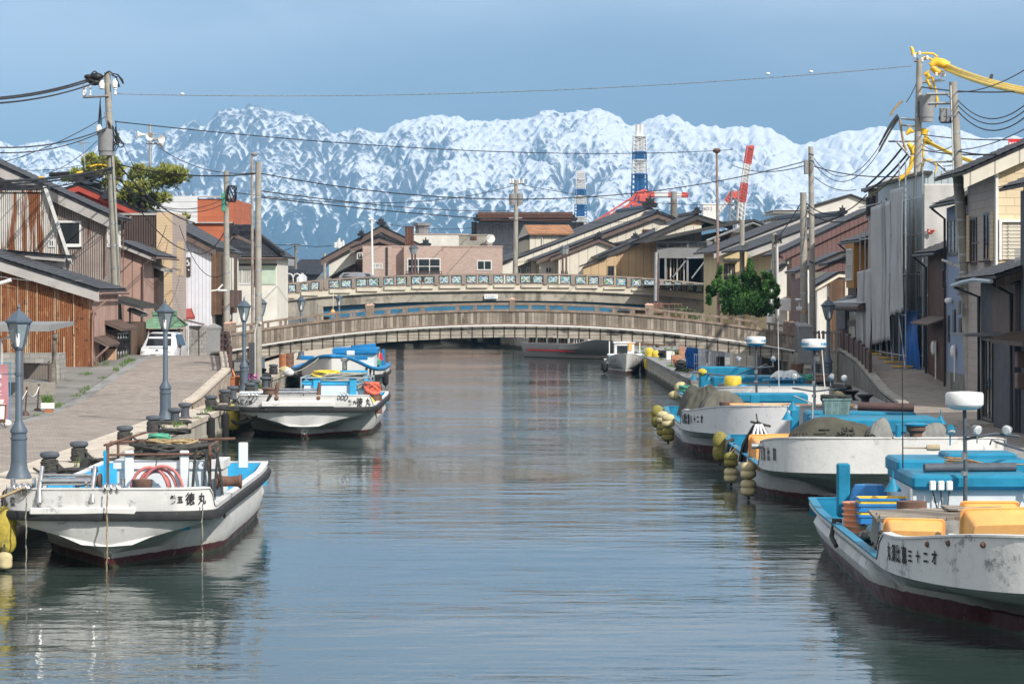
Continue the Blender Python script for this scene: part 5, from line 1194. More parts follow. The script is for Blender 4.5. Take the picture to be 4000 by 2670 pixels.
g.tube([(-1.27,-.38,1.76),(-.3,-.38,1.76)],.078,12).tube([(-1.27,-.36,1.88),(-.3,-.36,1.88)],.03,8)
b.add(g,'bow_roller','steel',50)
for x in(-1.68,.12):
 g=MB().cbox((x,-.38,1.62),(.42,.2,.16),bev=.05)
 for k in(-.12,0,.12):g.tube([V(x+k,-.42+.12*math.cos(a),1.62+.1*math.sin(a))for a in[i*math.pi/5 for i in range(10)]],.022,5,closed=True)
 b.add(g,'fairlead','steel',50)
g=MB()
for x,y in((-1.9,-.1),(.28,.0)):g.tube([(x,y,1.45),(x,y,1.8)],.05,8)
b.add(g,'steel_pin','steel',50)
b.bow_letters([('第',1.34,.17,.006),('五',1.47,.15,.006),('徳',1.66,.26,.004),('丸',1.88,.24,.004)],.62);b.bow_letters([('丸',-2.05,.2,.004),('徳',-1.88,.2,.004)],.5,'inkfade')
b.add(MB().lathe([(.03,-.01),(.05,.01),(.03,.03)],(.9,.24,1.08),10,'Y').lathe([(.03,-.01),(.05,.01),(.03,.03)],(1.5,.24,1.08),10,'Y'),'port_light','steel')
g=MB();b.add(capstan(g,(.52,1.2,.75),.2,.95),'capstan','ironrust',40)
def put(root_boat,name,label,cat,loc,build,group=None,rz=0):
 """a loose thing lying on a boat"""
 p=root_boat.w(*loc)if root_boat else Vector(loc);t=thing(name,label,cat,p,(root_boat.r.rotation_euler[2]if root_boat else 0)+rz,group);build(t);return t
def pl_(mb,name,mat,t,sm=None):return part(mb,name,M[mat],t,sm,True)
def hose(t):
 g=MB();rnd=random.Random(3)
 for k in range(5):g.tube([V((.30+.03*k)*math.cos(a)+.04*k*(-1)**k,-.05*k+rnd.uniform(-.02,.02),(.40+.03*k)*math.sin(a))for a in[-.6+i*(math.pi+1.2)/16 for i in range(17)]],.034,7)
 pl_(g,'coil','pinkhose',t,60);pl_(MB().tube([(0,-.1,.4),(.0,-.05,.52),(.02,.02,.65)],.012,4),'tie','rope',t)
put(A_,'hose','coiled pink hose hung on the white box of the nearest left boat','hose',(.60,2.95,1.36),hose)
put(A_,'rope_coil','tan rope coil lying on the blue aft deck of the nearest left boat','rope',(1.45,8.2,.80),lambda t:pl_(coil(MB(),(0,0,0),.22,.5,6,.03,.09,seed=4),'coil','ropetan',t,60))
put(A_,'net_pile','heap of dark ropes and nets on the pipe rack of the nearest left boat','net',(.85,3.9,2.0),lambda t:(pl_(tangle(MB(),(0,0,-.02),.95,.6,.3,24,.035,5),'rope','rope',t,60),pl_(tangle(MB(),(-.1,0,.1),.62,.4,.26,7,.032,8),'rope','ropetan',t,60),pl_(tangle(MB(),(-.35,.5,.3),.22,.22,.14,8,.05,9),'netting','gfoam',t,60)))
put(A_,'rope_hank','hank of black ropes hanging beside the white post of the nearest left boat','rope',(1.72,2.9,2.05),lambda t:pl_([g:=MB()]and[g.tube([V(.12*k-.25+.22*math.sin(a*.5)*(1 if k%2 else-.6),-.03*k,-.55+.72*math.cos(a))for a in[i*.42 for i in range(16)]],.028,5)for k in range(5)]and g,'rope','rope',t,60))
put(A_,'storage_box','light blue locker with rounded lid behind the bow roller of the left boat','box',(-1.35,2.6,.75),lambda t:pl_(MB().cbox((0,0,.42),(.55,.4,.84),bev=.05).cbox((0,0,.86),(.6,.45,.08),bev=.03),'box','bluedeck',t))
for i,(x,m,l,zt)in enumerate(((-1.55,'ropegrey','grey rope dangling from the bow fairlead into the water',1.45),(.05,'ropetan','orange tan rope dangling from the middle of the white bow',1.6),(1.9,'ropegrey','thin grey rope hanging off the bulwark step',1.3))):
 p=A_.w(x,-.64 if i<2 else-.3,0);rope(l+' of the nearest left boat',[p+V(.01*math.sin(k*1.7),-.02*(k%2),lerp(zt,-.15,k/12))for k in range(13)],.016,m,name='hanging_rope')
rope('two tan mooring lines from the nearest left boat bow to the quay',sag(A_.w(-1.6,-.4,1.66),(-11.3,58,1.3),.12),.03,'ropetan')
rope('dark line from the winch drum of the nearest left boat to a bollard',sag(A_.w(-.6,3.0,1.6),(-11.0,70.2,1.45),.18),.03)
fender('big yellow foam fender squeezed between the nearest left boat and quay',(-10.15,61.0,.25),(-9.95,60.9,1.4),(1.0,),.24,('foamyellow',),'rope',ring=False)
fender('small faded pink float under the big yellow fender at the quay',(-10.05,60.4,.02),(-10.1,60.7,.5),(.36,),.16,('foamcream',),'rope',ring=False)
B_=Boat('fishing_boat','wide bowed white fishing boat carrying a pale yellow float, second along the lamp lined bank','boat',-7.72,113.4,15.2,2.62,'hullB',zg=lambda s:lerp(1.60,1.22,sstep(.032,.05,s)),vdip=.52,zk=1.0,n=3.2,sb=.09,fine=.32,over=.5)
b=B_
b.add(MB().cbox((-.2,-.53,1.30),(2.7,.12,.2),bev=.03),'bow_board','hullB')
for x in(-1.0,.55):b.add(MB().tube([(x,-.42,1.25),(x,-.44,1.5),(x+.04,-.36,2.1)],[.09,.1,.06],8),'roller_arm','ironrust',50)
b.add(MB().tube([(-.95,-.38,1.72),(.5,-.38,1.72)],.09,12).tube([(-.95,-.34,1.85),(.5,-.34,1.85)],.03,8),'bow_roller','steel',50)
for x in(-1.85,1.5):
 g=MB()
 for k in(-.14,0,.14):g.tube([V(x+k,-.45+.13*math.cos(a),1.62+.1*math.sin(a))for a in[i*math.pi/5 for i in range(10)]],.025,5,closed=True)
 b.add(g,'fairlead','steel',50)
hs=b.add(MB().box((-.35,5.0,.75),(2.15,7.4,1.85)),'hauler_box','whitedeck')
b.add(MB().box((-.42,4.95,1.85),(2.2,7.45,1.98)).box((.1,7.2,1.98),(2.0,7.6,2.34)),'box_top','bluedeck',None,hs)
for x in(.15,1.55):b.add(MB().cbox((x,4.9,1.75),(.28,.1,.7),bev=.02),'post','bluedeck')
b.add(MB().cbox((1.3,4.86,1.2),(.5,.08,.6),bev=.03),'hatch','bluedeck')
g=MB()
for x in(-.45,2.25):g.tube([(x,4.8,.8),(x,4.8,2.15)],.035,6).tube([(x,7.5,1.9),(x,7.5,2.15)],.03,6)
g.tube([(-.45,4.8,2.12),(2.25,4.8,2.12)],.03,6).tube([(-.45,7.5,2.12),(2.25,7.5,2.12)],.03,6).tube([(-.45,4.8,2.12),(-.45,7.5,2.12)],.03,6).tube([(2.25,4.8,2.12),(2.25,7.5,2.12)],.03,6)
b.add(g,'pipe_rack','galv',50)
b.add(MB().tube([(1.1,7.3,2.3),(1.1,7.3,2.7)],.1,8).lathe([(.16,0),(.16,.1),(.05,.14)],(1.1,7.3,2.7),10),'exhaust','steel',40)
b.bow_letters([('第',1.72,.2,.007),('六',1.88,.18,.007),('徳',2.06,.36,.006),('丸',2.36,.32,.006)],.5);b.bow_letters([('丸',-2.45,.24,.006),('徳',-2.3,.26,.006),('六',-2.12,.18,.004),('第',-1.98,.18,.004)],.5,'inkfade')
b.add(MB().cbox((2.35,.4,1.35),(.10,.12,.5)).cbox((2.1,6.0,1.4),(.12,.12,.6)),'mooring_post','woodlight')
put(B_,'float','pale yellow oval float resting in the blue stern corner of the second left boat','float',(2.18,2.6,1.22),lambda t:(pl_(MB().ball((0,0,0),(.34,.28,.28),14,9),'body','foambright',t,60),pl_(MB().lathe([(.03,-.05),(.12,0),(.12,.12),(.05,.16)],(-.42,0,-.1),10,'X'),'cap','foamcream',t,40)))
put(B_,'cooler_box','white foam cooler box at the bow corner of the second left boat','box',(-1.9,1.6,1.22),lambda t:(pl_(MB().cbox((0,0,.2),(1.25,.5,.4),bev=.04),'box','polyfoam',t),pl_(MB().cbox((0,0,.44),(1.3,.55,.08),bev=.03),'lid','polyfoam',t)))
put(B_,'drum','rusty brown drum standing behind the white bow of the second left boat','drum',(-1.35,.9,1.0),lambda t:pl_(MB().lathe([(.26,0),(.26,.78),(.3,.8),(.3,.84),(.24,.86)],(0,0,0),14),'drum','ironrust',t,40))
put(B_,'drum','rusty drum under the coral net bag on the second left boat','drum',(2.4,4.6,.75),lambda t:pl_(MB().lathe([(.3,0),(.3,.7),(.33,.72)],(0,0,0),14),'drum','ironrust',t,40))
mk('coral',(.72,.16,.10),.8,.25,8,.02,14)
put(B_,'net_bag','coral red net bag draped over the rusty drum','net',(2.3,4.8,1.5),lambda t:pl_(tangle(MB(),(0,0,0),.3,.25,.42,16,.05,21),'net','coral',t,60))
put(B_,'net_pile','yellow and grey rope heap on the blue box of the second left boat','net',(.7,6.0,1.98),lambda t:(pl_(tangle(MB(),(.2,0,0),1.15,.7,.28,20,.04,31),'rope','ropegrey',t,60),pl_(tangle(MB(),(-.25,-.2,.12),.55,.4,.25,9,.045,33),'rope','yellowp',t,60),pl_(tangle(MB(),(1.1,-.9,-.3),.3,.2,.3,8,.035,35),'rope','ropegrey',t,60)))
rope('thick black hose looping from the second left boat bow to the quay bollard',sag(B_.w(-1.2,-.5,1.66),(-11.2,114.5,1.45),1.0,16),.06)
rope('black line from the second left boat gunwale to the quay',sag(B_.w(-2.3,-.0,1.6),(-11.2,118.5,1.4),.35),.04)
fender('yellow foam fender between the second left boat and quay wall',(-10.45,114.2,.25),(-10.4,114.2,1.4),(1.0,),.26,('foamyellow',),'rope',ring=False)
C_=Boat('fishing_boat','white fishing boat with bright blue gunwale and pointed bow, half under the footbridge','boat',-9.35,159.5,14,2.5,'hullC',zg=lambda s:1.30+.78*(1-sstep(0,.34,s))**1.5,vdip=.0,zk=.80,n=1.42,sb=.42,gt=.10,capm='bluegun',over=1.3,fine=.6,ww=.8,bul=.2)
b=C_
b.add(MB().cbox((-1.5,2.2,1.9),(.7,.3,.22),bev=.03).cbox((1.35,2.2,1.9),(.7,.3,.22),bev=.03).cbox((0,-.7,2.12),(.25,1.0,.1),bev=.03),'bitt','bluegun')
cb=b.add(MB().box((-.2,5.5,.75),(1.9,9,2.05)),'cabin','whitedeck');b.add(MB().cbox((.85,7.2,2.2),(2.4,3.9,.3),bev=.04).cbox((1.3,6,2.45),(1.3,1.2,.3),bev=.04),'cabin_roof','bluegun',None,cb)
b.add(MB().cbox((.75,3.4,1.9),(.35,.35,.5),bev=.04).lathe([(.16,-.2),(.16,.2)],(.75,3.2,2.1),12,'X'),'winch','whitedeck')
b.add(MB().cbox((2.1,12.5,1.7),(.16,.16,.9),bev=.02),'stern_post','bluegun')
for sg,s0,s1 in((1,.165,.27),(-1,.20,.27)):b.letters(list('富栄丸')if sg>0 else list('丸栄富')[::-1],s0,s1,sg,.42,.45,'black',.85,.012)
put(C_,'net_bin','green netting heaped in the blue stern of the boat under the footbridge','net',(1.3,10.2,1.25),lambda t:pl_(MB().cbox((0,0,.2),(1.5,1.2,.5),bev=.14),'net','gfoam',t))
put(C_,'flag_pole','red marker flag leaning at the stern of the boat under the footbridge','flag',(1.8,11.8,1.2),lambda t:(pl_(MB().tube([(0,0,0),(.12,0,.85)],.02,5),'pole','whitepaint',t),pl_(MB().slab((0,0,.3),(.32,0,.35),(.26,.02,.75),(.05,.02,.7),.01),'flag','red',t)))
fender('black tyre fender hanging on the starboard quarter of the boat under the footbridge',C_.w(2.55,4.5,.35),C_.w(2.45,4.5,1.35),(.75,),.17,('tyre',),'rope',group=None,ring=False)
rope('grey mooring line from the pointed bow to the quay bollard',sag(C_.w(-.6,-.6,2.05),(-12.6,158,1.4),.5),.04,'ropegrey')
def zgR(top,low=1.02,a=.235,c=.275):
 return lambda s:lerp(top+.28*(1-sstep(0,.2,s)),low+.05*max(0,(s-.85)/.15),sstep(a,c,s))
def radar(b,x,y,z0,z1,d=.69,lampm=None,brand=True,bow=True):
 m=b.add(MB().tube([(x,y,z0),(x+.02,y,z0+(z1-z0)*.5),(x,y,z1)],[.045,.04,.035],8),'mast','iron',50)
 b.add(MB().lathe([(.06,0),(.06,.14)],(x,y,z0+(z1-z0)*.62),8).lathe([(.07,0),(.07,.08)],(x,y,z0+(z1-z0)*.5),8),'clamp','steel',40,m)
 r=d/2
 rd=b.add(MB().lathe([(r*.55,-.02),(r*.85,.02),(r*.97,.07)],(x,y,z1),24),'radar_base','bluep' if brand else 'whitepaint',50,m)
 b.add(MB().lathe([(r*.97,.07),(r,.09),(r,.27),(r*.93,.31),(r*.3,.33)],(x,y,z1),24),'radar_dome','ceramic',40,m)
 if brand:
  for a,tx in((-62,'FURUNO'),(58,'FURUNO')):
   for i,ch in enumerate(tx):
    an=R(a-90+(i-2.5)*10.5);q=V(x+math.cos(an)*(r+.004),y+math.sin(an)*(r+.004),z1+.17)
    text(ch,.10,M['bluep'],m,'lettering',face_m(q,(-math.sin(an),math.cos(an),0),(0,0,1)),.002,1,True,.004)
 return m
def spot(b,x,y,z,mat='galv'):
 Q=Matrix.Translation((x,y,z))@Matrix.Rotation(R(-58+25*math.sin(9*x)),4,'X')@Matrix.Rotation(R(40*math.sin(17*x)),4,'Y')
 o=b.add(MB().lathe([(.025,.16),(.06,.14),(.095,.02),(.105,0)],(0,0,0),12).xf(Q).tube([(x,y+.1,z),(x,y+.12,z-.25)],.015,5),'flood_lamp',mat,50);b.add(MB().lathe([(.095,0),(.07,-.025),(.01,-.03)],(0,0,0),12).xf(Q),'lens','headlamp',40,o)
def shade(b,x,y,z,mat='bluedeckD'):b.add(MB().lathe([(.03,.24),(.05,.2),(.17,0),(.16,.0)],(x,y,z),14).tube([(x,y,z+.22),(x,y,z+.4)],.015,5),'lamp_shade',mat,50)
def crate(t,w,d,h,m,n=1,m2=None):
 for k in range(n):
  z=k*(h*.55);g=MB()
  for(cx,cy,sx,sy)in((0,-d/2,w,.03),(0,d/2,w,.03),(-w/2,0,.03,d),(w/2,0,.03,d)):g.cbox((cx,cy,z+h/2),(sx,sy,h*.96),bev=.01)
  g.cbox((0,0,z+.02),(w-.06,d-.06,.03));o=pl_(g,'tray' if n>1 else 'body',m2 if(m2 and k%2)else m,t)
  g=MB()
  for s in(-1,1):g.cbox((0,s*(d/2+.015),z+h-.03),(w+.06,.04,.05)).cbox((s*(w/2+.015),0,z+h-.03),(.04,d,.05))
  part(g,'rim',M[m],o,None,True)
def tub(t,w,d,h,m='orange',tilt=0):
 g=MB()
 def ring(k,z,r=.08):
  P=[];hw,hd=w/2*k,d/2*k
  for cx,cy,a0 in((hw-r,hd-r,0),(-hw+r,hd-r,90),(-hw+r,-hd+r,180),(hw-r,-hd+r,270)):
   for a in(0,30,60,90):P.append(V(cx+r*math.cos(R(a0+a)),cy+r*math.sin(R(a0+a)),z))
  return P
 rs=[ring(.88,0),ring(.98,h),ring(1.06,h),ring(1.06,h+.05),ring(.98,h+.05),ring(.93,h-.02),ring(.84,.06)];n=16
 for r_ in rs:g.v+=[tuple(p)for p in r_]
 for j in range(len(rs)-1):
  for i in range(n):g.f.append((j*n+i,j*n+(i+1)%n,(j+1)*n+(i+1)%n,(j+1)*n+i))
 g.f.append(tuple(range(n-1,-1,-1)));g.f.append(tuple(range((len(rs)-1)*n,len(rs)*n)))
 if tilt:g.xf(Matrix.Rotation(tilt[0],4,'X')@Matrix.Rotation(tilt[1],4,'Y'))
 pl_(g,'tub',m,t,40)
def tarp(t,w,d,h,m,seed=0,peaks=2,amp=.05):
 rnd=random.Random(seed);ph=[rnd.uniform(0,6)for _ in range(8)]
 def fn(u,v):
  x,y=(u-.5)*2,(v-.5)*2;r=max(abs(x),abs(y))**1.0
  e=max(0,1-(.5*r+.5*min(1,math.hypot(x,y)))**2.6)**.75
  k=1+.10*math.sin(3.4*x+ph[0])*math.cos(3*y+ph[1])+.05*math.sin(peaks*2.2*x+ph[2])
  fold=amp*(abs(math.sin(9*math.atan2(y,x)+ph[3]+3*r))*r*(1.3-r)*2+.5*math.sin(14*x+9*y+ph[4])*.4)
  return V(x*w/2*(1+.05*math.sin(7*v+ph[5])),y*d/2*(1+.05*math.sin(8*u+ph[6])),h*e*k*.9+fold)
 return pl_(MB().grid(fn,34,30),'cover',m,t,70)
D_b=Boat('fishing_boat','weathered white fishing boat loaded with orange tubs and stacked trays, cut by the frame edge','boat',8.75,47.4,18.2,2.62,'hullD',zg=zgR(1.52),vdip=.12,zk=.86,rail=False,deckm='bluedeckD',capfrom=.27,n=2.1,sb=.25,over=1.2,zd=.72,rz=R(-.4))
b=D_b
b.letters(list('丸須比恵三十二才'),.205,.085,-1,[.30,.30,.30,.30,.22,.2,.2,.22],.55,'ink',.72,.008)
g=MB()
for s_,z in((.105,.86),(.075,.88),(.04,.85)):
 p,t_,u_=b.at(s_,-1,z,.0);g.ball(p,.05,8,6)
b.add(g,'hawse_hole','ironrust',50)
cb=b.add(MB().box((-1.2,10.6,.72),(1.0,14.4,1.8)),'cabin','whitedeck')
b.add(MB().cbox((-.1,12.4,1.92),(2.3,4.0,.28),bev=.06),'cabin_roof','bluedeckD',None,cb)
b.add(MB().cbox((.05,13.8,2.06),(2.6,2.0,.3),bev=.05).cbox((.5,13.9,2.24),(1.4,1.3,.14),bev=.04),'cabin_roof','bluedeckD',None,cb)
b.add(MB().tube([(-.9,11.3,2.14),(.9,11.6,2.14)],.09,8),'roof_pipe','iron',50,cb)
g=MB()
for x in(-.86,-.70,-.54,1.02):g.cbox((x,10.36,1.86),(.12,.08,.19),bev=.02)
b.add(g,'switch_box','ceramic',None,cb)
g=MB()
for x,q in((-.86,-.7),(-.70,-.66),(-.54,-.6),(1.02,.8),(1.05,1.4)):g.tube([(x,10.4,1.77),((x+q)/2,10.38,1.45),(q,10.5,1.15),(q+.05,10.55,.9)],.014,5)
b.add(g,'cable','black',50,cb)
b.add(MB().tube([(-1.26,10.5,.8),(-1.26,10.5,1.8)],.045,8).tube([(1.35,10.4,.8),(1.35,10.4,1.75)],.03,8),'pipe','galv',50,cb)
mD=radar(b,-.28,10.2,.8,3.32,.72,brand=False)
b.add(MB().tube([(-.25,10.2,2.75),(.3,10.2,2.85),(.75,10.2,2.8)],.03,6),'mast_arm','iron',50)
spot(b,-.55,10.1,2.88,'bluedeckD');spot(b,-.05,10.05,2.92);spot(b,.5,10.1,2.92)
b.add(MB().tube([(-1.15,12.6,2.0),(-1.17,12.6,5.1)],[.014,.008],5),'whip_aerial','black',50)
b.add(MB().cbox((-2.05,15.3,1.45),(.26,.3,1.1),bev=.03),'stern_post','bluedeckD')
shade(b,-1.55,10.9,1.72);shade(b,1.75,10.2,1.5)
b.add(capstan(MB(),(-1.35,9.6,.72),.27,.9),'capstan','ironrust',40)
put(D_b,'basket','upturned blue plastic basket beside the cabin of the nearest weathered boat','basket',(-1.62,14.4,1.2),lambda t:(pl_(MB().lathe([(.42,0),(.36,.32),(.3,.42),(.05,.44)],(0,0,0),8),'body','bluelace',t,20),pl_(MB().lathe([(.44,-.02),(.44,.04)],(0,0,0),8),'rim','bluelace',t)))
put(D_b,'crate_stack','stack of blue and yellow fish trays on the nearest weathered boat','crates',(-1.72,11.0,1.1),lambda t:crate(t,.95,.62,.19,'bluelace',4,'yellowp'))
put(D_b,'bucket_stack','stack of orange nested baskets by the low rail of the nearest weathered boat','baskets',(-2.22,11.4,.8),lambda t:[pl_(MB().lathe([(.19,k*.11),(.235,k*.11+.10),(.255,k*.11+.10),(.255,k*.11+.13),(.2,k*.11+.13)],(0,0,0),12),'basket','orangepink',t,40)for k in range(6)])
put(D_b,'fish_tub','orange fish tub tilted behind the bow of the nearest weathered boat','tub',(-1.9,4.7,1.2),lambda t:tub(t,1.0,.6,.5,'orange',(R(-76),R(5))))
put(D_b,'fish_tub','orange fish tub at the frame edge on the nearest weathered boat','tub',(-.5,3.7,1.38),lambda t:tub(t,1.25,.62,.6,'orange',(R(-72),R(-4))))
put(D_b,'fish_tub','orange tub lying under the canvas table of the nearest weathered boat','tub',(-.3,6.6,1.25),lambda t:tub(t,1.0,.7,.45,'orange',(R(-60),0)))
put(D_b,'fish_tub','small upright orange tub next to the canvas drape by the low rail','tub',(-1.85,5.8,.74),lambda t:tub(t,.42,.5,.5,'yellowcover' if False else 'orange'))
def table(t):
 pl_(MB().cbox((0,0,.62),(2.35,1.3,.05),rx=R(3),ry=R(-1.5)).cbox((.9,.5,.67),(1.5,1.0,.03),ry=R(2)),'top','woodgrey',t)
 rnd=random.Random(5)
 def dr(u,v):return V(-1.1+2.2*u,-.62-.10*v+.05*math.sin(18*u)*v,.62-.5*v*(1 if u<.2 or u>.6 else .75+.2*math.sin(20*u)))
 pl_(MB().grid(dr,40,8),'drape','canvasgrey',t,60);pl_(MB().grid(lambda u,v:V(-1.1-.06*v,-.6+1.1*u,.62-.5*v+.03*math.sin(15*u)),16,6),'drape','canvasgrey',t,60)
put(D_b,'work_table','makeshift table of boards draped in grey canvas on the nearest weathered boat','table',(-1.3,6.1,1.02),table)
put(D_b,'broom','straw broom lying on the blue cabin roof of the nearest weathered boat','broom',(-.25,11.9,2.16),lambda t:(pl_(MB().tube([(.55,0,.02),(1.7,-.5,.04)],.018,6),'handle','woodlight',t),pl_(MB().add(*[(lambda g:(g.v,g.f))((lambda g:[g.tube([(.6,0,.03),(.15,.16*math.sin(k),.03+.05*(k%3)),(-.15,.26*math.sin(k*1.0),.04+.05*(k%3))],.014,4)for k in range(26)]and g)(MB()))][0]),'bristles','broom',t)))
put(D_b,'mallet','wooden mallet lying on the high blue cabin roof','mallet',(-.55,13.4,2.36),lambda t:(pl_(MB().lathe([(.06,-.13),(.065,0),(.06,.13)],(.1,0,.06),10,'X'),'head','woodlight',t),pl_(MB().tube([(0,0,.05),(-.5,.15,.05)],.016,5),'handle','woodlight',t)))
put(D_b,'boat_hook','long dark boat hook resting over the cabin roof','pole',(.9,12.6,2.3),lambda t:(pl_(MB().tube([(-.3,-.6,.3),(.5,.4,.05)],.025,6),'shaft','iron',t),pl_(MB().tube([(-.3,-.6,.3),(-.4,-.6,.35),(-.42,-.55,.25)],.02,5),'hook','iron',t)))
put(D_b,'rope_heap','dark ropes heaped at the low rail of the nearest weathered boat','rope',(-2.1,9.1,.8),lambda t:pl_(tangle(MB(),(0,0,0),.3,.6,.25,10,.04,41),'rope','rope',t,60))
rope('black mooring rope hitched over the stern rail of the nearest weathered boat',[D_b.w(-2.45,11.6,1.1),D_b.w(-2.6,11.6,1.12),D_b.w(-2.66,11.5,.8),D_b.w(-2.6,11.2,.65)],.05)
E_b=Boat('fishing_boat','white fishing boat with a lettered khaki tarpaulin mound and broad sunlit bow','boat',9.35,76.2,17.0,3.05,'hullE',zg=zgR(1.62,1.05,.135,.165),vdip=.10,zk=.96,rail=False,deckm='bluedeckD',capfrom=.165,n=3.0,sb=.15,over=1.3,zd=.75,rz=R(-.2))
b=E_b
b.letters(list('丸須比恵'),.125,.05,-1,.34,.5,'inkfade',.5,.01)
p,t_,u_=b.at(.105,-1,.82,.0);b.add(MB().tube([p,p+V(-.3,-.02,0)],.07,8),'rail_stub','galv',50)
b.add(MB().box((-.6,9.6,.75),(2.6,12.2,1.55)),'cabin','whitedeck');b.add(MB().cbox((.95,10.9,1.72),(3.5,2.9,.4),bev=.05),'cabin_roof','bluedeckD')
b.add(MB().cbox((-1.0,14.5,1.6),(.25,.2,1.0),bev=.03).cbox((.15,14.6,1.6),(.28,.2,1.0),bev=.03),'stern_post','bluedeckD')
b.add(MB().cbox((.9,14.4,1.5),(3.2,1.6,.9),bev=.06),'deck_house','bluedeckD')
b.add(MB().tube([(.7,12.9,2.15),(2.3,12.6,2.12)],.13,10),'roof_pipe','brownmetal',50)
radar(b,-.35,15.3,.9,3.75,.74);spot(b,-.95,15.2,2.95);spot(b,.15,15.2,2.9);spot(b,.55,15.2,2.9)
b.add(MB().tube([(-1.0,15.3,2.6),(-.35,15.3,2.5),(.6,15.3,2.6)],.03,6),'mast_arm','iron',50)
b.add(MB().tube([(.1,15.7,1.5),(-.2,15.7,5.4)],[.022,.012],5),'whip_aerial','ceramic',50)
shade(b,-1.35,11.2,2.1);shade(b,-1.55,10.6,1.85);shade(b,2.75,10.2,1.75)
b.add(MB().tube([(-1.3,11.2,2.5),(-.8,11.0,2.3),(-.8,10.9,.8)],.03,6),'lamp_arm','galv',50)
b.add(capstan(MB(),(1.2,3.6,1.2),.24,.8),'capstan','ironrust',40);b.add(MB().lathe([(.3,0),(.32,.04),(.2,.08)],(1.2,3.6,2.0),14).lathe([(.3,0),(.3,.06)],(1.2,3.6,1.2),14),'capstan_cap','bluedeckD',40)
b.add(MB().cbox((.72,3.5,1.6),(.12,.3,.9),bev=.02),'post','bluedeckD')
def tarpE(t):
 o=tarp(t,3.1,2.3,1.2,'canvas',7,2,.06)
 for i,ch in enumerate('第二栄丸'):text(ch,.44,M['charink'],t,'lettering',face_m((-1.0+i*.62,-1.08+.04*abs(i-1.5),.66+(.1 if 0<i<3 else-.02)),(1,.05,0),(0,.75,.66)),.03,.9,True,.006)
put(E_b,'tarpaulin','khaki tarpaulin mound with faded painted characters on the second nearest boat','tarpaulin',(-.75,5.2,1.0),tarpE)
put(E_b,'tarpaulin','crumpled grey sheet wrapped round gear at the bow of the second nearest boat','tarpaulin',(.35,4.6,1.1),lambda t:tarp(t,.95,.9,1.1,'canvasgrey',9,2,.05))
put(E_b,'tarpaulin','brown and grey sheet over a drum behind the white bow rail','tarpaulin',(1.7,5.2,1.1),lambda t:tarp(t,1.5,1.0,1.0,'canvasgrey',12,2,.06))
put(E_b,'fish_tub','large worn orange tub standing on end by the low rail of the second nearest boat','tub',(-2.4,4.9,1.12),lambda t:tub(t,1.1,.85,.7,'orange',(R(-80),R(-4))))
def bin_(t):
 tub(t,1.4,.7,.45,'orange');text('CTA',.3,M['black'],t,'lettering',face_m((.1,-.365,.22),(1,0,0),(0,0,1)),.003,1.2,True,.015)
put(E_b,'fish_bin','orange bin marked with black letters behind the net heap','tub',(-1.45,8.2,1.05),bin_)
put(E_b,'fish_bin','small orange bin beside the net heap on the second nearest boat','tub',(-2.1,7.4,1.0),lambda t:tub(t,.6,.55,.35,'orange'))
put(E_b,'fish_tray','flat orange tray in front of the khaki tarpaulin','tray',(-1.55,2.9,1.45),lambda t:tub(t,1.5,.6,.2,'orangepink'))
def netE(t):
 g=MB();rnd=random.Random(2)
 for k in range(26):
  a=rnd.uniform(0,6.28);r=rnd.uniform(.25,.5);g.tube([(math.cos(a)*r,math.sin(a)*r*.8,-.02),(math.cos(a)*r*.8,math.sin(a)*r*.6,.45),(math.cos(a+.2)*r*.25,math.sin(a)*r*.2,.95),(.0,0,1.08)],[.06,.06,.05,.03],6)
 pl_(g,'net','black',t,60);g=MB()
 for a,r in((-2.2,.52),(-1.7,.5),(-1.2,.5),(-.6,.55)):g.tube([(math.cos(a)*r,math.sin(a)*r,0),(math.cos(a)*r*.75,math.sin(a)*r*.75,.5),(math.cos(a)*.1,math.sin(a)*.1,1.0)],.045,7)
 pl_(g,'float_line','silvertape',t,60);pl_(MB().tube([(0,0,1.0),(-.05,0,1.3)],.02,5).tube([(-.2,0,1.08),(.35,.1,.95)],.04,6),'tie','rope',t)
put(E_b,'net_pile','black net tied up in a cone with silver lines on the second nearest boat','net',(-2.62,7.6,.85),netE)
put(E_b,'rope_heap','cream rope coils behind the black net cone','rope',(-1.9,9.4,1.1),lambda t:pl_(tangle(MB(),(0,0,0),.8,.5,.3,14,.05,43),'rope','ropegrey',t,60))
def basketE(t):
 g=MB().lathe([(.5,0),(.56,.42),(.6,.42),(.6,.47)],(0,0,0),4)
 pl_(g.xf(Matrix.Rotation(R(0),4,'Z')@Matrix.Diagonal((1,.8,1,1))),'basket','greenbasket',t);pl_(tangle(MB(),(0,0,.4),.45,.3,.15,9,.03,51),'rope','rope',t,60)
put(E_b,'basket','grey green lattice basket full of rope on the blue cabin','basket',(.05,12.7,1.92),basketE)
for i,(x,y,tx,hs,r,ms,lab)in enumerate(((-3.15,15.6,-2.9,(.95,),.22,('foamolive',),'large olive foam fender hanging at the stern of the second nearest boat'),(-3.2,10.0,-3.02,(.44,.44),.20,('foamcream','foamolive'),'pair of cream and olive floats strung on tan rope amidships'),(-3.12,4.4,-2.95,(.46,.46),.21,('foamcream','foamcream'),'pair of cream floats on grey rope below the worn orange tub'))):
 q=E_b.w(x,y,.1 if i else .35);fender(lab,q,E_b.w(tx,y,1.12),hs,r,ms)
rope('thick black rope hitched over the low stern rail of the second nearest boat',[E_b.w(-2.9,13.4,1.15),E_b.w(-3.1,13.2,1.1),E_b.w(-3.15,12.6,.8),E_b.w(-3.1,12.2,.55),E_b.w(-3.06,12.0,.8),E_b.w(-2.95,11.9,1.1)],.06)
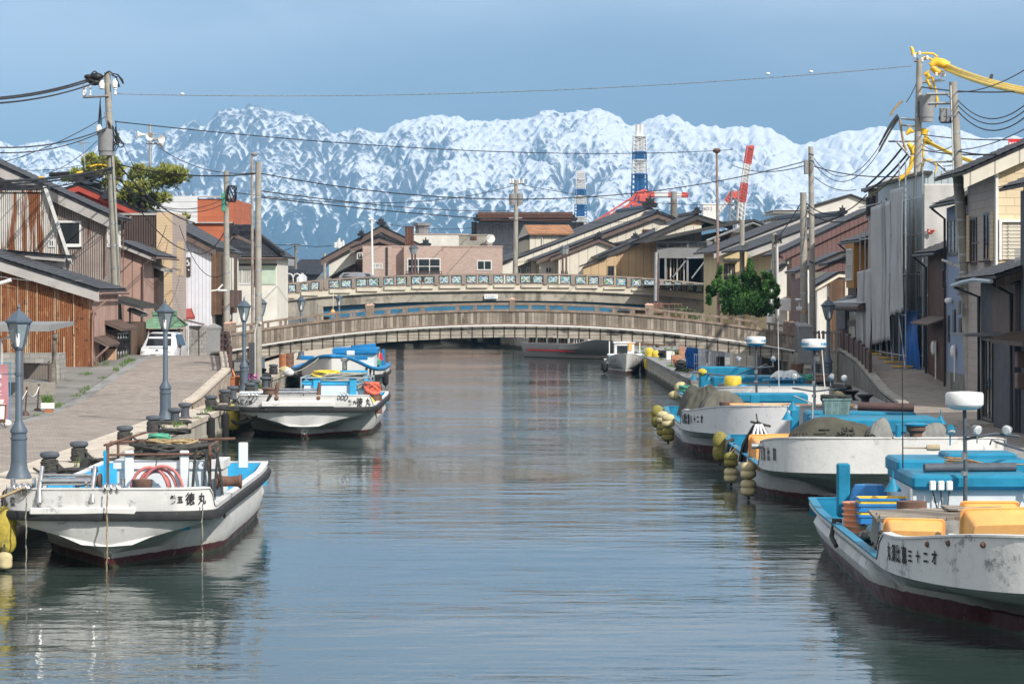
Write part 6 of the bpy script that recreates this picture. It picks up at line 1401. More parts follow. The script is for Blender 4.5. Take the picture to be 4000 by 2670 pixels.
F_b=Boat('fishing_boat','grey white fishing boat with a dark canvas heap at its stern and deep red waterline','boat',8.55,97.6,17.0,2.95,'hullF',zg=zgR(1.58,1.08,.235,.275),vdip=.10,zk=.86,rail=False,deckm='bluedeckD',capfrom=.27,n=2.1,sb=.27,over=1.2,zd=.75,rz=R(0))
b=F_b
b.letters(list('丸須比恵八十二才'),.23,.10,-1,[.36,.36,.36,.36,.26,.24,.24,.26],.55,'ink',.62,.012)
b.add(MB().cbox((.4,9.8,1.45),(2.8,1.6,.9),bev=.06),'cabin','bluedeckD');b.add(MB().cbox((.2,8.4,1.3),(1.8,1.2,.7),bev=.04),'deck_house','whitedeck');b.add(MB().cbox((.2,8.4,1.8),(1.9,1.3,.3),bev=.04),'cabin_roof','bluedeckD')
b.add(MB().cbox((-.35,5.6,1.5),(.32,.2,1.0),bev=.03),'post','bluedeckD');b.add(capstan(MB(),(-1.45,4.2,1.05),.18,.75),'capstan','ironrust',40)
radar(b,.15,11.2,.9,3.55,.70);spot(b,-.45,11.1,3.05);spot(b,.75,11.1,3.05);b.add(MB().tube([(-.5,11.2,2.8),(.15,11.2,2.75),(.8,11.2,2.8)],.03,6),'mast_arm','iron',50)
b.add(MB().tube([(1.0,11.4,1.2),(.95,11.4,4.4)],[.02,.01],5),'whip_aerial','ceramic',50)
put(F_b,'tarpaulin','dark olive canvas heap at the stern of the third nearest boat','tarpaulin',(-1.75,11.6,1.0),lambda t:tarp(t,1.7,3.6,1.15,'canvas',17,3,.12))
put(F_b,'tarpaulin','black sheet sliding off the canvas heap of the third nearest boat','tarpaulin',(-1.5,8.6,.9),lambda t:tarp(t,1.3,2.2,.95,'canvasdark',18,3,.12))
put(F_b,'tarpaulin','light grey olive sheet over gear next to the rusty capstan','tarpaulin',(-1.35,6.6,1.0),lambda t:tarp(t,1.9,1.6,1.15,'canvasgrey2',19,2,.08))
for x,y,w_,lab in((.55,3.6,1.6,'long orange tub behind the white rail of the third nearest boat'),(-.75,3.9,1.1,'orange tub beside the rusty capstan of the third nearest boat'),(2.0,3.2,1.4,'orange tub at the port side of the third nearest boat')):put(F_b,'fish_tub',lab,'tub',(x,y,1.35),lambda t:tub(t,w_,.8,.35,'orange'))
for i,(y,hs,r,ms,lab)in enumerate(((15.3,(.85,),.23,('foamolive',),'olive foam fender at the stern of the third nearest boat'),(11.4,(.48,.44),.21,('foamolive','foamcream'),'pair of olive and cream floats below the dark canvas heap'),(7.6,(.50,.48),.22,('foamolive','foamcream'),'pair of mossy floats strung low below the name of the third nearest boat'))):
 fender(lab,F_b.w(-3.17,y,.42 if i==0 else .30),F_b.w(-2.92,y,1.15),hs,r,ms,'ropegrey')
G_b=Boat('fishing_boat','fishing boat with turquoise deck houses and yellow radome, last of the row before the footbridge','boat',9.9,118.5,15.5,2.75,'hullG',zg=zgR(1.5,1.1),vdip=.1,zk=.9,rail=False,deckm='bluedeckD',capfrom=.27,n=2.5,sb=.17,over=1.1,zd=.75)
b=G_b
b.add(MB().cbox((.3,8.6,1.5),(3.8,2.2,.9),bev=.06).cbox((1.2,7.0,1.35),(1.6,1.0,1.0),bev=.05),'cabin','bluedeckD');b.add(MB().cbox((-.6,13.6,1.7),(2.4,1.0,1.0),bev=.06),'deck_house','bluedeckD');b.add(MB().cbox((-1.2,9.5,1.2),(1.2,1.6,.6),bev=.05),'deck_box','whitedeck')
b.add(MB().tube([(-1.5,6.0,1.6),(.6,6.1,1.65)],.12,8),'roof_pipe','iron',50);b.add(MB().cbox((.8,4.2,1.5),(3.2,.9,.45),bev=.05),'thwart','bluedeckD');b.add(MB().cbox((.8,3.4,1.35),(3.0,.7,.4),bev=.05),'thwart','whitedeck')
b.add(MB().lathe([(.2,0),(.24,.1)],(-.95,5.2,1.55),16),'radome_base','ceramic',40);b.add(MB().lathe([(.34,.1),(.35,.16),(.35,.42),(.3,.48),(.05,.5)],(-.95,5.2,1.55),18),'radome','yellowp',40)
b.add(MB().ball((-2.0,8.2,2.1),(.2,.2,.16),12,8),'beacon','foambright',50);b.add(MB().tube([(-2.4,8.0,2.1),(-.9,8.2,1.95),(-.5,8.3,1.8)],.04,6).tube([(-.6,9.5,1.9),(.8,9.6,2.4),(1.0,9.6,2.0)],.03,6),'boom','iron',50)
for x,y in((-2.3,9.4),(-1.75,8.2),(1.9,6.6)):shade(b,x,y,1.75)
put(G_b,'rope_heap','green netting draped on the stern corner of the farthest moored boat','net',(-2.3,13.5,1.15),lambda t:pl_(tangle(MB(),(0,0,0),.4,.6,.2,12,.05,61),'net','gfoam',t,60))
put(G_b,'plastic_bag','white plastic sheets piled on the turquoise deck house','sheet',(1.3,6.2,1.9),lambda t:tarp(t,1.2,.6,.3,'polyfoam',23,3,.1))
put(G_b,'float','cream foam float lying on the stern rail of the farthest moored boat','float',(-2.55,14.2,1.25),lambda t:pl_(MB().ball((0,0,0),(.3,.25,.28),12,8),'body','foamcream',t,60))
put(G_b,'float','second cream float hanging below the first at the farthest moored boat','float',(-2.85,13.7,.95),lambda t:pl_(MB().ball((0,0,0),(.28,.22,.2),12,8),'body','foamcream',t,60))
H_=Boat('small_boat','small white boat with a windowed cabin moored beyond the footbridge','boat',7.4,197.5,9,1.22,'hullG',zg=lambda s:.78+.55*(1-sstep(0,.5,s)),vdip=0,zk=.45,n=1.6,sb=.42,rail=False,over=.45,fine=.7,flare=False,deckm='whitedeck',zd=.6,bul=.1)
b=H_;cb=b.add(MB().box((-.65,3.4,.6),(.65,5.2,1.95)),'cabin','whitepaint');b.add(MB().cbox((0,4.3,2.0),(1.45,2.0,.1),bev=.03),'cabin_roof','whitepaint',None,cb);b.add(MB().box((-.48,3.37,1.2),(.2,3.4,1.8)),'window','glass',None,cb)
b.add(MB().cbox((0,2.9,1.22),(2.3,.9,.12),bev=.03),'dash','whitepaint');b.add(MB().box((.28,3.3,1.5),(.5,3.6,2.0)),'flue','orange');b.add(MB().tube([(-1.0,3.2,.9),(-1.0,3.2,2.1)],.04,6).tube([(1.0,3.2,.9),(1.0,3.2,2.1)],.04,6),'stanchion','whitepaint',50);b.add(MB().box((-1.1,2.0,1.16),(1.1,2.1,1.2)),'trim','bluep')
b.letters(list('第三海王'),.08,.3,1,.2,.5,'black',.8);b.letters(list('第三海王'),.3,.08,-1,.2,.5,'black',.8)
for i,(x,y,z,m,lab)in enumerate(((1.45,.6,.25,'foambright','upright yellow fender at the bow of the small white boat'),(1.95,.9,.75,'foambright','upper yellow fender beside the small white boat and quay'),(1.6,2.6,.9,'foambright','yellow fender half behind the small white boat'))):fender(lab,H_.w(x,y,z),H_.w(x-.3,y,z+1.15),(.8,),.27,(m,),'rope','yellow fenders of the small white boat',ring=False)
for x,y in((-1.35,1.2),(-1.38,2.0)):fender('black rubber fender on the canal side of the small white boat, '+('nearer one' if y<1.5 else 'farther one'),H_.w(x,y,.15),H_.w(x+.2,y,.95),(.6,),.2,('tyre',),'rope',None,ring=False)
I_=Boat('excursion_boat','grey hulled excursion boat with red striped side and railed roofed cabin','boat',8.1,239,11.5,1.9,'hullI',rz=R(30),zg=lambda s:1.15+.55*(1-sstep(0,.4,s)),vdip=0,zk=.55,n=2.0,sb=.32,rail=False,over=1.2,fine=.6,flare=False,deckm='brownwood',zd=.9,capm='whitepaint',bul=.1)
b=I_;b.add(MB().grid(lambda u,v:b.P((-.1+.02,lambda s:1.9*(.3+.7*sstep(0,.5,s))*plan(s,.32,2)*1.0+.03,lambda s:.55),.02+.9*u,-1)+V(-.02,-.02,.12*v),40,2),'red_stripe','red')
cb=b.add(MB().box((-1.5,4.4,.9),(1.5,11,1.3)).box((-1.5,4.4,3.0),(1.5,11,3.15)),'cabin','brownwood')
for k in range(12):b.add(MB().box((-1.56,4.5+k*.55,1.2),(-1.48,4.7+k*.55,3.0)),'pillar','rustbrown' if k%3 else 'mintwall',None,cb)
b.add(MB().box((-1.46,4.5,1.3),(1.46,10.9,3.0)),'glazing','glass',None,cb)
b.add(MB().cbox((.2,3.9,1.7),(1.1,.7,1.0),bev=.04),'air_conditioner','ceramic');b.add(MB().lathe([(.36,-.02),(.36,.02)],(.25,3.5,1.72),14,'Y'),'fan_grille','iron')
g=MB()
for sg in(1,-1):
 ps=[b.P(b.gl,s,sg)for s in[.01+.03*i for i in range(12)]];g.tube([p+V(0,0,.75)for p in ps],.035,5).tube([p+V(0,0,.4)for p in ps],.025,5)
 for p in ps:g.tube([p,p+V(0,0,.75)],.025,5)
b.add(g,'railing','whitepaint',50)
for k in range(4):b.add(MB().ball((-1.75,6+k*1.1,2.75),(.22,.22,.3),10,7),'lantern','red',50)
J_=Boat('small_boat','dark red hulled boat moored far off under the footbridge arch','boat',-7.5,322,9,1.6,'hullA',rz=R(70),zg=lambda s:.9+.4*(1-sstep(0,.4,s)),vdip=0,zk=.4,n=1.9,sb=.4,rail=False,over=.6,fine=.7,flare=False,deckm='whitedeck',bul=.1)
def make_lamp(label,loc,group='grey lantern street lamps along the canal',H=4.0):
 t=thing('street_lamp',label,'street lamp',loc,0,group);P=lambda mb,n,m,par=None,sm=40:part(mb,n,M[m],par or t,sm,True)
 P(MB().lathe([(.30,0),(.29,.06),(.21,.22),(.185,.38),(.18,.9),(.20,.92),(.20,.96),(.18,.98),(.175,1.05),(.205,1.08),(.205,1.13),(.11,1.30),(.085,1.36),(.08,3.0),(.07,3.02)],(0,0,0),16),'post','lamp')
 P(MB().tube([(-.55,0,2.45),(.08,0,2.45)],.014,6).lathe([(.095,-.04),(.095,.04)],(0,0,2.45),12),'banner_arm','lamp')
 ln=P(MB().lathe([(.07,3.0),(.12,3.03),(.13,3.07),(.10,3.09)],(0,0,0),6),'lantern','lamp',None,20)
 g=MB()
 for k in range(6):
  a=2*math.pi*(k+.5)/6;g.tube([(.13*math.cos(a),.13*math.sin(a),3.07),(.285*math.cos(a),.285*math.sin(a),3.66)],.018,5)
 g.lathe([(.30,3.64),(.34,3.67),(.34,3.71),(.30,3.73),(.17,3.86),(.13,3.90),(.05,3.94),(.03,4.0),(.045,4.02),(.02,4.07),(.01,4.12)],(0,0,0),6)
 P(g,'lantern_frame','lamp',ln,20)
 P(MB().lathe([(.12,3.08),(.275,3.65)],(0,0,0),6),'lantern_glass','lampglass',ln,20)
 P(MB().lathe([(.03,3.1),(.05,3.2),(.05,3.4),(.02,3.45)],(0,-.16,0),8),'bulb','ceramic',ln)
 return t
l0=make_lamp('grey lantern street lamp nearest the rusty house, with its base beside the big left boat',(-11.62,71.9,1.12))
for x,y,lab in((-11.7,103,'grey lantern street lamp on the coping in front of the white van'),(-11.5,131,'grey lantern street lamp beside the concrete pole and dark notice board'),(-12.9,157,'grey lantern street lamp mostly hidden behind the concrete pole'),(-13.2,191,'grey lantern street lamp seen over the footbridge below the road bridge abutment'),(-13.6,240,'small distant grey lantern street lamp against the blue girder'),(14.35,138.5,'grey lantern street lamp beside the right hand ramp and footbridge pillar')):
 dup(l0,(x,y,1.12),R(20)if x>0 else None,lab)
def twin(x,y,lab):
 t=thing('bridge_lamp',lab,'street lamp',(x,y,6),0,'black lamps on the road bridge')
 z0=kz(X(1615,KD)if x<0 else X(2205,KD))-1.0
 part(MB().lathe([(.16,z0),(.16,z0+1.2),(.1,z0+1.4),(.09,Z(992,y))],(x,y,0),10),'post',M['brownmetal'],t,40)
 part(MB().lathe([(.14,Z(992,y)),(.33,Z(970,y))],(x,y,0),6),'lantern_glass',M['lampglass'],t,20)
 part(MB().lathe([(.38,Z(970,y)),(.38,Z(968,y)),(.2,Z(961,y)),(.03,Z(958,y))],(x,y,0),6),'lantern_cap',M['iron'],t,20)
for p,y,lab in((1610,280.6,'left lamp of the near pair on the road bridge'),(1622,289,'right lamp of the near pair on the road bridge'),(2198,280.6,'left lamp of the far pair on the road bridge by the cream house'),(2212,289,'right lamp of the far pair on the road bridge by the cream house')):twin(X(p,y),y,lab)
def make_bollard(label,loc,group='iron mooring bollards along the quay'):
 t=thing('bollard',label,'bollard',loc,0,group)
 part(MB().lathe([(.22,0),(.22,.03),(.15,.07),(.14,.30),(.15,.36),(.23,.42),(.24,.47),(.21,.52),(.08,.54)],(0,0,0),18),'body',M['iron'],t,40,True)
 part(MB().lathe([(.28,0),(.28,.025)],(0,0,0),8),'base_plate',M['ironrust'],t,40,True);return t
def rope_wrap(label,p,seed,n=6,h=.3,m='rope',tail=None):
 rnd=random.Random(seed);g=MB();p=Vector(p);pts=[]
 for i in range(n*10):a=i*.63;pts.append(p+V(.19*math.cos(a)+rnd.uniform(-.015,.015),.19*math.sin(a)+rnd.uniform(-.015,.015),.05+h*i/(n*10)+rnd.uniform(-.01,.01)))
 g.tube(pts,.034,6)
 t=thing('mooring_rope',label,'rope',p,0,'ropes wound on bollards');part(g,'turns',M[m],t,60)
 if tail:part(tangle(MB(),tuple(Vector(p)+V(*tail)),.5,.32,.13,7,.035,seed+1),'tail',M['rope'],t,60);part(MB().tube(sag(p+V(.15,-.05,.3),p+V(*tail),.08),.035,6),'line',M[m],t,60)
 return t
QB=[(-11.3,62.0,'bollard with a heap of black rope at the bottom frame edge',1,'rope',None),(-11.15,73.6,'bollard wrapped in rope right behind the near lamp',1,'rope',(.75,-.6,.02)),(-11.15,78.6,'bollard tied with green line, next past the near lamp',1,'ropegreen',(.8,-1.0,.02)),(-11.1,87.5,'bollard piled with black rope in the middle of the near quay',1,'rope',(.8,-.8,.02)),(-11.1,94.5,'bollard wrapped in rope with a green line to the edge',1,'ropegreen',(.75,-.9,.02)),(-11.1,100.5,'bare rusty bollard with a rope ring at its foot',0,'rope',None),(-11.25,105.0,'clean bollard just right of the second lamp',0,None,None),(-11.1,112.5,'rusty bollard holding the black hose of the second boat',1,'rope',(.6,-.9,.02)),(-11.2,119.0,'bollard before the ramp wall start with black rope',1,'rope',(.8,-.5,.02)),(-11.25,123.0,'clean bollard near the end of the ramp wall',0,None,None),(-10.95,127.5,'bollard heaped with dark rope beside the orange planter',1,'rope',(.5,-.6,.02)),(-11.05,131.2,'clean bollard just beside the third lamp',0,None,None),(-11.0,136,'bollard at the foot of the concrete pole',0,None,None),(-12.3,150,'bollard on the far quay before the blue rimmed boat',0,None,None),(-12.35,158,'far bollard wrapped in line by the bow of the blue rimmed boat',1,'rope',None)]
bo=None
for i,(x,y,lab,wr,m,tail)in enumerate(QB):
 lab='iron '+lab
 if bo is None:bo=make_bollard(lab,(x,y,1.12))
 else:dup(bo,(x,y,1.12),None,lab)
 if wr:rope_wrap(('green' if m=='ropegreen' else 'dark')+' rope wound on the '+' '.join(lab.replace('iron ','').replace(' wrapped in rope','').replace('clean ','').split()[:11]),(x,y,1.12),i*7+1,6,.3,'rope',tail)
o=part(coil(MB(),(-11.1,100.4,1.17),.4,.52,4,.045,.05,seed=3),'mooring_rope',M['rope'],None,60);tag(o,'ring of black rope lying round the foot of the bare rusty bollard','rope')
for x,y,lab in((13.45,132,'black mooring bollard on the right quay next to the pink granite block'),(13.5,127,'black mooring bollard heaped with net on the right quay'),(13.55,122,'black bollard on the right quay, second nearest of its row'),(13.6,117.5,'black bollard on the right quay, nearest of its row')):
 t=thing('bollard',lab,'bollard',(x,y,1.12),0,'black flared bollards on the right quay');part(MB().lathe([(.24,0),(.2,.05),(.15,.12),(.16,.2),(.32,.34),(.33,.38),(.2,.40)],(x,y,1.12),14),'body',M['black'],t,40);part(MB().lathe([(.32,0),(.32,.03)],(x,y,1.12),8),'base_plate',M['ironrust'],t,40)
for c,s_,lab in(((12.9,130.5,1.15),71,'heap of black net and rope by the granite block'),((13.2,125,1.15),73,'long heap of black net over the right quay edge'),((12.6,121.5,1.2),75,'black rope pile beside a cream float on the right quay')):
 t=thing('net_pile',lab,'net',c);part(tangle(MB(),c,.7,.9,.45,26,.05,s_),'net',M['rope'],t,60)
o=part(MB().ball((12.75,119.6,1.35),(.3,.25,.22),12,8),'float',M['foamcream'],None,60);tag(o,'cream float lying on the black net pile of the right quay','float')
def pole(label,base,top,r0=.19,r1=.13,mat='pole',cat='utility pole',bands=5,name='utility_pole',group=None):
 b_,t_=Vector(base),Vector(top);t=thing(name,label,cat,b_,0,group)
 part(MB().tube([b_.lerp(t_,i/8)for i in range(9)],[lerp(r0,r1,i/8)for i in range(9)],14),'shaft',M[mat],t,50)
 for k in range(bands):
  u=.3+.65*k/bands;p=b_.lerp(t_,u);r=lerp(r0,r1,u)+.012
  part(MB().tube([p-V(0,0,.04),p+V(0,0,.04)],r,14),'band',M['galv'],t,50)
 return t
def insul(t,p,h=.5,r=.07):part(MB().lathe([(r*.5,0),(r,.04),(r*.6,h*.3),(r,h*.35),(r*.6,h*.6),(r,h*.65),(r*.5,h)],p,10),'insulator',M['ceramic'],t,40)
def arm(t,p,q,r=.05,m='galv'):part(MB().tube([p,q],r,4),'crossarm',M[m],t)
def can(t,p,r=.3,h=1.1,m='stonegrey'):part(MB().lathe([(r,0),(r,h),(r*.8,h+.04),(r*.2,h+.08)],p,16).lathe([(r*.9,-.22),(r*.9,0)],p,16),'transformer',M[m],t,40)
def wires(label,ws,r=.02,m='black',group=None):
 t=thing('cable',label,'cable',ws[0][0],0,group)
 for w_ in ws:
  p,q,d=w_[:3];part(MB().tube(sag(p,q,d,18),w_[3]if len(w_)>3 else r,5,False),'wire',M[w_[4]if len(w_)>4 else m],t,60)
 return t
D1=146.5;T1=W(419,283,D1);B1=V(W(470,1160,D1).x-.02,D1,1.0)
p1=pole('tall concrete utility pole with transformer rising between the rusty and corrugated houses',B1,T1,.25,.15,bands=9)
U1=lambda py:T1.lerp(V(X(470,D1),D1,Z(1160,D1)),(py-283)/(1160-283))
arm(p1,W(325,380,D1-.2),W(425,375,D1-.2),.06)
for px in(326,334,353):insul(p1,W(px,375,D1-.2),.55,.055)
for y,s_ in((305,.4),(318,.4)):part(MB().lathe([(.03,-1.0),(.07,-.9),(.04,-.75),(.08,-.6),(.04,-.45),(.08,-.3),(.03,0)],W(412,y,D1),10,'X'),'insulator',M['ceramic'],p1,40)
for px,py in((397,350),(386,520),(448,345)):part(MB().lathe([(.03,0),(.14,.05),(.15,.3),(.06,.42)],W(px,py,D1-.2),10),'insulator',M['ceramic'],p1,40)
insul(p1,W(450,372,D1-.2),.8,.08)
can(p1,W(414,590,D1-.1),.38,1.0)
g=MB()
for k in range(16):
 a=W(425+random.uniform(-18,28),500+random.uniform(-30,30),D1-.25);q=W(440+random.uniform(-10,45),520+random.uniform(-20,60),D1-.25);g.tube(sag(a,q,random.uniform(.1,.7),8),.022,5)
for k in range(4):g.tube(sag(W(392,380+10*k,D1-.2),W(380+6*k,530,D1-.2),-.25*k*.4,8),.02,5)
g.tube([W(412+2*i,290-12*math.sin(i/14*3.14),D1-.2)for i in range(-28,25,4)],.03,5);g.tube([W(430,285,D1),W(460,292,D1),W(476,312,D1),W(482,328,D1)],[.02,.04,.07,.04],6).tube([W(432,292,D1),W(452,300,D1),W(466,340,D1)],[.02,.05,.06],6)
for k in range(10):g.tube(sag(W(452,500,D1-.3),W(455+4*k,560+random.uniform(-8,12),D1-.3),.2,6),.022,5)
part(g,'cable_bundle',M['black'],p1,60)
g=MB()
for px,py,r in((345,300,.12),(352,313,.13),(362,318,.14),(375,300,.2),(370,322,.16)):g.ball(W(px,py,D1-.2),(r*1.8,r,r),8,6)
part(g,'cable_clamp',M['black'],p1,60)
part(MB().tube([U1(440)+V(-.2,-.18,0),U1(560)+V(-.05,-.2,0)],.03,5),'conduit',M['stonegrey'],p1);part(MB().tube([U1(560)+V(.0,-.2,0),U1(1150)+V(.02,-.27,0)],.018,5),'ground_wire',M['ropegreen'],p1)
yc=MB();yc.tube(sag(W(352,652,D1),W(428,652,D1),-.1),.05,6).tube(sag(W(372,662,D1),W(402,655,D1),.3),.05,6).tube([W(300,675,D1),W(324,672,D1)],.06,6).tube([W(152,692,D1),W(170,692,D1)],.06,6)
part(yc,'yellow_sleeve',M['yellowcover'],p1,60)
for a,q in((192,272),(342,402)):part(MB().cbox(W((a+q)/2,680 if a<300 else 688,D1-.4),((q-a)*D1/F,.2,.2),ry=R(-4),bev=.05),'splice_box',M['black'],p1)
wires('three thick black power cables leaving the main pole towards the upper frame edge',[(W(345,310,D1),W(-260,388,108),.3,.045),(W(352,316,D1),W(-260,392,107),.3,.045),(W(372,324,D1),W(-260,405,106),.35,.04)])
wires('pair of grey service cables left of the main pole',[(W(418,500,D1),W(-200,555,112),.5,.03),(W(418,505,D1),W(-200,572,112),.6,.025),(W(418,452,D1),W(20,632,136),.2,.02)])
wires('bundle of black service cables running over the rusty roofs',[(W(440,655,D1),W(-200,705,112),.25,.06),(W(440,662,D1),W(-200,712,112),.3,.04),(W(440,672,D1),W(-200,722,112),.45,.03),(W(440,600,D1),W(260,690,142),.2,.015),(W(380,550,D1),W(180,680,142),.2,.015),(W(430,612,D1),W(90,665,136),.2,.015)])
D2=164;p2=pole('concrete utility pole with tangled wires in front of the white sided house',V(X(886,D2),D2,1.3),W(884,668,D2),.2,.13,bands=7)
part(tangle(MB(),tuple(W(905,790,D2-.2)),.28,.2,.9,9,.02,91),'cable_bundle',M['black'],p2,60)
part(MB().cbox(W(872,790,D2-.2),(.18,.2,1.0),bev=.03),'junction_box',M['gfoam'],p2);part(MB().tube([W(870,1110,D2),W(850,1132,D2),W(826,1136,D2)],.05,6).cbox(W(868,1134,D2-.1),(.5,.2,.12),bev=.03),'street_light',M['ceramic'],p2,50)
D3=140;p3=pole('thick plain concrete pole with a white conduit in front of the footbridge end',V(X(1009,D3),D3,1.1),W(1009,632,D3),.165,.135,bands=6)
part(MB().tube([W(1001,1265,D3-.2),W(996,1300,D3-.2),W(995,1480,D3-.2)],.035,6),'conduit',M['frame'],p3,50)
part(MB().cbox(W(1018,1262,D3-.2),(.1,.1,.1),bev=.01),'sensor',M['ceramic'],p3)
p4=pole('slim rust stained street light pole with cobra head behind the concrete pole',V(X(988,175),175,1.1),W(984,612,175),.10,.075,'lightpole' if 'lightpole' in M else 'barge','street light',0,'street_light_pole')
part(MB().lathe([(.05,0),(.18,.05),(.22,.16),(.1,.26)],W(993,612,175),10),'lamp_head',M['stonegrey'],p4,40)
D5=205;p5=pole('galvanised loudspeaker mast with four grey horns by the pine',V(X(589,D5),D5,1.3),W(586,484,D5),.13,.10,'galv','loudspeaker mast',3,'loudspeaker_mast')
def horn(p,dv):
 dv=Vector(dv).normalized();Mx=Matrix.Translation(p)@dv.to_track_quat('Z','Y').to_matrix().to_4x4()@Matrix.Scale(.56,4)
 o=part(MB().lathe([(.08,-.25),(.08,0),(.1,.1),(.2,.5),(.34,.82),(.50,1.0),(.52,1.0),(.5,.97),(.3,.75),(.15,.4)],(0,0,0),18).xf(Mx),'horn',M['ceramic'],p5,40)
 part(MB().lathe([(.12,-.6),(.14,-.3),(.08,-.25)],(0,0,0),12).xf(Mx),'driver',M['stonegrey'],o,40)
horn(W(568,526,D5),(-1,-.25,.0));horn(W(591,530,D5-.5),(-.05,-1,-.12));horn(W(610,546,D5-.2),(.75,-.7,.05));horn(W(604,560,D5),(1,.3,-.12))
g=MB()
for k in range(3):g.tube([W(570,524+18*k,D5),W(612,524+18*k,D5)],.06,5)
part(g,'bracket',M['galv'],p5)
t=thing('antenna','roof television antenna near the main pole','antenna',W(329,650,150));g=MB().tube([W(332,660,150),W(328,562,150)],.025,5).tube([W(305,555,150),W(354,558,150)],.02,4)
for k in range(5):g.tube([W(308+4*k,540+k*4,150),W(312+3*k,574-k*3,150)],.014,4)
part(g,'rods',M['galv'],t)
D6=312;p6=pole('concrete utility pole with twin transformers among the centre roofs',V(X(2010,D6),D6,1.3),W(2017,704,D6),.3,.2,bands=4)
arm(p6,W(1990,716,D6),W(2046,716,D6),.1);arm(p6,W(1988,852,D6),W(2040,852,D6),.08);arm(p6,W(2000,742,D6),W(2040,742,D6),.08)
for px in(2002,2030):can(p6,W(px,792,D6),.36,.9)
for px in(1992,2004,2028,2044):insul(p6,W(px,716,D6),.5,.12)
p7=pole('small old pole with dark insulators left of the big gable house',V(X(1268,340),340,1),W(1268,988,340),.2,.16,bands=0);wires('thin overhead wires between roofs in the gap',[(W(1030,945,330),W(1154,953,330),.2,.035),(W(1154,953,330),W(1300,958,330),.2,.035),(W(1154,960,330),W(1040,970,330),.4,.03)])
p8=pole('dark crossarm pole in the roof gap',V(X(1155,345),345,1),W(1155,953,345),.2,.15,'conc_dark',bands=0);arm(p8,W(1120,955,345),W(1190,958,345),.08);arm(p8,W(1148,985,345),W(1165,985,345),.1)
p9=pole('white slender street lamp pole behind the road bridge rail',V(X(1456,292),292,5),W(1452,860,292),.12,.09,'whitepaint','street light',0,'street_light_pole');part(MB().cbox(W(1448,856,292),(.5,.35,.2),bev=.06),'lamp_head',M['ceramic'],p9)
p10=pole('rust brown street light pole with round head in front of the grey hall',V(X(2807,246),246,1),W(2800,596,246),.14,.09,'rustpole' if 'rustpole' in M else 'gutterpipe','street light',0,'street_light_pole');part(MB().lathe([(.1,-.1),(.3,0),(.34,.16),(.2,.3)],W(2800,594,246),12),'lamp_head',M['ironrust'],p10,40)
p11=pole('short concrete pole in front of the grey hall roof',V(X(2898,246),246,1),W(2899,858,246),.22,.19,bands=3)
p12=pole('concrete pole with black conduit behind the juniper',V(X(3030,176),176,1.5),W(3024,910,176),.17,.14,bands=4);part(MB().tube([W(3036,960,175.7),W(3040,1240,175.7)],.06,6),'conduit',M['frame'],p12,50);part(tangle(MB(),tuple(W(3040,950,175.7)),.25,.15,.5,7,.02,97),'cable_bundle',M['black'],p12,60)
p13=pole('stout concrete pole with camera and amber lamp at the footbridge end',V(X(3142,156),156,1.8),W(3138,752,156),.21,.17,bands=6)
part(MB().tube([W(3122,1172,155.6),W(3122,1210,155.6)],.03,6).cbox(W(3118,1170,155.5),(.22,.4,.12),rz=R(20),bev=.03),'camera',M['ceramic'],p13,50);part(MB().cbox(W(3122,1204,155.6),(.3,.2,.2),bev=.02),'camera_bracket',M['ceramic'],p13);part(MB().lathe([(.07,0),(.07,.14),(.03,.18)],W(3141,1224,155.5),10),'amber_lamp',M['amber'],p13,40)
p14=pole('tall slim concrete pole with small box next to the camera pole',V(X(3176,160),160,1.8),W(3167,573,160),.18,.13,bands=8);part(MB().cbox(W(3149,652,159.8),(.22,.3,.75),bev=.03),'junction_box',M['stonegrey'],p14)
for y in(600,625,1020):part(MB().tube([W(3160,y,159.7),W(3178,y+6,159.7)],.05,5),'step_bolt',M['iron'],p14)
D15=140;p15=pole('very tall utility pole wrapped in yellow line covers behind the scaffold sheets',V(X(3568,D15),D15,1.6),W(3592,226,D15),.22,.14,bands=10)
U15=lambda py:W(lerp(3592,3577,(py-226)/500),py,D15)
arm(p15,W(3570,240,D15),W(3625,228,D15),.06);arm(p15,W(3600,322,D15),W(3690,313,D15),.06);arm(p15,W(3520,462,D15),W(3590,470,D15),.05);arm(p15,W(3520,488,D15),W(3590,495,D15),.05);arm(p15,W(3470,552,D15),W(3600,552,D15),.05)
part(MB().tube([W(3505,556,D15),W(3582,642,D15)],.06,5),'brace',M['galv'],p15)
can(p15,W(3620,458,D15-.3),.34,1.0);part(MB().cbox(W(3606,425,D15-.2),(.5,.3,.75),bev=.04),'switch_box',M['iron'],p15)
for px,py in((3572,228),(3592,218),(3602,244),(3622,236),(3658,300),(3678,300),(3688,300)):insul(p15,W(px,py,D15-.1),.22,.08)
g=MB()
g.tube([W(3568,215,D15),W(3563,190,D15),W(3558,183,D15)],[0.0936,0.072,0.0432],8).tube([W(3575,210,D15),W(3620,208,D15),W(3645,210,D15),W(3662,222,D15)],.05,8).tube([W(3605,224,D15),W(3632,228,D15),W(3650,240,D15)],.05,8)
g.tube([W(3636,258,D15),W(3655,240,D15),W(3680,248,D15),W(3706,258,D15)],[0.144,0.216,0.23,0.187],10).tube([W(3640,262,D15),W(3660,280,D15),W(3684,285,D15)],[0.144,0.173,0.072],8).tube([W(3610,292,D15),W(3625,285,D15),W(3632,300,D15),W(3618,310,D15)],[0.072,0.158,0.144,0.0576],8)
g.tube([W(3620,310,D15),W(3630,330,D15),W(3640,352,D15)],.07,7).tube([W(3642,300,D15),W(3648,330,D15),W(3658,360,D15),W(3660,400,D15),W(3656,420,D15)],[0.0648,0.0576,0.0504,0.0936,0.036],8).tube([W(3682,280,D15),W(3684,300,D15)],.08,7).tube([W(3662,280,D15),W(3660,298,D15)],.07,7)
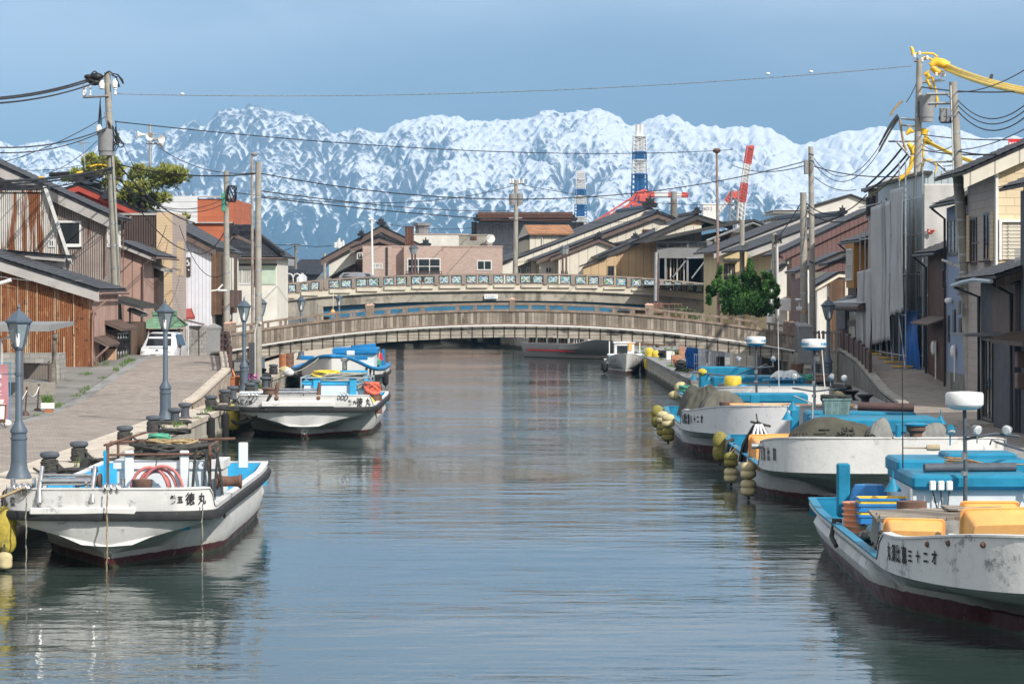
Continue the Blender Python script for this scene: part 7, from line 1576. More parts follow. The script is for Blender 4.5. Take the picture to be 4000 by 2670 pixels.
g.tube([W(3598,505,D15),W(3615,515,D15),W(3620,545,D15),W(3612,565,D15)],[0.0864,0.216,0.202,0.072],10).tube([W(3540,525,D15),W(3555,508,D15),W(3570,515,D15)],[0.072,0.144,0.072],8).tube([W(3545,560,D15),W(3562,575,D15),W(3566,600,D15),W(3592,590,D15)],[0.072,0.158,0.108,0.036],8)
g.tube([W(3606,565,D15),W(3607,650,D15)],.05,7).tube([W(3564,610,D15),W(3558,650,D15),W(3540,680,D15),W(3510,702,D15)],.10,8)
g.tube([W(3628,655+0,D15)+V(.36*math.cos(a),0,.36*math.sin(a))for a in[i*math.pi/10 for i in range(20)]],.045,7,closed=True)
part(g,'line_cover',M['yellowcover'],p15,60)
ct=thing('covered_cable','bundle of bright yellow covered power lines running out at the upper frame corner','cable',W(3706,258,D15),0)
for k,(a,q,r)in enumerate((((3700,255),(4060,358),.10),((3702,262),(4060,366),.09),((3695,272),(4060,372),.08))):
 part(MB().tube(sag(W(a[0],a[1],D15-.1*k),W(q[0],q[1],118-k),.15),r,8),'sleeve',M['yellowp'],ct,60)
part(MB().tube([W(3866,308,129),W(3874,310,129)],.22,8),'binding',M['black'],ct,60)
ct2=thing('covered_cable','two thin yellow covered lines sloping down behind the cream house roof','cable',W(3640,560,D15),0)
for k in range(2):part(MB().tube([W(3632,555+6*k,D15),W(3720,600+6*k,138),W(3830,640+8*k,136),W(3900,668+8*k,134)],.055,7),'sleeve',M['yellowp'],ct2,60)
part(MB().tube([W(3618,548,D15),W(3640,560,D15)],[.18,.1],8),'joint',M['yellowdark'],ct2,60)
wires('sheaf of dark and tan sleeved lines hanging left of the yellow wrapped pole',[(W(3510,455,D15),W(3435,568,D15),-.1,.05,'rope'),(W(3512,462,D15),W(3434,592,D15),-.08,.05,'rope'),(W(3515,470,D15),W(3540,590,D15),.2,.06,'ropetan'),(W(3506,448,D15),W(3440,560,D15),-.12,.04,'rope'),(W(3530,570,D15),W(3385,728,152),.1,.05,'rope'),(W(3545,600,D15),W(3378,750,152),.2,.05,'rope'),(W(3590,300,D15),W(3540,400,D15),.1,.02,'black'),(W(3526,395,D15),W(3478,452,D15),-.1,.06,'ropetan'),(W(3560,600,D15),W(3378,775,152),.3,.04,'moss')])
D16=119;B16=V(X(3800,D16),D16,1.1);p16=pole('leaning thick concrete pole with boxes in front of the blue grey house',B16,W(3722,320,D16),.26,.15,bands=12)
arm(p16,W(3620,368,D16),W(3740,366,D16),.06);arm(p16,W(3625,405,D16),W(3742,402,D16),.06);part(MB().tube([W(3700,368,D16),W(3726,395,D16)],.05,5),'brace',M['galv'],p16);part(MB().tube([W(3632,632,D16),W(3740,630,D16)],.05,5).tube([W(3660,636,D16),W(3744,710,D16)],.05,5),'brace',M['galv'],p16)
part(MB().cbox(W(3688,450,D16-.2),(.34,.3,.58),bev=.03).cbox(W(3702,450,D16-.3),(.12,.2,.55),bev=.02),'switch_box',M['stonegrey'],p16)
part(MB().tube([W(3714,335,D16-.2),W(3725,700,D16-.25),W(3748,1050,D16-.3)],.028,6),'conduit',M['frame'],p16,50)
part(MB().tube([W(3698,1024,D16-.2),W(3745,1042,D16-.2)],.05,6).cbox(W(3700,1022,D16-.25),(.45,.14,.08),ry=R(20),bev=.02),'street_light',M['ceramic'],p16,50)
for y in(1125,1200):part(MB().cbox(W(3746,y,D16-.3),(.13,.3,.55),bev=.03),'junction_box',M['stonegrey'],p16)
part(tangle(MB(),tuple(W(3692,480,D16-.2)),.25,.15,.25,6,.02,99),'cable_bundle',M['black'],p16,60)
wires('fan of black wires leaving the leaning pole towards the upper corner',[(W(3742,392,D16),W(4080,330,98),.9,.022),(W(3742,412,D16),W(4080,352,98),.9,.022),(W(3742,435,D16),W(4080,380,98),.9,.025),(W(3735,360,D16),W(4080,220,98),.3,.02),(W(3600,340,D15),W(3960,358,118),.1,.03),(W(3750,585,D16),W(4060,470,98),.2,.02)])
wires('dark service lines between the yellow wrapped pole and the leaning pole',[(W(3600,525,D15),W(3990,545,118),.1,.025),(W(3600,562,D15),W(3735,560,D16),.3,.02),(W(3600,585,D15),W(3890,602,113),.1,.03),(W(3610,620,D15),W(3735,640,D16),.2,.02),(W(3742,590,D16),W(3890,604,112),.05,.03)])
wires('long thin high wire with white markers spanning the sky above the canal',[(W(455,367,D1),W(3560,258,D15),.55,.018)],m='steel')
t=thing('wire_marker','small white marker ball on the sky wire near the main pole','marker',W(712,368,D1),0,'markers on the sky wire');part(MB().ball(W(712,367,D1),(.11,.06,.055),8,6),'body',M['ceramic'],t,60)
for px,py in((3000,288),(3168,280)):t=thing('wire_marker','white marker ball on the sky wire, '+('second' if px<3100 else 'first')+' from the yellow wrapped pole','marker',W(px,py,D15),0,'markers on the sky wire');part(MB().ball(W(px,py,D15),(.11,.06,.055),8,6),'body',M['ceramic'],t,60)
wires('black cables sagging from the main pole across to the slim pole by the ramp',[(W(450,475,D1),W(2860,585,240),.8,.026),(W(455,640,D1),W(1005,678,D3),.3,.03),(W(1012,676,D3),W(3165,625,160),1.6,.026),(W(460,640,D1),W(760,870,170),.5,.04),(W(460,700,D1),W(885,790,D2),1.0,.02),(W(460,720,D1),W(885,770,D2),.9,.02),(W(620,575,D5),W(1000,675,170),.6,.025)])
wires('thin wires crossing low in front of the mountains between the roof poles',[(W(1012,745,D3),W(2010,820,D6),.4,.03),(W(1012,770,D3),W(2600,860,300),.6,.03),(W(2020,720,D6),W(900,750,180),1.2,.03),(W(2040,722,D6),W(2860,800,320),.6,.03),(W(1460,865,292),W(2010,862,D6),.8,.025)])
wires('cables strung between the slim pole and the house corners by the scaffold',[(W(3180,640,160),W(3435,590,150),1.2,.02),(W(3180,620,160),W(3435,570,150),1.2,.02),(W(3180,690,160),W(3345,740,152),.3,.02),(W(3145,790,156),W(3385,760,152),.8,.03),(W(3145,820,156),W(3460,772,152),.9,.03),(W(3130,790,156),W(3040,925,170),.1,.03),(W(3180,635,160),W(2860,645,240),.5,.03),(W(3600,680,D15),W(3180,650,160),.3,.03),(W(3460,775,150),W(3620,1000,141),.5,.03)])
wires('black hanging cables looped over the white sided house',[(W(470,700,D1),W(760,985,176),.8,.03),(W(760,985,176),W(880,900,D2),.5,.03),(W(480,560,D1),W(690,880,172),.6,.015),(W(700,880,172),W(880,1065,D2),1.2,.02),(W(650,880,172),W(610,975,161),.1,.02)])
wires('electric wire looped across the rusty corrugated gable',[(W(0,1080,130.6),W(322,1095,130.6),.12,.014,'galv')])
def chimney(label,px,yt,yb,w0,w1,d,bands):
 t=thing('chimney',label,'chimney',V(X(px,d),d,2));cx=X(px,d);rt=w0*d/F/2;rb=w1*d/F/2
 zs=[Z(yt,d)]+[Z(y,d)for y in bands[0]]+[Z(yb,d)];mats=bands[1];m=len(zs)
 for i in range(m-1):
  a,b_=zs[i+1],zs[i];f=lambda z:lerp(rb,rt,(z-zs[-1])/(zs[0]-zs[-1]))*.58
  for sx in(-1,1):part(MB().lathe([(f(a)*.62,a),(f(b_)*.62,b_)],(cx+sx*f(a)*.55,d,0),12),'flue',M[mats[i]],t,50)
  g=MB();k=4
  ft=lambda z:lerp(rb,rt,(z-zs[-1])/(zs[0]-zs[-1])*1.0)
  for j in range(k):
   z0,z1=lerp(a,b_,j/k),lerp(a,b_,(j+1)/k)
   C=lambda z:[V(cx+sx*ft(z),d+sy*ft(z),z)for sx,sy in((-1,-1),(1,-1),(1,1),(-1,1))]
   A0,A1=C(z0),C(z1)
   for q in range(4):
    g.tube([A0[q],A1[q]],.26,4,False);g.tube([A0[q],A1[(q+1)%4]],.11,4,False);g.tube([A0[(q+1)%4],A1[q]],.11,4,False);g.tube([A1[q],A1[(q+1)%4]],.14,4,False)
  if i>0 or yt>600:part(g,'lattice',M[mats[i]],t)
  if i:part(MB().lathe([(f(b_)*2.1,b_-.3),(f(b_)*2.1,b_+.3)],(cx,d,0),8),'gallery',M[mats[i]],t)
 part(MB().box((cx-rb*1.2,d-rb,0),(cx+rb*1.2,d+rb,zs[-1])),'base',M[mats[-1]],t)
 return t
chimney('tall twin flue chimney in a blue and white lattice frame against the snow',2498,486,850,44,68,1500,([532,594,625,680,760],['chimWhite','chimWhite','chimBlue','chimWhite','chimBlue','chimBlue']))
chimney('smaller blue and white lattice chimney left of the tall one',2268,668,880,30,52,1700,([700,740,765,800,848],['chimWhite','chimWhite','chimBlue','chimWhite','chimBlue','chimWhite']))
def lat(mb,p,q,w_,n,r=.25):
 p,q=Vector(p),Vector(q);ax=(q-p).normalized();s_=ax.cross(V(0,1,0)).normalized()*w_/2;y_=V(0,w_/2,0)
 C=[[p.lerp(q,i/n)+s_*a+y_*b_ for a,b_ in((-1,-1),(1,-1),(1,1),(-1,1))]for i in range(n+1)]
 for k in range(4):mb.tube([c[k]for c in C],r,4,False)
 for i in range(n):
  for k in range(4):mb.tube([C[i][k],C[i+1][(k+1)%4]],r*.6,4,False)
 return mb
DC=1200;t=thing('crane','red and white harbour crane with horizontal boom in front of the tall chimney','crane',V(X(2500,DC),DC,2))
g=MB()
for a,q in(((2440,835),(2482,755)),((2468,835),(2498,752)),((2520,835),(2502,750)),((2565,800),(2510,748)),((2300,880),(2480,765)),((2300,884),(2490,782)),((2482,757),(2520,742)),((2505,800),(2540,760)),((2500,832),(2530,768)),((2470,800),(2525,800)),((2520,742),(2545,790))):g.tube([W(*a,DC),W(*q,DC)],.62 if a[0]>2350 else .4,6)
part(g.cbox(W(2512,775,DC),(3.4,3,3),bev=.4),'frame',M['craneRed'],t)
for i in range(6):
 a,q=2530+26.5*i,2530+26.5*(i+1);part(lat(MB().tube([W(a,763-.0*i,DC),W(q,763,DC)],.95,4),W(a,759,DC),W(q,759+(4 if i>3 else 0),DC),1.6,3,.2),'boom_section',M['chimWhite' if i in(1,2,4)else 'craneRed'],t)
part(MB().tube([W(2545,750,DC),W(2620,756,DC),W(2690,762,DC)],.25,5),'stay',M['chimWhite'],t)
DD=1000;t=thing('crane','second harbour crane with steep red and white jib beside the slim street light','crane',V(X(2900,DD),DD,2))
for i,(a,q,m)in enumerate((((2931,572),(2920,640),'craneRed'),((2920,640),(2908,715),'chimWhite'),((2908,715),(2898,790),'craneRed'),((2898,790),(2890,900),'chimWhite'))):
 part(lat(MB().tube([W(*a,DD),W(*q,DD)],.75,6),W(*a,DD),W(*q,DD),2.1,6,.22),'jib_section',M[m],t)
part(MB().cbox(W(2935,575,DD),(1.5,1.5,1.2)),'jib_head',M['craneRed'],t)
g=MB();lat(g,W(2872,742,DD),W(2858,900,DD),2.2,7,.3);lat(g,W(2876,742,DD),W(2886,900,DD),1.2,7,.2);part(g,'tower',M['galv'],t)
part(MB().cbox(W(2872,762,DD),(2.5,2.5,2.6),bev=.3).tube([W(2880,745,DD),W(2900,780,DD)],.4,5),'machine_house',M['craneRed'],t)
part(lat(MB(),W(2862,752,DD),W(2838,788,DD),1.2,4,.35),'counter_jib',M['craneRed'],t);part(lat(MB(),W(2838,788,DD),W(2808,825,DD),1.0,4,.3),'counter_jib',M['chimWhite'],t)
t=thing('chimney','short brown brick chimney with grey top beside the crane boom','chimney',V(X(2632,420),420,2));part(MB().lathe([(.5,1),(.46,Z(780,420))],(X(2632,420),420,0),14).lathe([(.46,Z(850,420)),(.45,Z(780,420))],(X(2632,420),420,0),14),'shaft',M['barkgrey'],t,40);part(MB().lathe([(.46,Z(780,420)),(.44,Z(748,420))],(X(2632,420),420,0),14),'collar',M['stonegrey'],t,40)
t=thing('storage_tank','white rooftop tank lettered with a number behind the grey hall','tank',V(X(2770,500),500,2));part(MB().cbox(V(X(2772,500),500,Z(845,500)),(61*500/F,3,4.2),bev=.15),'body',M['ceramic'],t);text('NO.2',.75,M['stonegrey'],t,'lettering',face_m((X(2760,500),498.4,Z(816,500)),(1,0,0),(0,0,1)),local=False)
t=thing('floodlight_mast','distant stadium floodlight mast over the blue tiled roofs','floodlight',V(X(1325,900),900,2));g=MB().tube([W(1326,1010,900),W(1325,930,900)],.35,6)
for k in range(4):g.tube([W(1306,950+5*k,900),W(1346,948+5*k,900)],.25,4)
for px in(1310,1320,1330,1340):g.tube([W(px,968,900),W(px,938+(px%20),900)],.3,4)
part(g,'lattice',M['chimWhite'],t)
t=thing('street_light','white twin arched street light in front of the small white gable','street light',V(X(1147,322),322,2));g=MB()
for s_ in(-1,1):g.tube([W(1145,1110,322),W(1145,1085,322)]+[V(X(1145,322)+s_*.4*(1-math.cos(a)),322,Z(1085,322)+.45*math.sin(a))for a in(.5,1.0,1.6,2.2,2.8)],.06,6).lathe([(.28,-.5),(.2,-.2),(.06,0)],(X(1145,322)+s_*.78,322,Z(1085,322)+.1),10)
part(g,'arms',M['ceramic'],t,50)
t=thing('scaffold','tubular scaffold along the light blue building, yellow foot boards below','scaffold',(17.6,145,1.6));
for k in range(9):
 y=134.5+k*2.2
 for x in(17.35,18.1):part(MB().tube([(x,y,zr(y)),(x,y,11.2 if y<137 else 10.3-.25*k)],.03,6),'standard',M['galv'],t,50)
for z in(2.6,4.4,6.2,8.0,9.6):
 for x in(17.35,18.1):part(MB().tube([(x,134.3,z),(x,152.4,z)],.028,6),'ledger',M['galv'],t,50)
for k in range(5):part(MB().tube([(17.33,134.5+k*4.4,2.0),(17.33,136.7+k*4.0,4.4)],.022,5),'brace',M['galv'],t,50)
for k in range(5):part(MB().cbox((17.4,136+k*2.6,zr(136+k*2.6)+.08),(.9,.3,.06)),'foot_board',M['yellowcover'],t)
def sheet(label,x0,y0,x1,y1,zt0,zt1,zb0,zb1,mat,seed,amp=.04,n='sheet'):
 rnd=random.Random(seed);a_=[rnd.uniform(0,6)for _ in range(6)]
 L_=math.hypot(x1-x0,y1-y0);nx_,ny_=-(y1-y0)/L_,(x1-x0)/L_
 def fn(u,v):
  w_=amp*(math.sin(u*L_*3.3+a_[0]+.5*math.sin(v*3))*(.4+.6*(1-v))+.5*math.sin(u*L_*7+a_[1]+2*v)+.6*math.sin(v*5+a_[2]+u*4))*math.sin(math.pi*min(1,max(.04,1.04-v))*.5+.3)
  return V(lerp(x0,x1,u)+nx_*w_,lerp(y0,y1,u)+ny_*w_,lerp(lerp(zb0,zb1,u),lerp(zt0,zt1,u),v)+.05*math.sin(u*L_*4)*(1-v))
 o=part(MB().grid(fn,60,30),n,M[mat],None,70);md=o.modifiers.new('thick','SOLIDIFY');md.thickness=.012
 return tag(o,label,'sheet','dust sheets on the scaffold')
sheet('grey mesh dust sheet hanging on the near end of the scaffold',17.2,134.2,17.2,138.6,Z(735,136),Z(735,136),4.6,4.3,'netgrey',1)
sheet('tall grey mesh dust sheet in the middle of the scaffold',17.15,138.5,17.15,145.8,Z(790,141),Z(800,141),3.2,2.9,'netgrey',2)
sheet('lower grey dust sheet with a torn corner at the far end of the scaffold',17.15,145.7,17.2,152.2,Z(1050,148),Z(1060,148),2.5,3.1,'netgrey',3,.06)
sheet('pale wrinkled tarpaulin facing out over the blue grey roof with red scrawl',18.1,134.0,20.7,134.0,Z(718,134),Z(716,134),Z(985,134),Z(930,134),'tarpwhite',4,.05)
sheet('deep blue tarpaulin behind the scaffold legs',17.9,134.8,17.9,140.5,4.6,4.5,1.9,2.2,'bluetarp',5,.08)
part(MB().tube([W(3626,895,133.9),W(3622,905,133.9),W(3640,912,133.85),W(3636,900,133.85),W(3650,900,133.9)],.05,5),'paint_scrawl',M['redp'],None,60)
o=bpy.data.objects['paint_scrawl'];tag(o,'red paint scrawl on the pale tarpaulin','paint mark')
t=thing('banner','red high voltage warning banner with white characters hung on a wire','banner',W(3962,560,118));part(MB().cbox(W(3963,555,118),(.47,.02,.25)),'cloth',M['red'],t);text('高圧危険',.115,M['platewhite'],t,'lettering',face_m(W(3963,561,117.97),(1,0,0),(0,0,1)),.002,.95,False,.003)
def vehicle(name,label,loc,rz,body,glassm,prof,wid,L_,wheels=True):
 t=thing(name,label,'car',loc,rz);nz=len(prof)
 def sec(k,side):
  y,zb,zm,zt,wb,wt=prof[k]
  return[V(side*wb*.96,y,zb),V(side*wb,y,zb+.18),V(side*wb,y,zm),V(side*lerp(wb,wt,.5),y,lerp(zm,zt,.55)),V(side*wt,y,zt-.05),V(side*wt*.8,y,zt)]
 g=MB()
 for k in range(nz):
  g.v+=[tuple(p)for p in sec(k,-1)]+[tuple(p)for p in reversed(sec(k,1))]
 n=12
 for k in range(nz-1):
  for i in range(n-1):g.f.append((k*n+i,k*n+i+1,(k+1)*n+i+1,(k+1)*n+i))
  g.f.append((k*n+n-1,k*n,(k+1)*n,(k+1)*n+n-1))
 g.f.append(tuple(range(n-1,-1,-1)));g.f.append(tuple(range((nz-1)*n,nz*n)))
 o=part(g,'body',M[body],t,35,True);return t
vp=[(-.02,.42,.72,.80,.66,.62),(.06,.3,.80,.90,.78,.70),(.35,.28,.95,1.02,.83,.74),(.62,.28,1.0,1.10,.84,.76),(.95,.28,1.02,1.50,.845,.64),(1.25,.28,1.02,1.68,.845,.64),(2.2,.28,1.04,1.73,.845,.66),(3.4,.28,1.04,1.70,.84,.66),(3.8,.3,1.04,1.55,.82,.62),(3.95,.35,.95,1.1,.78,.62)]
V_=vehicle('parked_van','white compact van parked at the ramp crest facing the camera',(X(612,143.5),143.5,1.77),R(-3),'carwhite','carglass',vp,1.69,4)
part(MB().add([(-.60,.60,1.10),(.60,.60,1.10),(.52,1.17,1.66),(-.52,1.17,1.66),(-.60,.66,1.06),(.60,.66,1.06)],[(0,1,2,3)]),'windscreen',M['carglass'],V_,None,True)
V_.children[-1].data.transform(Matrix.Translation((0,-.035,.01)))
for s_ in(-1,1):
 part(MB().ball((s_*.60,.10,.80),(.17,.13,.10),14,8),'headlight',M['headlamp'],V_,60,True)
 m_=part(MB().cbox((s_*.97,.85,1.08),(.14,.1,.18),bev=.03).tube([(s_*.82,.9,1.03),(s_*.95,.87,1.06)],.02,5),'mirror',M['dframe'],V_,None,True)
 part(MB().add([(s_*.853,1.0,1.06),(s_*.853,3.3,1.08),(s_*.70,3.2,1.62),(s_*.70,1.35,1.62)],[(0,1,2,3)]),'side_window',M['carglass'],V_,None,True)
 for y in(.75,3.2):
  w_=part(MB().lathe([(.2,-.09),(.29,-.09),(.3,-.05),(.3,.05),(.29,.09),(.2,.09)],(s_*.76,y,.29),20,'X'),'wheel',M['tyre'],V_,40,True);part(MB().lathe([(.19,-.095),(.19,.095)],(s_*.76,y,.29),16,'X'),'rim',M['galv'],w_,40,True)
part(MB().cbox((0,-.0,.70),(.62,.05,.05),bev=.01),'grille',M['stonegrey'],V_,None,True);part(MB().lathe([(.085,-.01),(.09,.01),(.06,.012)],(0,.03,.86),16,'Y'),'emblem',M['steel'],V_,40,True)
part(MB().cbox((0,-.03,.45),(1.2,.1,.16),bev=.04),'bumper',M['carwhite'],V_,None,True)
pt=part(MB().cbox((-.02,-.085,.47),(.33,.02,.165),bev=.006),'number_plate',M['platewhite'],V_,None,True)
text('富山 501',.045,M['black'],pt,'lettering',face_m((-.02,-.1,.52),(1,0,0),(0,0,1)),.001);text('・・31-30' if False else '31-30',.085,M['black'],pt,'lettering',face_m((-.01,-.1,.45),(1,0,0),(0,0,1)),.001)
part(MB().tube([(-.45,.62,1.12),(.0,.66,1.14)],.012,4),'wiper',M['black'],V_,None,True)
cpf=[(0,.35,.8,.9,.75,.7),(.15,.3,.95,1.05,.85,.76),(1.1,.3,1.08,1.14,.87,.76),(1.5,.3,1.1,1.45,.87,.68),(2.1,.3,1.1,1.78,.87,.68),(3.2,.3,1.1,1.84,.87,.70),(4.5,.3,1.1,1.8,.87,.68),(4.85,.35,1.1,1.5,.85,.64),(4.95,.4,.95,1.1,.82,.62)]
zc_=Z(1062,284)-1.86
C_=vehicle('parked_car','dark grey minivan crossing the road bridge, roof showing above the rail',(X(1530,284),284,zc_),R(90),'cargrey','carglass',cpf,1.74,5)
for s_ in(-1,1):
 part(MB().add([(s_*.882,1.55,1.14),(s_*.882,4.7,1.14),(s_*.71,4.4,1.7),(s_*.71,2.1,1.7)],[(0,1,2,3)]),'side_window',M['carglass'],C_,None,True)
 for y in(.9,4.0):w_=part(MB().lathe([(.2,-.1),(.31,-.1),(.31,.1),(.2,.1)],(s_*.78,y,.31),18,'X'),'wheel',M['tyre'],C_,40,True);part(MB().lathe([(.19,-.105),(.19,.105)],(s_*.78,y,.31),14,'X'),'rim',M['galv'],w_,40,True)
def leaves(centres,n,size,mat,t,name='crown',seed=1,up=.3,asp=.35,fan=3,extra=0):
 rnd=random.Random(seed);g=MB()
 for c,r in centres:
  k=int(n*(r[0]*r[1]*r[2])**.6)+extra
  for _ in range(k):
   while True:
    d=V(rnd.uniform(-1,1),rnd.uniform(-1,1),rnd.uniform(-1,1))
    if .25<d.length<1:break
   p=V(c[0]+d.x*r[0],c[1]+d.y*r[1],c[2]+d.z*r[2]);o_=(d+V(rnd.uniform(-.6,.6),rnd.uniform(-.6,.6),up+rnd.uniform(-.3,.4))).normalized()
   for f in range(fan):
    q=(o_+V(rnd.uniform(-.5,.5),rnd.uniform(-.5,.5),rnd.uniform(-.4,.5))).normalized();s_=size*rnd.uniform(.6,1.3);w_=q.cross(V(rnd.uniform(-1,1),rnd.uniform(-1,1),rnd.uniform(-1,1))).normalized()*s_*asp
    g.add([p-w_*.4,p+q*s_*.5-w_,p+q*s_,p+q*s_*.5+w_],[(0,1,2,3)])
 return part(g,name,M[mat],t)
DP=186
t=thing('pine_tree','black pine with spreading needle pads behind the red gabled house','tree',(X(545,DP),DP,1.3))
part(MB().tube([W(560,1000,DP),W(555,800,DP),W(560,740,DP),W(545,690,DP)],[.3,.25,.2,.12],8),'trunk',M['bark'],t,60)
g=MB()
for pts in([(558,750),(600,720),(650,690),(700,680)],[(556,770),(610,780),(640,790)],[(555,760),(500,720),(450,690),(400,670)],[(552,800),(480,760),(420,720),(360,700)],[(556,730),(560,700),(575,670)]):g.tube([W(a,q,DP+random.uniform(-.6,.6))for a,q in pts],[.13,.1,.07,.04][:len(pts)],6)
part(g,'limb',M['bark'],t,60)
rnd=random.Random(5)
def pads(lst,d):return[((X(a,d)+0,d+rnd.uniform(-1.2,1.2),Z(q,d)),(rw*d/F,rw*d/F*1.1,rh*d/F))for a,q,rw,rh in lst]
P1=[(350,640,30,26),(392,655,34,30),(425,640,26,26),(318,690,30,20),(450,665,30,26),(640,668,40,22),(712,690,26,16),(540,670,26,22),(520,690,22,18),(580,685,26,22),(620,690,34,24),(660,680,28,22),(700,678,30,20),(640,715,36,18),(680,712,26,14),(600,725,30,18),(560,740,32,22),(520,745,34,24),(500,775,34,24),(540,790,30,22),(610,775,30,14),(645,775,24,12),(600,800,26,14),(360,625,14,18),(400,630,18,18),(375,660,26,22),(410,665,26,22),(440,690,26,24),(300,685,22,14),(270,705,20,14),(330,690,24,18),(720,855,12,14),(430,720,24,18)]
leaves(pads(P1,DP),330,.34,'leafpine',t,'crown',7,.8,.10,6);leaves(pads([(a,q+8,w_*.85,h_*.8)for a,q,w_,h_ in P1],DP),220,.32,'leafpine2',t,'crown',8,.5,.12,5)
DJ=158
t=thing('juniper_tree','dark green juniper bush with flame shaped tips at the footbridge end','tree',(X(2900,DJ),DJ,1.4))
part(MB().tube([(X(2900,DJ),DJ,1.2),(X(2905,DJ),DJ,2.2),(X(2920,DJ),DJ,3.4)],[.22,.16,.05],8),'trunk',M['bark'],t,60)
J1=[(2905,1195,90,42),(2850,1180,46,34),(2960,1180,54,44),(2900,1150,56,34),(2830,1150,30,26),(2815,1120,18,30),(2812,1088,9,26),(2930,1130,34,30),(2925,1095,20,34),(2928,1060,11,32),(2932,1036,6,20),(2990,1130,22,30),(3003,1096,10,28),(2970,1150,40,26),(3020,1160,16,12),(2785,1150,16,14),(2860,1140,34,24),(2870,1210,60,30),(2970,1215,60,28),(2812,1060,5,16)]
J1=[(a,q,w_*.82,h_*.95)for a,q,w_,h_ in J1]+[(a,q,6,20)for a,q in((2790,1120),(2845,1120),(2860,1098),(2880,1105),(2905,1085),(2945,1085),(2960,1105),(2985,1085),(3012,1110),(3030,1135),(2770,1140),(3040,1190),(2765,1175))];leaves(pads(J1,DJ),620,.15,'leafdark',t,'crown',11,1.3,.17,6,90);leaves(pads([(a,q-6,w_,h_)for a,q,w_,h_ in J1],DJ),240,.13,'leafmid',t,'crown',12,1.4,.17,6,40)
t=thing('shrub','thin sprawling shrub with light leaves right of the road bridge girder','shrub',(X(2650,200),200,1.2));g=MB()
for k in range(12):a=V(X(2650+rnd.uniform(-30,60),200),200,2.2);g.tube([a,a+V(rnd.uniform(-.8,.8),0,1.0),a+V(rnd.uniform(-1.6,1.6),0,rnd.uniform(1.6,2.6))],[.03,.02,.01],4)
part(g,'stem',M['bark'],t);leaves([((X(2640,200),200,3.6),(1.8,.8,.8)),((X(2720,200),200,3.5),(1.2,.8,.6))],110,.16,'leaflight',t,'foliage',21,.3,.4,2)
def grass(t,cx,cy,cz,rx_,ry_,h,n,seed=1,m='grass'):
 rr=random.Random(seed);g=MB()
 for _ in range(n):
  a=rr.uniform(0,6.28);r=rr.random()**.5;x,y=cx+rx_*r*math.cos(a),cy+ry_*r*math.sin(a);hh=h*rr.uniform(.5,1.2);dx,dy=rr.uniform(-.5,.5)*hh,rr.uniform(-.4,.4)*hh
  g.add([(x-.012,y,cz),(x+.012,y,cz),(x+dx*.6+.008,y+dy*.6,cz+hh*.7),(x+dx,y+dy,cz+hh)],[(0,1,2),(0,2,3)])
 return part(g,'blades',M[m],t)if t else g
t=thing('carport','grey carport roof on a brown post at the frame edge','carport',(X(60,116),116,1.1));part(MB().prismx([(112.5,Z(1268,112)),(119,Z(1268,112)+.05),(119,Z(1268,112)-.1),(112.5,Z(1300,112)+.05)],X(-300,112),X(183,112)),'roof',M['stonegrey'],t);part(MB().box((X(78,113.2),113.2,1.1),(X(90,113.2),113.3,Z(1298,113))),'post',M['brownbox'],t)
part(MB().tube([(X(85,113),113,Z(1310,113)),(X(30,113),113,Z(1318,113)),(X(5,113),113,Z(1325,113)),(X(5,113),113,1.2)],.05,6),'drain_pipe',M['whitepaint'],t,50)
DW=125
t=thing('block_wall','grey concrete block wall in front of the rusty corrugated gable','wall',(X(120,DW),DW,1.1));part(MB().box((X(-200,DW),DW+.3,.9),(X(250,DW),DW+.5,Z(1378,DW))),'wall',M['block'],t);part(MB().box((X(214,DW),DW-1.4,.9),(X(250,DW),DW+.3,Z(1378,DW))),'pillar',M['block'],t)
t=thing('retaining_wall','low stained concrete wall behind the rope stanchions','wall',(X(130,118),118,1.1));part(MB().box((X(-200,118),118,.9),(X(213,118),118.25,Z(1493,118))),'wall',M['conc'],t)
t=thing('fence_panel','grey brown slatted metal fence panel on the low concrete wall','fence',(X(145,118.6),118.6,2));x0,x1=X(92,118.6),X(198,118.6);g=MB()
part(MB().box((x0,118.6,2.05),(x1,118.66,Z(1420,118.6))),'slats',MAT('fencebrown',(.19,.165,.145),.6,.08,2,pat='seam',p=.1,pd=.01),t);part(MB().box((x1-.06,118.55,2.0),(x1+.03,118.7,Z(1417,118.6))).box((x0,118.56,Z(1422,118.6)),(x1-.06,118.7,Z(1417,118.6))),'frame',M['brownbox'],t)
t=thing('tree_stump','bare dead trunk standing against the block wall','tree trunk',(X(208,122.5),122.5,1.1));part(MB().tube([W(206,1500,122.5),W(208,1440,122.5),W(212,1380,122.5),W(214,1330,122.5),W(216,1300,122.5)],[.16,.13,.11,.09,.10],10).ball(W(216,1314,122.4),(.12,.1,.12),8,6),'trunk',M['barkgrey'],t,60)
for px,py,lab in((98,1625,'left brown rope stanchion on the forecourt behind the near lamp'),(146,1612,'right brown rope stanchion beside the white planter')):
 d=53640/(py-HY)*1.0;p=V(X(px,d),d,1.13);t=thing('stanchion',lab,'stanchion',p,0,'brown rope stanchions');part(MB().lathe([(.15,0),(.15,.06),(.10,.13),(.035,.15)],p,14),'base',M['brownmetal'],t,40);part(MB().tube([p,p+V(.06,0,.95)],.028,8),'post',M['brownmetal'],t,50);part(MB().ball(p+V(.06,0,.97),.05,8,6),'finial',M['brownmetal'],t,50)
rope('white rope drooping between the two brown stanchions',sag((X(98,107)+.06,107,2.0),(X(146,109.9)+.06,109.9,2.05),.28),.018,'ceramic',None,'barrier_rope');rope('white rope end hanging left of the brown stanchions',[(X(98,107)+.06,107,2.0),(X(90,107),107,1.75),(X(80,107),107,1.6)],.018,'ceramic',None,'barrier_rope')
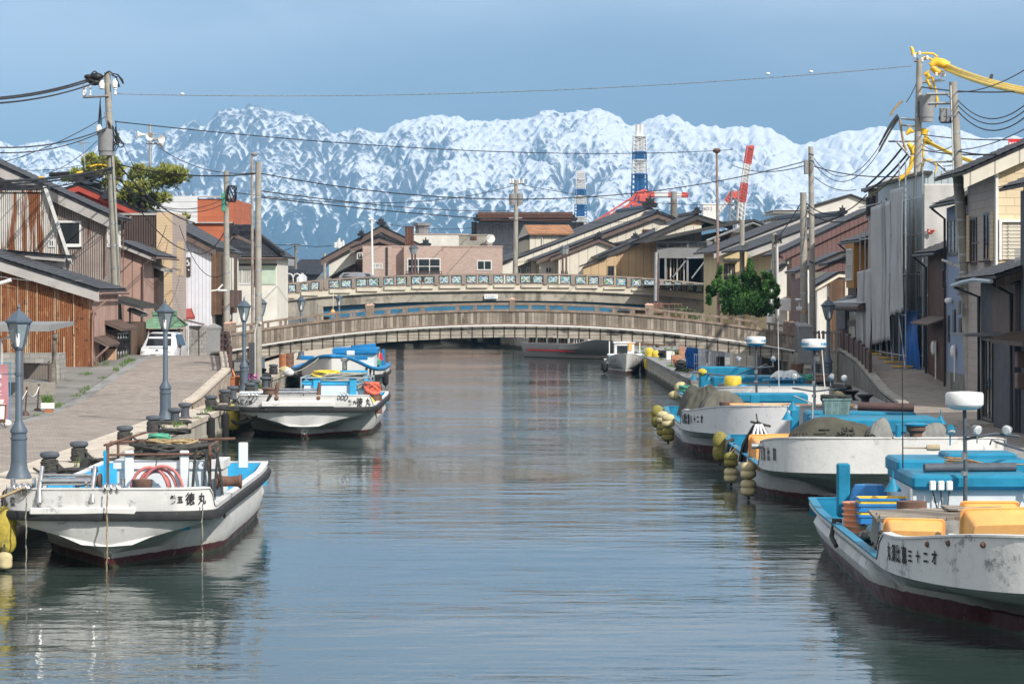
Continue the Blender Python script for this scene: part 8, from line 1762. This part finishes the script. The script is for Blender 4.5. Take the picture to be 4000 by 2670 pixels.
p=V(X(186,109.5),109.5,1.13);t=thing('planter','white trough planter full of green grass','planter',p);part(MB().cbox(p+V(0,0,.24),(.48,.25,.22),bev=.02),'trough',M['ceramic'],t);part(MB().cbox(p+V(.05,0,.06),(.3,.2,.12)),'foot',M['brownpot'],t);grass(t,p.x,p.y,p.z+.33,.2,.1,.3,150,3)
t=thing('nobori_banner','dusty pink vertical banner with white cup and letters at the frame edge','banner',(X(0,100),100,1.1));xa,xb=X(-45,100),X(31,100);DBn=100
part(MB().grid(lambda u,v:V(lerp(xa,xb,u)+.03*math.sin(4*v),DBn+.03*math.sin(7*v+2*u),lerp(Z(1662,DBn),Z(1422,DBn),v)),8,20),'cloth',M['banner'],t,60);part(MB().tube([V(xb+.05,DBn,1.1),V(xb+.09,DBn,Z(1412,DBn))],.014,6).tube([V(xa,DBn,Z(1417,DBn)),V(xb+.1,DBn,Z(1415,DBn))],.012,6),'pole',M['bluep'],t)
for i,ch in enumerate('ほっと'):text(ch,.2,M['platewhite'],t,'lettering',face_m((X(-2,DBn),DBn-.05,Z(1468+33*i,DBn)),(1,0,0),(0,0,1)),.002,1,False,.004)
part(MB().lathe([(.05,0),(.1,.05),(.12,.13)],(X(4,DBn),DBn-.07,Z(1575,DBn)),12).lathe([(.16,-.02),(.16,0)],(X(4,DBn),DBn-.07,Z(1576,DBn)),12),'cup_print',M['platewhite'],t,40)
p=V(X(8,98),98,1.12);t=thing('sign_stand','small brown framed sign board standing by the banner','sign',p);part(MB().cbox(p+V(-.1,0,.45),(.45,.04,.6),rx=R(-14),bev=.01),'frame',M['brownwood'],t);part(MB().cbox(p+V(-.1,-.03,.48),(.36,.02,.42),rx=R(-14)),'board',M['ceramic'],t);part(MB().tube([p+V(.12,-.05,0),p+V(.0,0,.3)],.02,5).tube([p+V(-.3,-.05,0),p+V(-.25,0,.3)],.02,5),'leg',M['brownwood'],t)
t=thing('sandbag','white plastic bag weighting the pink banner foot','bag',(X(22,98.5),98.4,1.12));part(MB().ball((X(22,98.4),98.4,1.24),(.2,.16,.13),10,7),'bag',M['polyfoam'],t,60)
t=thing('tube_light','white tube light reaching in at the frame edge over the carport','light',(X(0,112),112,4));part(MB().tube([W(-40,1118,112),W(44,1093,112)],.07,8),'tube',M['ceramic'],t,50)
DS=152
t=thing('shrine','small shrine with curved green copper roof behind the white van','shrine',(X(645,DS),DS,1.9));xm=X(645,DS)
def sr(u,v):
 w_=lerp(.95,1.75,(1-v)**1.6);z=lerp(Z(1283,DS),Z(1232,DS),v**.75)+.16*abs(2*u-1)**3*(1-v);return V(xm-w_/1.0*(1-2*u)*.62,DS-.3-.9*(1-v),z)
part(MB().grid(sr,24,14),'roof',M['copper'],t,50);part(MB().grid(lambda u,v:V(sr(u,v).x,2*(DS-.3)-sr(u,v).y,sr(u,v).z),24,14),'roof',M['copper'],t,50)
part(MB().cbox((xm,DS-.3,Z(1226,DS)),(1.15,.22,.16),bev=.04).cbox((xm-.55,DS-.3,Z(1222,DS)),(.14,.3,.26),bev=.03).cbox((xm+.55,DS-.3,Z(1222,DS)),(.14,.3,.26),bev=.03),'ridge',M['copper'],t)
part(MB().box((xm-.7,DS-.7,1.7),(xm+.7,DS+.5,Z(1287,DS))),'body',M['brownwood'],t)
g=MB()
for s_ in(-1,1):g.box((xm+s_*.8-.05,DS-1.0,1.7),(xm+s_*.8+.05,DS-.9,Z(1282,DS)))
part(g.box((xm-1.0,DS-1.05,Z(1292,DS)),(xm+1.0,DS-.95,Z(1284,DS))),'post',M['darkwood'],t)
DB2=156
t=thing('block_wall','concrete block garden wall left of the footbridge end','wall',(X(780,DB2),DB2,1.7));part(MB().box((X(738,DB2),DB2,1.5),(X(822,DB2),DB2+.2,Z(1272,DB2))),'wall',M['block'],t);part(MB().box((X(780,DB2),DB2-.1,1.5),(X(790,DB2),DB2+.1,Z(1272,DB2))),'pillar',M['block'],t);part(MB().cbox((X(757,DB2),DB2+.2,Z(1258,DB2)),(1.0,1.0,.06),ry=R(14)),'canopy',M['bargebrown'],t);part(MB().tube([(X(728,DB2),DB2,1.6),(X(728,DB2),DB2,Z(1285,DB2))],.06,8),'pipe',M['barge'],t,50)
t=thing('railing','brown metal post and rail fence along the ramp edge by the footbridge','fence',(-12.6,136,2.4))
for k in range(7):
 y=128.5+k*2.7;part(MB().box((lx(y)-.02,y-.07,zl(y)),(lx(y)+.12,y+.07,zl(y)+1.12)),'post',M['brownmetal'],t)
 if k<6:
  y2=y+2.7
  for hz_ in(.45,.75,1.02):part(MB().tube([(lx(y)+.05,y,zl(y)+hz_),(lx(y2)+.05,y2,zl(y2)+hz_)],.05,4),'rail',M['brownmetal'],t)
t=thing('railing','brown metal post and slat fence on the other bank ramp by the lamp','fence',(15,140,2.4))
for k in range(8):
 y=131+k*2.3;part(MB().box((rx(y)+.05,y-.07,zr(y)),(rx(y)+.2,y+.07,zr(y)+1.1)),'post',M['brownmetal'],t)
 if k<7:y2=y+2.3;part(MB().slab((rx(y)+.1,y,zr(y)+1.0),(rx(y2)+.1,y2,zr(y2)+1.0),(rx(y2)+.1,y2,zr(y2)+.25),(rx(y)+.1,y,zr(y)+.25),.05),'panel',M['brownmetal'],t)
t=thing('fence_panel','short grey slatted gate beside the stone pillar at the footbridge end','fence',(15.2,147,2.5));g=MB()
for k in range(7):g.box((14.5+k*.2,146.6,2.4),(14.62+k*.2,146.66,3.55))
part(g.box((14.45,146.58,3.4),(15.9,146.6,3.5)),'slats',M['bridgerail'],t);part(MB().box((15.85,146.5,2.4),(16.0,146.7,3.65)),'post',M['brownmetal'],t)
p=V(X(755,133),133,1.12);t=thing('notice_board','dark blank notice board turned away beside the third lamp','board',(-11.15,135.5,1.1));part(MB().cbox((X(983,135),135,Z(1398,135)),(.2,.9,1.4),bev=.02),'board',M['darkgrey'],t);part(MB().box((X(983,135)-.05,134.9,1.1),(X(983,135)+.05,135.0,1.9)),'post',M['darkgrey'],t)
t=thing('bench','small bench with curved orange plank back on the grass','bench',(X(915,134),134,1.1));xb_=X(905,134)
part(MB().tube([(xb_,134,2.05),(xb_+.1,134,1.8),(xb_+.16,134,1.5),(xb_+.3,134,1.38)],.05,5),'backrest',M['bench'],t);part(MB().cbox((xb_+.35,134,1.38),(.55,1.0,.05)).cbox((xb_+.3,134,1.72),(.35,.06,.05)),'seat',M['bench'],t);part(MB().tube([(xb_+.15,134,1.1),(xb_+.2,134,1.4)],.025,5).tube([(xb_+.5,134,1.1),(xb_+.45,134,1.4)],.025,5),'leg',M['galv'],t)
t=thing('planter','orange brown round pot at the foot of the bench','planter',(X(908,131.5),131.5,1.1));part(MB().lathe([(.26,0),(.32,.6),(.35,.6),(.35,.68),(.28,.68)],(X(908,131.5),131.5,1.1),14),'pot',M['brownpot'],t,40)
g=grass(None,X(935,137),137,1.11,1.0,2.6,.34,900,5);o=part(g,'grass',M['grass']);o['kind']='stuff'
t=thing('flower_clump','magenta flowers by the concrete pole','flowers',(X(985,138.5),138.5,1.2));leaves([((X(985,138.5),138.5,1.6),(.2,.2,.22))],420,.1,'flower',t,'blossom',31,.3,.6,2)
t=thing('power_box','small dark metal box behind the third lamp','box',(X(935,140),140,1.1));part(MB().cbox((X(938,140),140,1.85),(.7,.5,.9),bev=.03),'body',M['darkgrey'],t);part(MB().cbox((X(938,140),139.7,2.0),(.5,.04,.4)),'door',M['stonegrey'],t)
for px,py,r,m,lab in((1112,1462,.22,'foamcream','white foam float on the far quay beside ropes'),(1128,1470,.2,'polyfoam','second white foam float on the far quay'),(1110,1436,.18,'foamcream','row of cream floats leaning by the rusty drums')):
 d=53640/(py-HY);t=thing('float',lab,'float',(X(px,d),d,1.1));part(MB().ball((X(px,d),d,1.1+r),(r*1.4,r,r),12,8),'body',M[m],t,60)
for px,lab in((1110,'rusty orange drum on the far quay behind the blue rimmed boat'),(1128,'rusty brown drum next to the orange one on the far quay')):
 d=172;t=thing('drum',lab,'drum',(X(px,d),d,1.1));part(MB().lathe([(.29,0),(.29,.28),(.31,.3),(.29,.32),(.29,.6),(.31,.62),(.29,.64),(.29,.9)],(X(px,d),d,1.1),14),'body',M['brownpot' if px<1120 else 'ironrust'],t,40)
t=thing('net_pile','dark rope and net heap on the far quay edge','net',(-12.2,150,1.15));part(tangle(MB(),(-12.4,148,1.12),.7,1.6,.3,22,.05,81),'net',M['rope'],t,60)
for x,y,z0,lab in((-10.62,112.8,.0,'black rubber fender hung on the quay wall left of the second boat, outer one'),(-10.62,115.6,.05,'black rubber fender hung on the quay wall left of the second boat, inner one'),(-10.62,107.5,.05,'black rubber fender hung alone on the near quay wall')):
 t=thing('fender',lab,'fender',(x,y,z0),0,'rubber fenders on the quay wall');part(MB().tube([(x,y,z0),(x,y,z0+.1),(x,y,z0+.95),(x,y,z0+1.0)],[.1,.16,.16,.08],12),'body',M['tyre'],t,50);part(MB().tube([(x,y,z0+1.0),(x-.05,y,1.16),(x-.5,y,1.16)],.03,5),'rope',M['rope'],t,60)
for x,y,lab in((-10.55,75.4,'old tyre hung over the near quay edge by the left boat'),(-10.6,64.2,'dark old tyre over the quay edge at the frame corner')):
 t=thing('tyre',lab,'tyre',(x,y,.9));part(MB().lathe([(.2,-.09),(.34,-.1),(.38,-.04),(.38,.04),(.34,.1),(.2,.09)],(x,y,1.0),20,'X'),'tread',M['tyre'],t,40)
t=thing('granite_block','pink granite block on the right quay by the lamp','block',(13.9,133.5,1.1));part(MB().cbox((X(3205,133),133,1.45),(.62,.5,.66),bev=.02),'block',M['granite'],t);part(MB().cbox((X(3205,133),133,1.81),(.66,.54,.06),bev=.015),'top',M['granite'],t)
t=thing('storage_container','cream metal panel shed on a concrete base under the footbridge','shed',(X(2900,156),156,1.1));part(MB().box((X(2862,155),155,1.6),(X(2955,155),157,Z(1355,155))),'panel',M['creamwall'],t);part(MB().box((X(2855,155),154.9,1.0),(X(2960,155),157,1.6)),'base',M['conc_dark'],t)
t=thing('pump_cabinet','white slatted pump cabinet with a big grey pipe under the footbridge','cabinet',(X(2790,160),160,1.1));part(MB().box((X(2775,160),160,1.1),(X(2832,160),161,Z(1370,160))),'cabinet',M['whitesid'],t);part(MB().box((X(2730,161),161,1.1),(X(2754,161),161.6,Z(1355,161))),'cabinet',M['whitesid'],t);part(MB().tube([(X(2762,159),159.4,1.1),(X(2762,159),159.4,2.2),(X(2764,159),159.4,2.35),(X(2775,159),159.4,2.42),(X(2845,159),159.4,2.42)],.11,10),'pipe',M['galv'],t,50);part(MB().box((X(2798,160),159.9,1.5),(X(2828,160),159.99,2.0)),'meter_window',M['black'],t)
o=part(MB().grid(lambda u,v:V(X(lerp(2678,2755,u),163)+.06*math.sin(9*v),162.6+.2*math.sin(6*u+3*v),lerp(1.25,2.75,v)+.08*math.sin(8*u)),16,14),'tarpaulin',M['bluetarp'],None,60);o.modifiers.new('thick','SOLIDIFY').thickness=.02;tag(o,'bright blue tarpaulin wrapped on a frame under the footbridge','tarpaulin')
g=MB()
for k in range(12):x=X(2712+k*9,158);g.tube([(x,158,1.1),(x,158,2.2)],.012,4)
for z in(1.3,1.7,2.15):g.tube([(X(2712,158),158,z),(X(2812,158),158,z)],.014,4)
tag(part(g,'mesh_fence',M['galv']),'thin wire mesh fence in front of the white pump cabinet','fence')
for px,d,m,sz,lab in((2618,190,'ceramic',(.5,.5,.55),'white cube planter with flowers on the far right quay'),(2640,182,'brickpot',(.55,.5,.5),'brick pattern planter on the far right quay'),(2664,192,'brickpot',(.4,.4,1.1),'tall brick pattern pillar planter on the far right quay')):
 t=thing('planter',lab,'planter',(X(px,d),d,1.12));part(MB().cbox((X(px,d),d,1.12+sz[2]/2),sz,bev=.02),'pot',M[m],t);leaves([((X(px,d),d,1.2+sz[2]),(.3,.3,.16))],200,.12,'leaflight',t,'foliage',px,.4,.4,2)
t=thing('planter','terracotta flower pot at the front of the far right quay','planter',(X(2641,176),176,1.12));part(MB().lathe([(.14,0),(.2,.32),(.22,.32),(.22,.38),(.16,.38)],(X(2641,176),176,1.12),12),'pot',M['terracotta'],t,40)
t=thing('bowl_planter','black goblet shaped planter next to the terracotta pot','planter',(X(2657,174),174,1.12));part(MB().lathe([(.14,0),(.05,.1),(.05,.2),(.25,.32),(.27,.36),(.2,.36)],(X(2657,174),174,1.12),12),'bowl',M['black'],t,40)
for c,s_,m,lab in(((9.6,165,1.12),85,'rope','grey tangle of gear at the corner of the right quay'),((10.2,172,1.12),86,'ropegrey','grey rope heap on the far right quay'),((13.6,141,1.12),88,'gfoam','green net in a crate beside the ramp foot'),((10.2,196,1.12),89,'rope','dark junk heap in front of the planters')):
 t=thing('net_pile',lab,'net',c);part(tangle(MB(),c,.8,1.0,.45,20,.05,s_),'rope',M[m],t,60)
t=thing('signboard','dark folded signboard leaning at the ramp foot','sign',(14.1,142.5,1.1));part(MB().cbox((X(3188,142),142,1.75),(.55,.06,.9),ry=R(10),bev=.01),'board',M['stonegrey'],t);part(MB().cbox((X(3188,142),141.94,1.9),(.36,.03,.36),ry=R(10)),'panel',M['darkgrey'],t)
t=thing('drum','rusty drum by the abutment under the footbridge','drum',(X(3110,144),144,1.1));part(MB().lathe([(.3,0),(.3,.3),(.32,.32),(.3,.34),(.3,.62),(.32,.64),(.3,.66),(.3,.92)],(X(3112,144),144,1.1),14),'body',M['ironrust'],t,40)
t=thing('lean_to','dark corrugated lean-to under the right end of the footbridge','shed',(X(3030,152),152,1.1));part(MB().box((X(2975,152),152,1.0),(X(3095,152),155,2.35)),'wall',M['darkgrey'],t);part(MB().box((X(2970,152),151.8,2.35),(X(3098,152),155,2.42)),'roof',M['galv'],t)
for px,d,w_,h_,m,lab in((2470,246,3.2,2.6,'darkwood','dark boathouse wall behind the small white boat'),(2580,236,4.5,2.8,'brownwood','dark timber shed behind the far right quay planters')):
 t=thing('shed',lab,'shed',(X(px,d),d,1.1));part(MB().box((X(px,d)-w_/2,d,1.0),(X(px,d)+w_/2,d+3,1.1+h_)),'wall',M[m],t);part(MB().box((X(px,d)-w_/2-.2,d-.3,1.1+h_),(X(px,d)+w_/2+.2,d+3,1.2+h_)),'roof',M['metalroof'],t)
for k in range(5):
 px=1858+k*22;d=lerp(300,290,k/4);t=thing('tyre','black tyre fender on the far quay wall under the arch','tyre',(X(px,d),d,.5),0,'tyre fenders on the far quay wall');part(MB().lathe([(.22,-.1),(.4,-.1),(.44,0),(.4,.1),(.22,.1)],(X(px,d),d-.3,.55),16,'Y'),'tread',M['tyre'],t,40)
t=thing('marker_float','orange float hanging on a line from the road bridge','float',(X(1300,276),276,4));part(MB().ball(W(1300,1221,276),(.22,.22,.32),10,8),'body',M['orange'],t,60);part(MB().tube([W(1302,1130,276),W(1301,1215,276)],.025,4),'line',M['ceramic'],t);part(MB().lathe([(.2,-.7),(.24,-.2),(.1,0)],W(1300,1232,276),10),'weight',M['bluep'],t,40)
p17=pole('galvanised pipe and rusty post at the right end of the road bridge',V(X(2568,230),230,1),W(2568,990,230),.14,.12,'brownmetal','post',0,'sign_post');part(MB().tube([W(2560,1175,229.8),W(2563,985,229.8)],.12,8),'pipe',M['galv'],p17,50);part(MB().cbox(W(2568,1205,229.8),(.9,.4,.9),bev=.1),'clamp',M['ironrust'],p17)
t=thing('steel_gate','rusty open steel frame beside the road bridge end','gate',(X(2620,226),226,2));g=MB()
for px in(2590,2612,2634,2662):g.tube([W(px,1188,226),W(px,1260,226)],.05,4)
part(g.tube([W(2590,1188,226),W(2664,1188,226)],.06,4),'frame',M['ironrust'],t)
g=MB();rw=random.Random(77)
for k in range(70):
 q=rw.random()
 if q<.4:y=rw.uniform(92,135);x,z0=-16.8+rw.uniform(-.1,.1),zl(y)+.01
 elif q<.6:y=rw.uniform(64,130);x,z0=-10.85+rw.uniform(-.1,.05),1.12
 elif q<.85:y=rw.uniform(150,225);x,z0=8.95+rw.uniform(-.1,.8),1.12
 else:y=rw.uniform(126,142);x,z0=-17.7+rw.uniform(-.3,.3),zl(y)+.03
 b_=grass(None,x,y,z0,.14,.22,rw.uniform(.08,.24),16,k);g.add(b_.v,b_.f)
o=part(g,'grass',M['grass']);o['kind']='stuff'
bpy.context.view_layer.update()
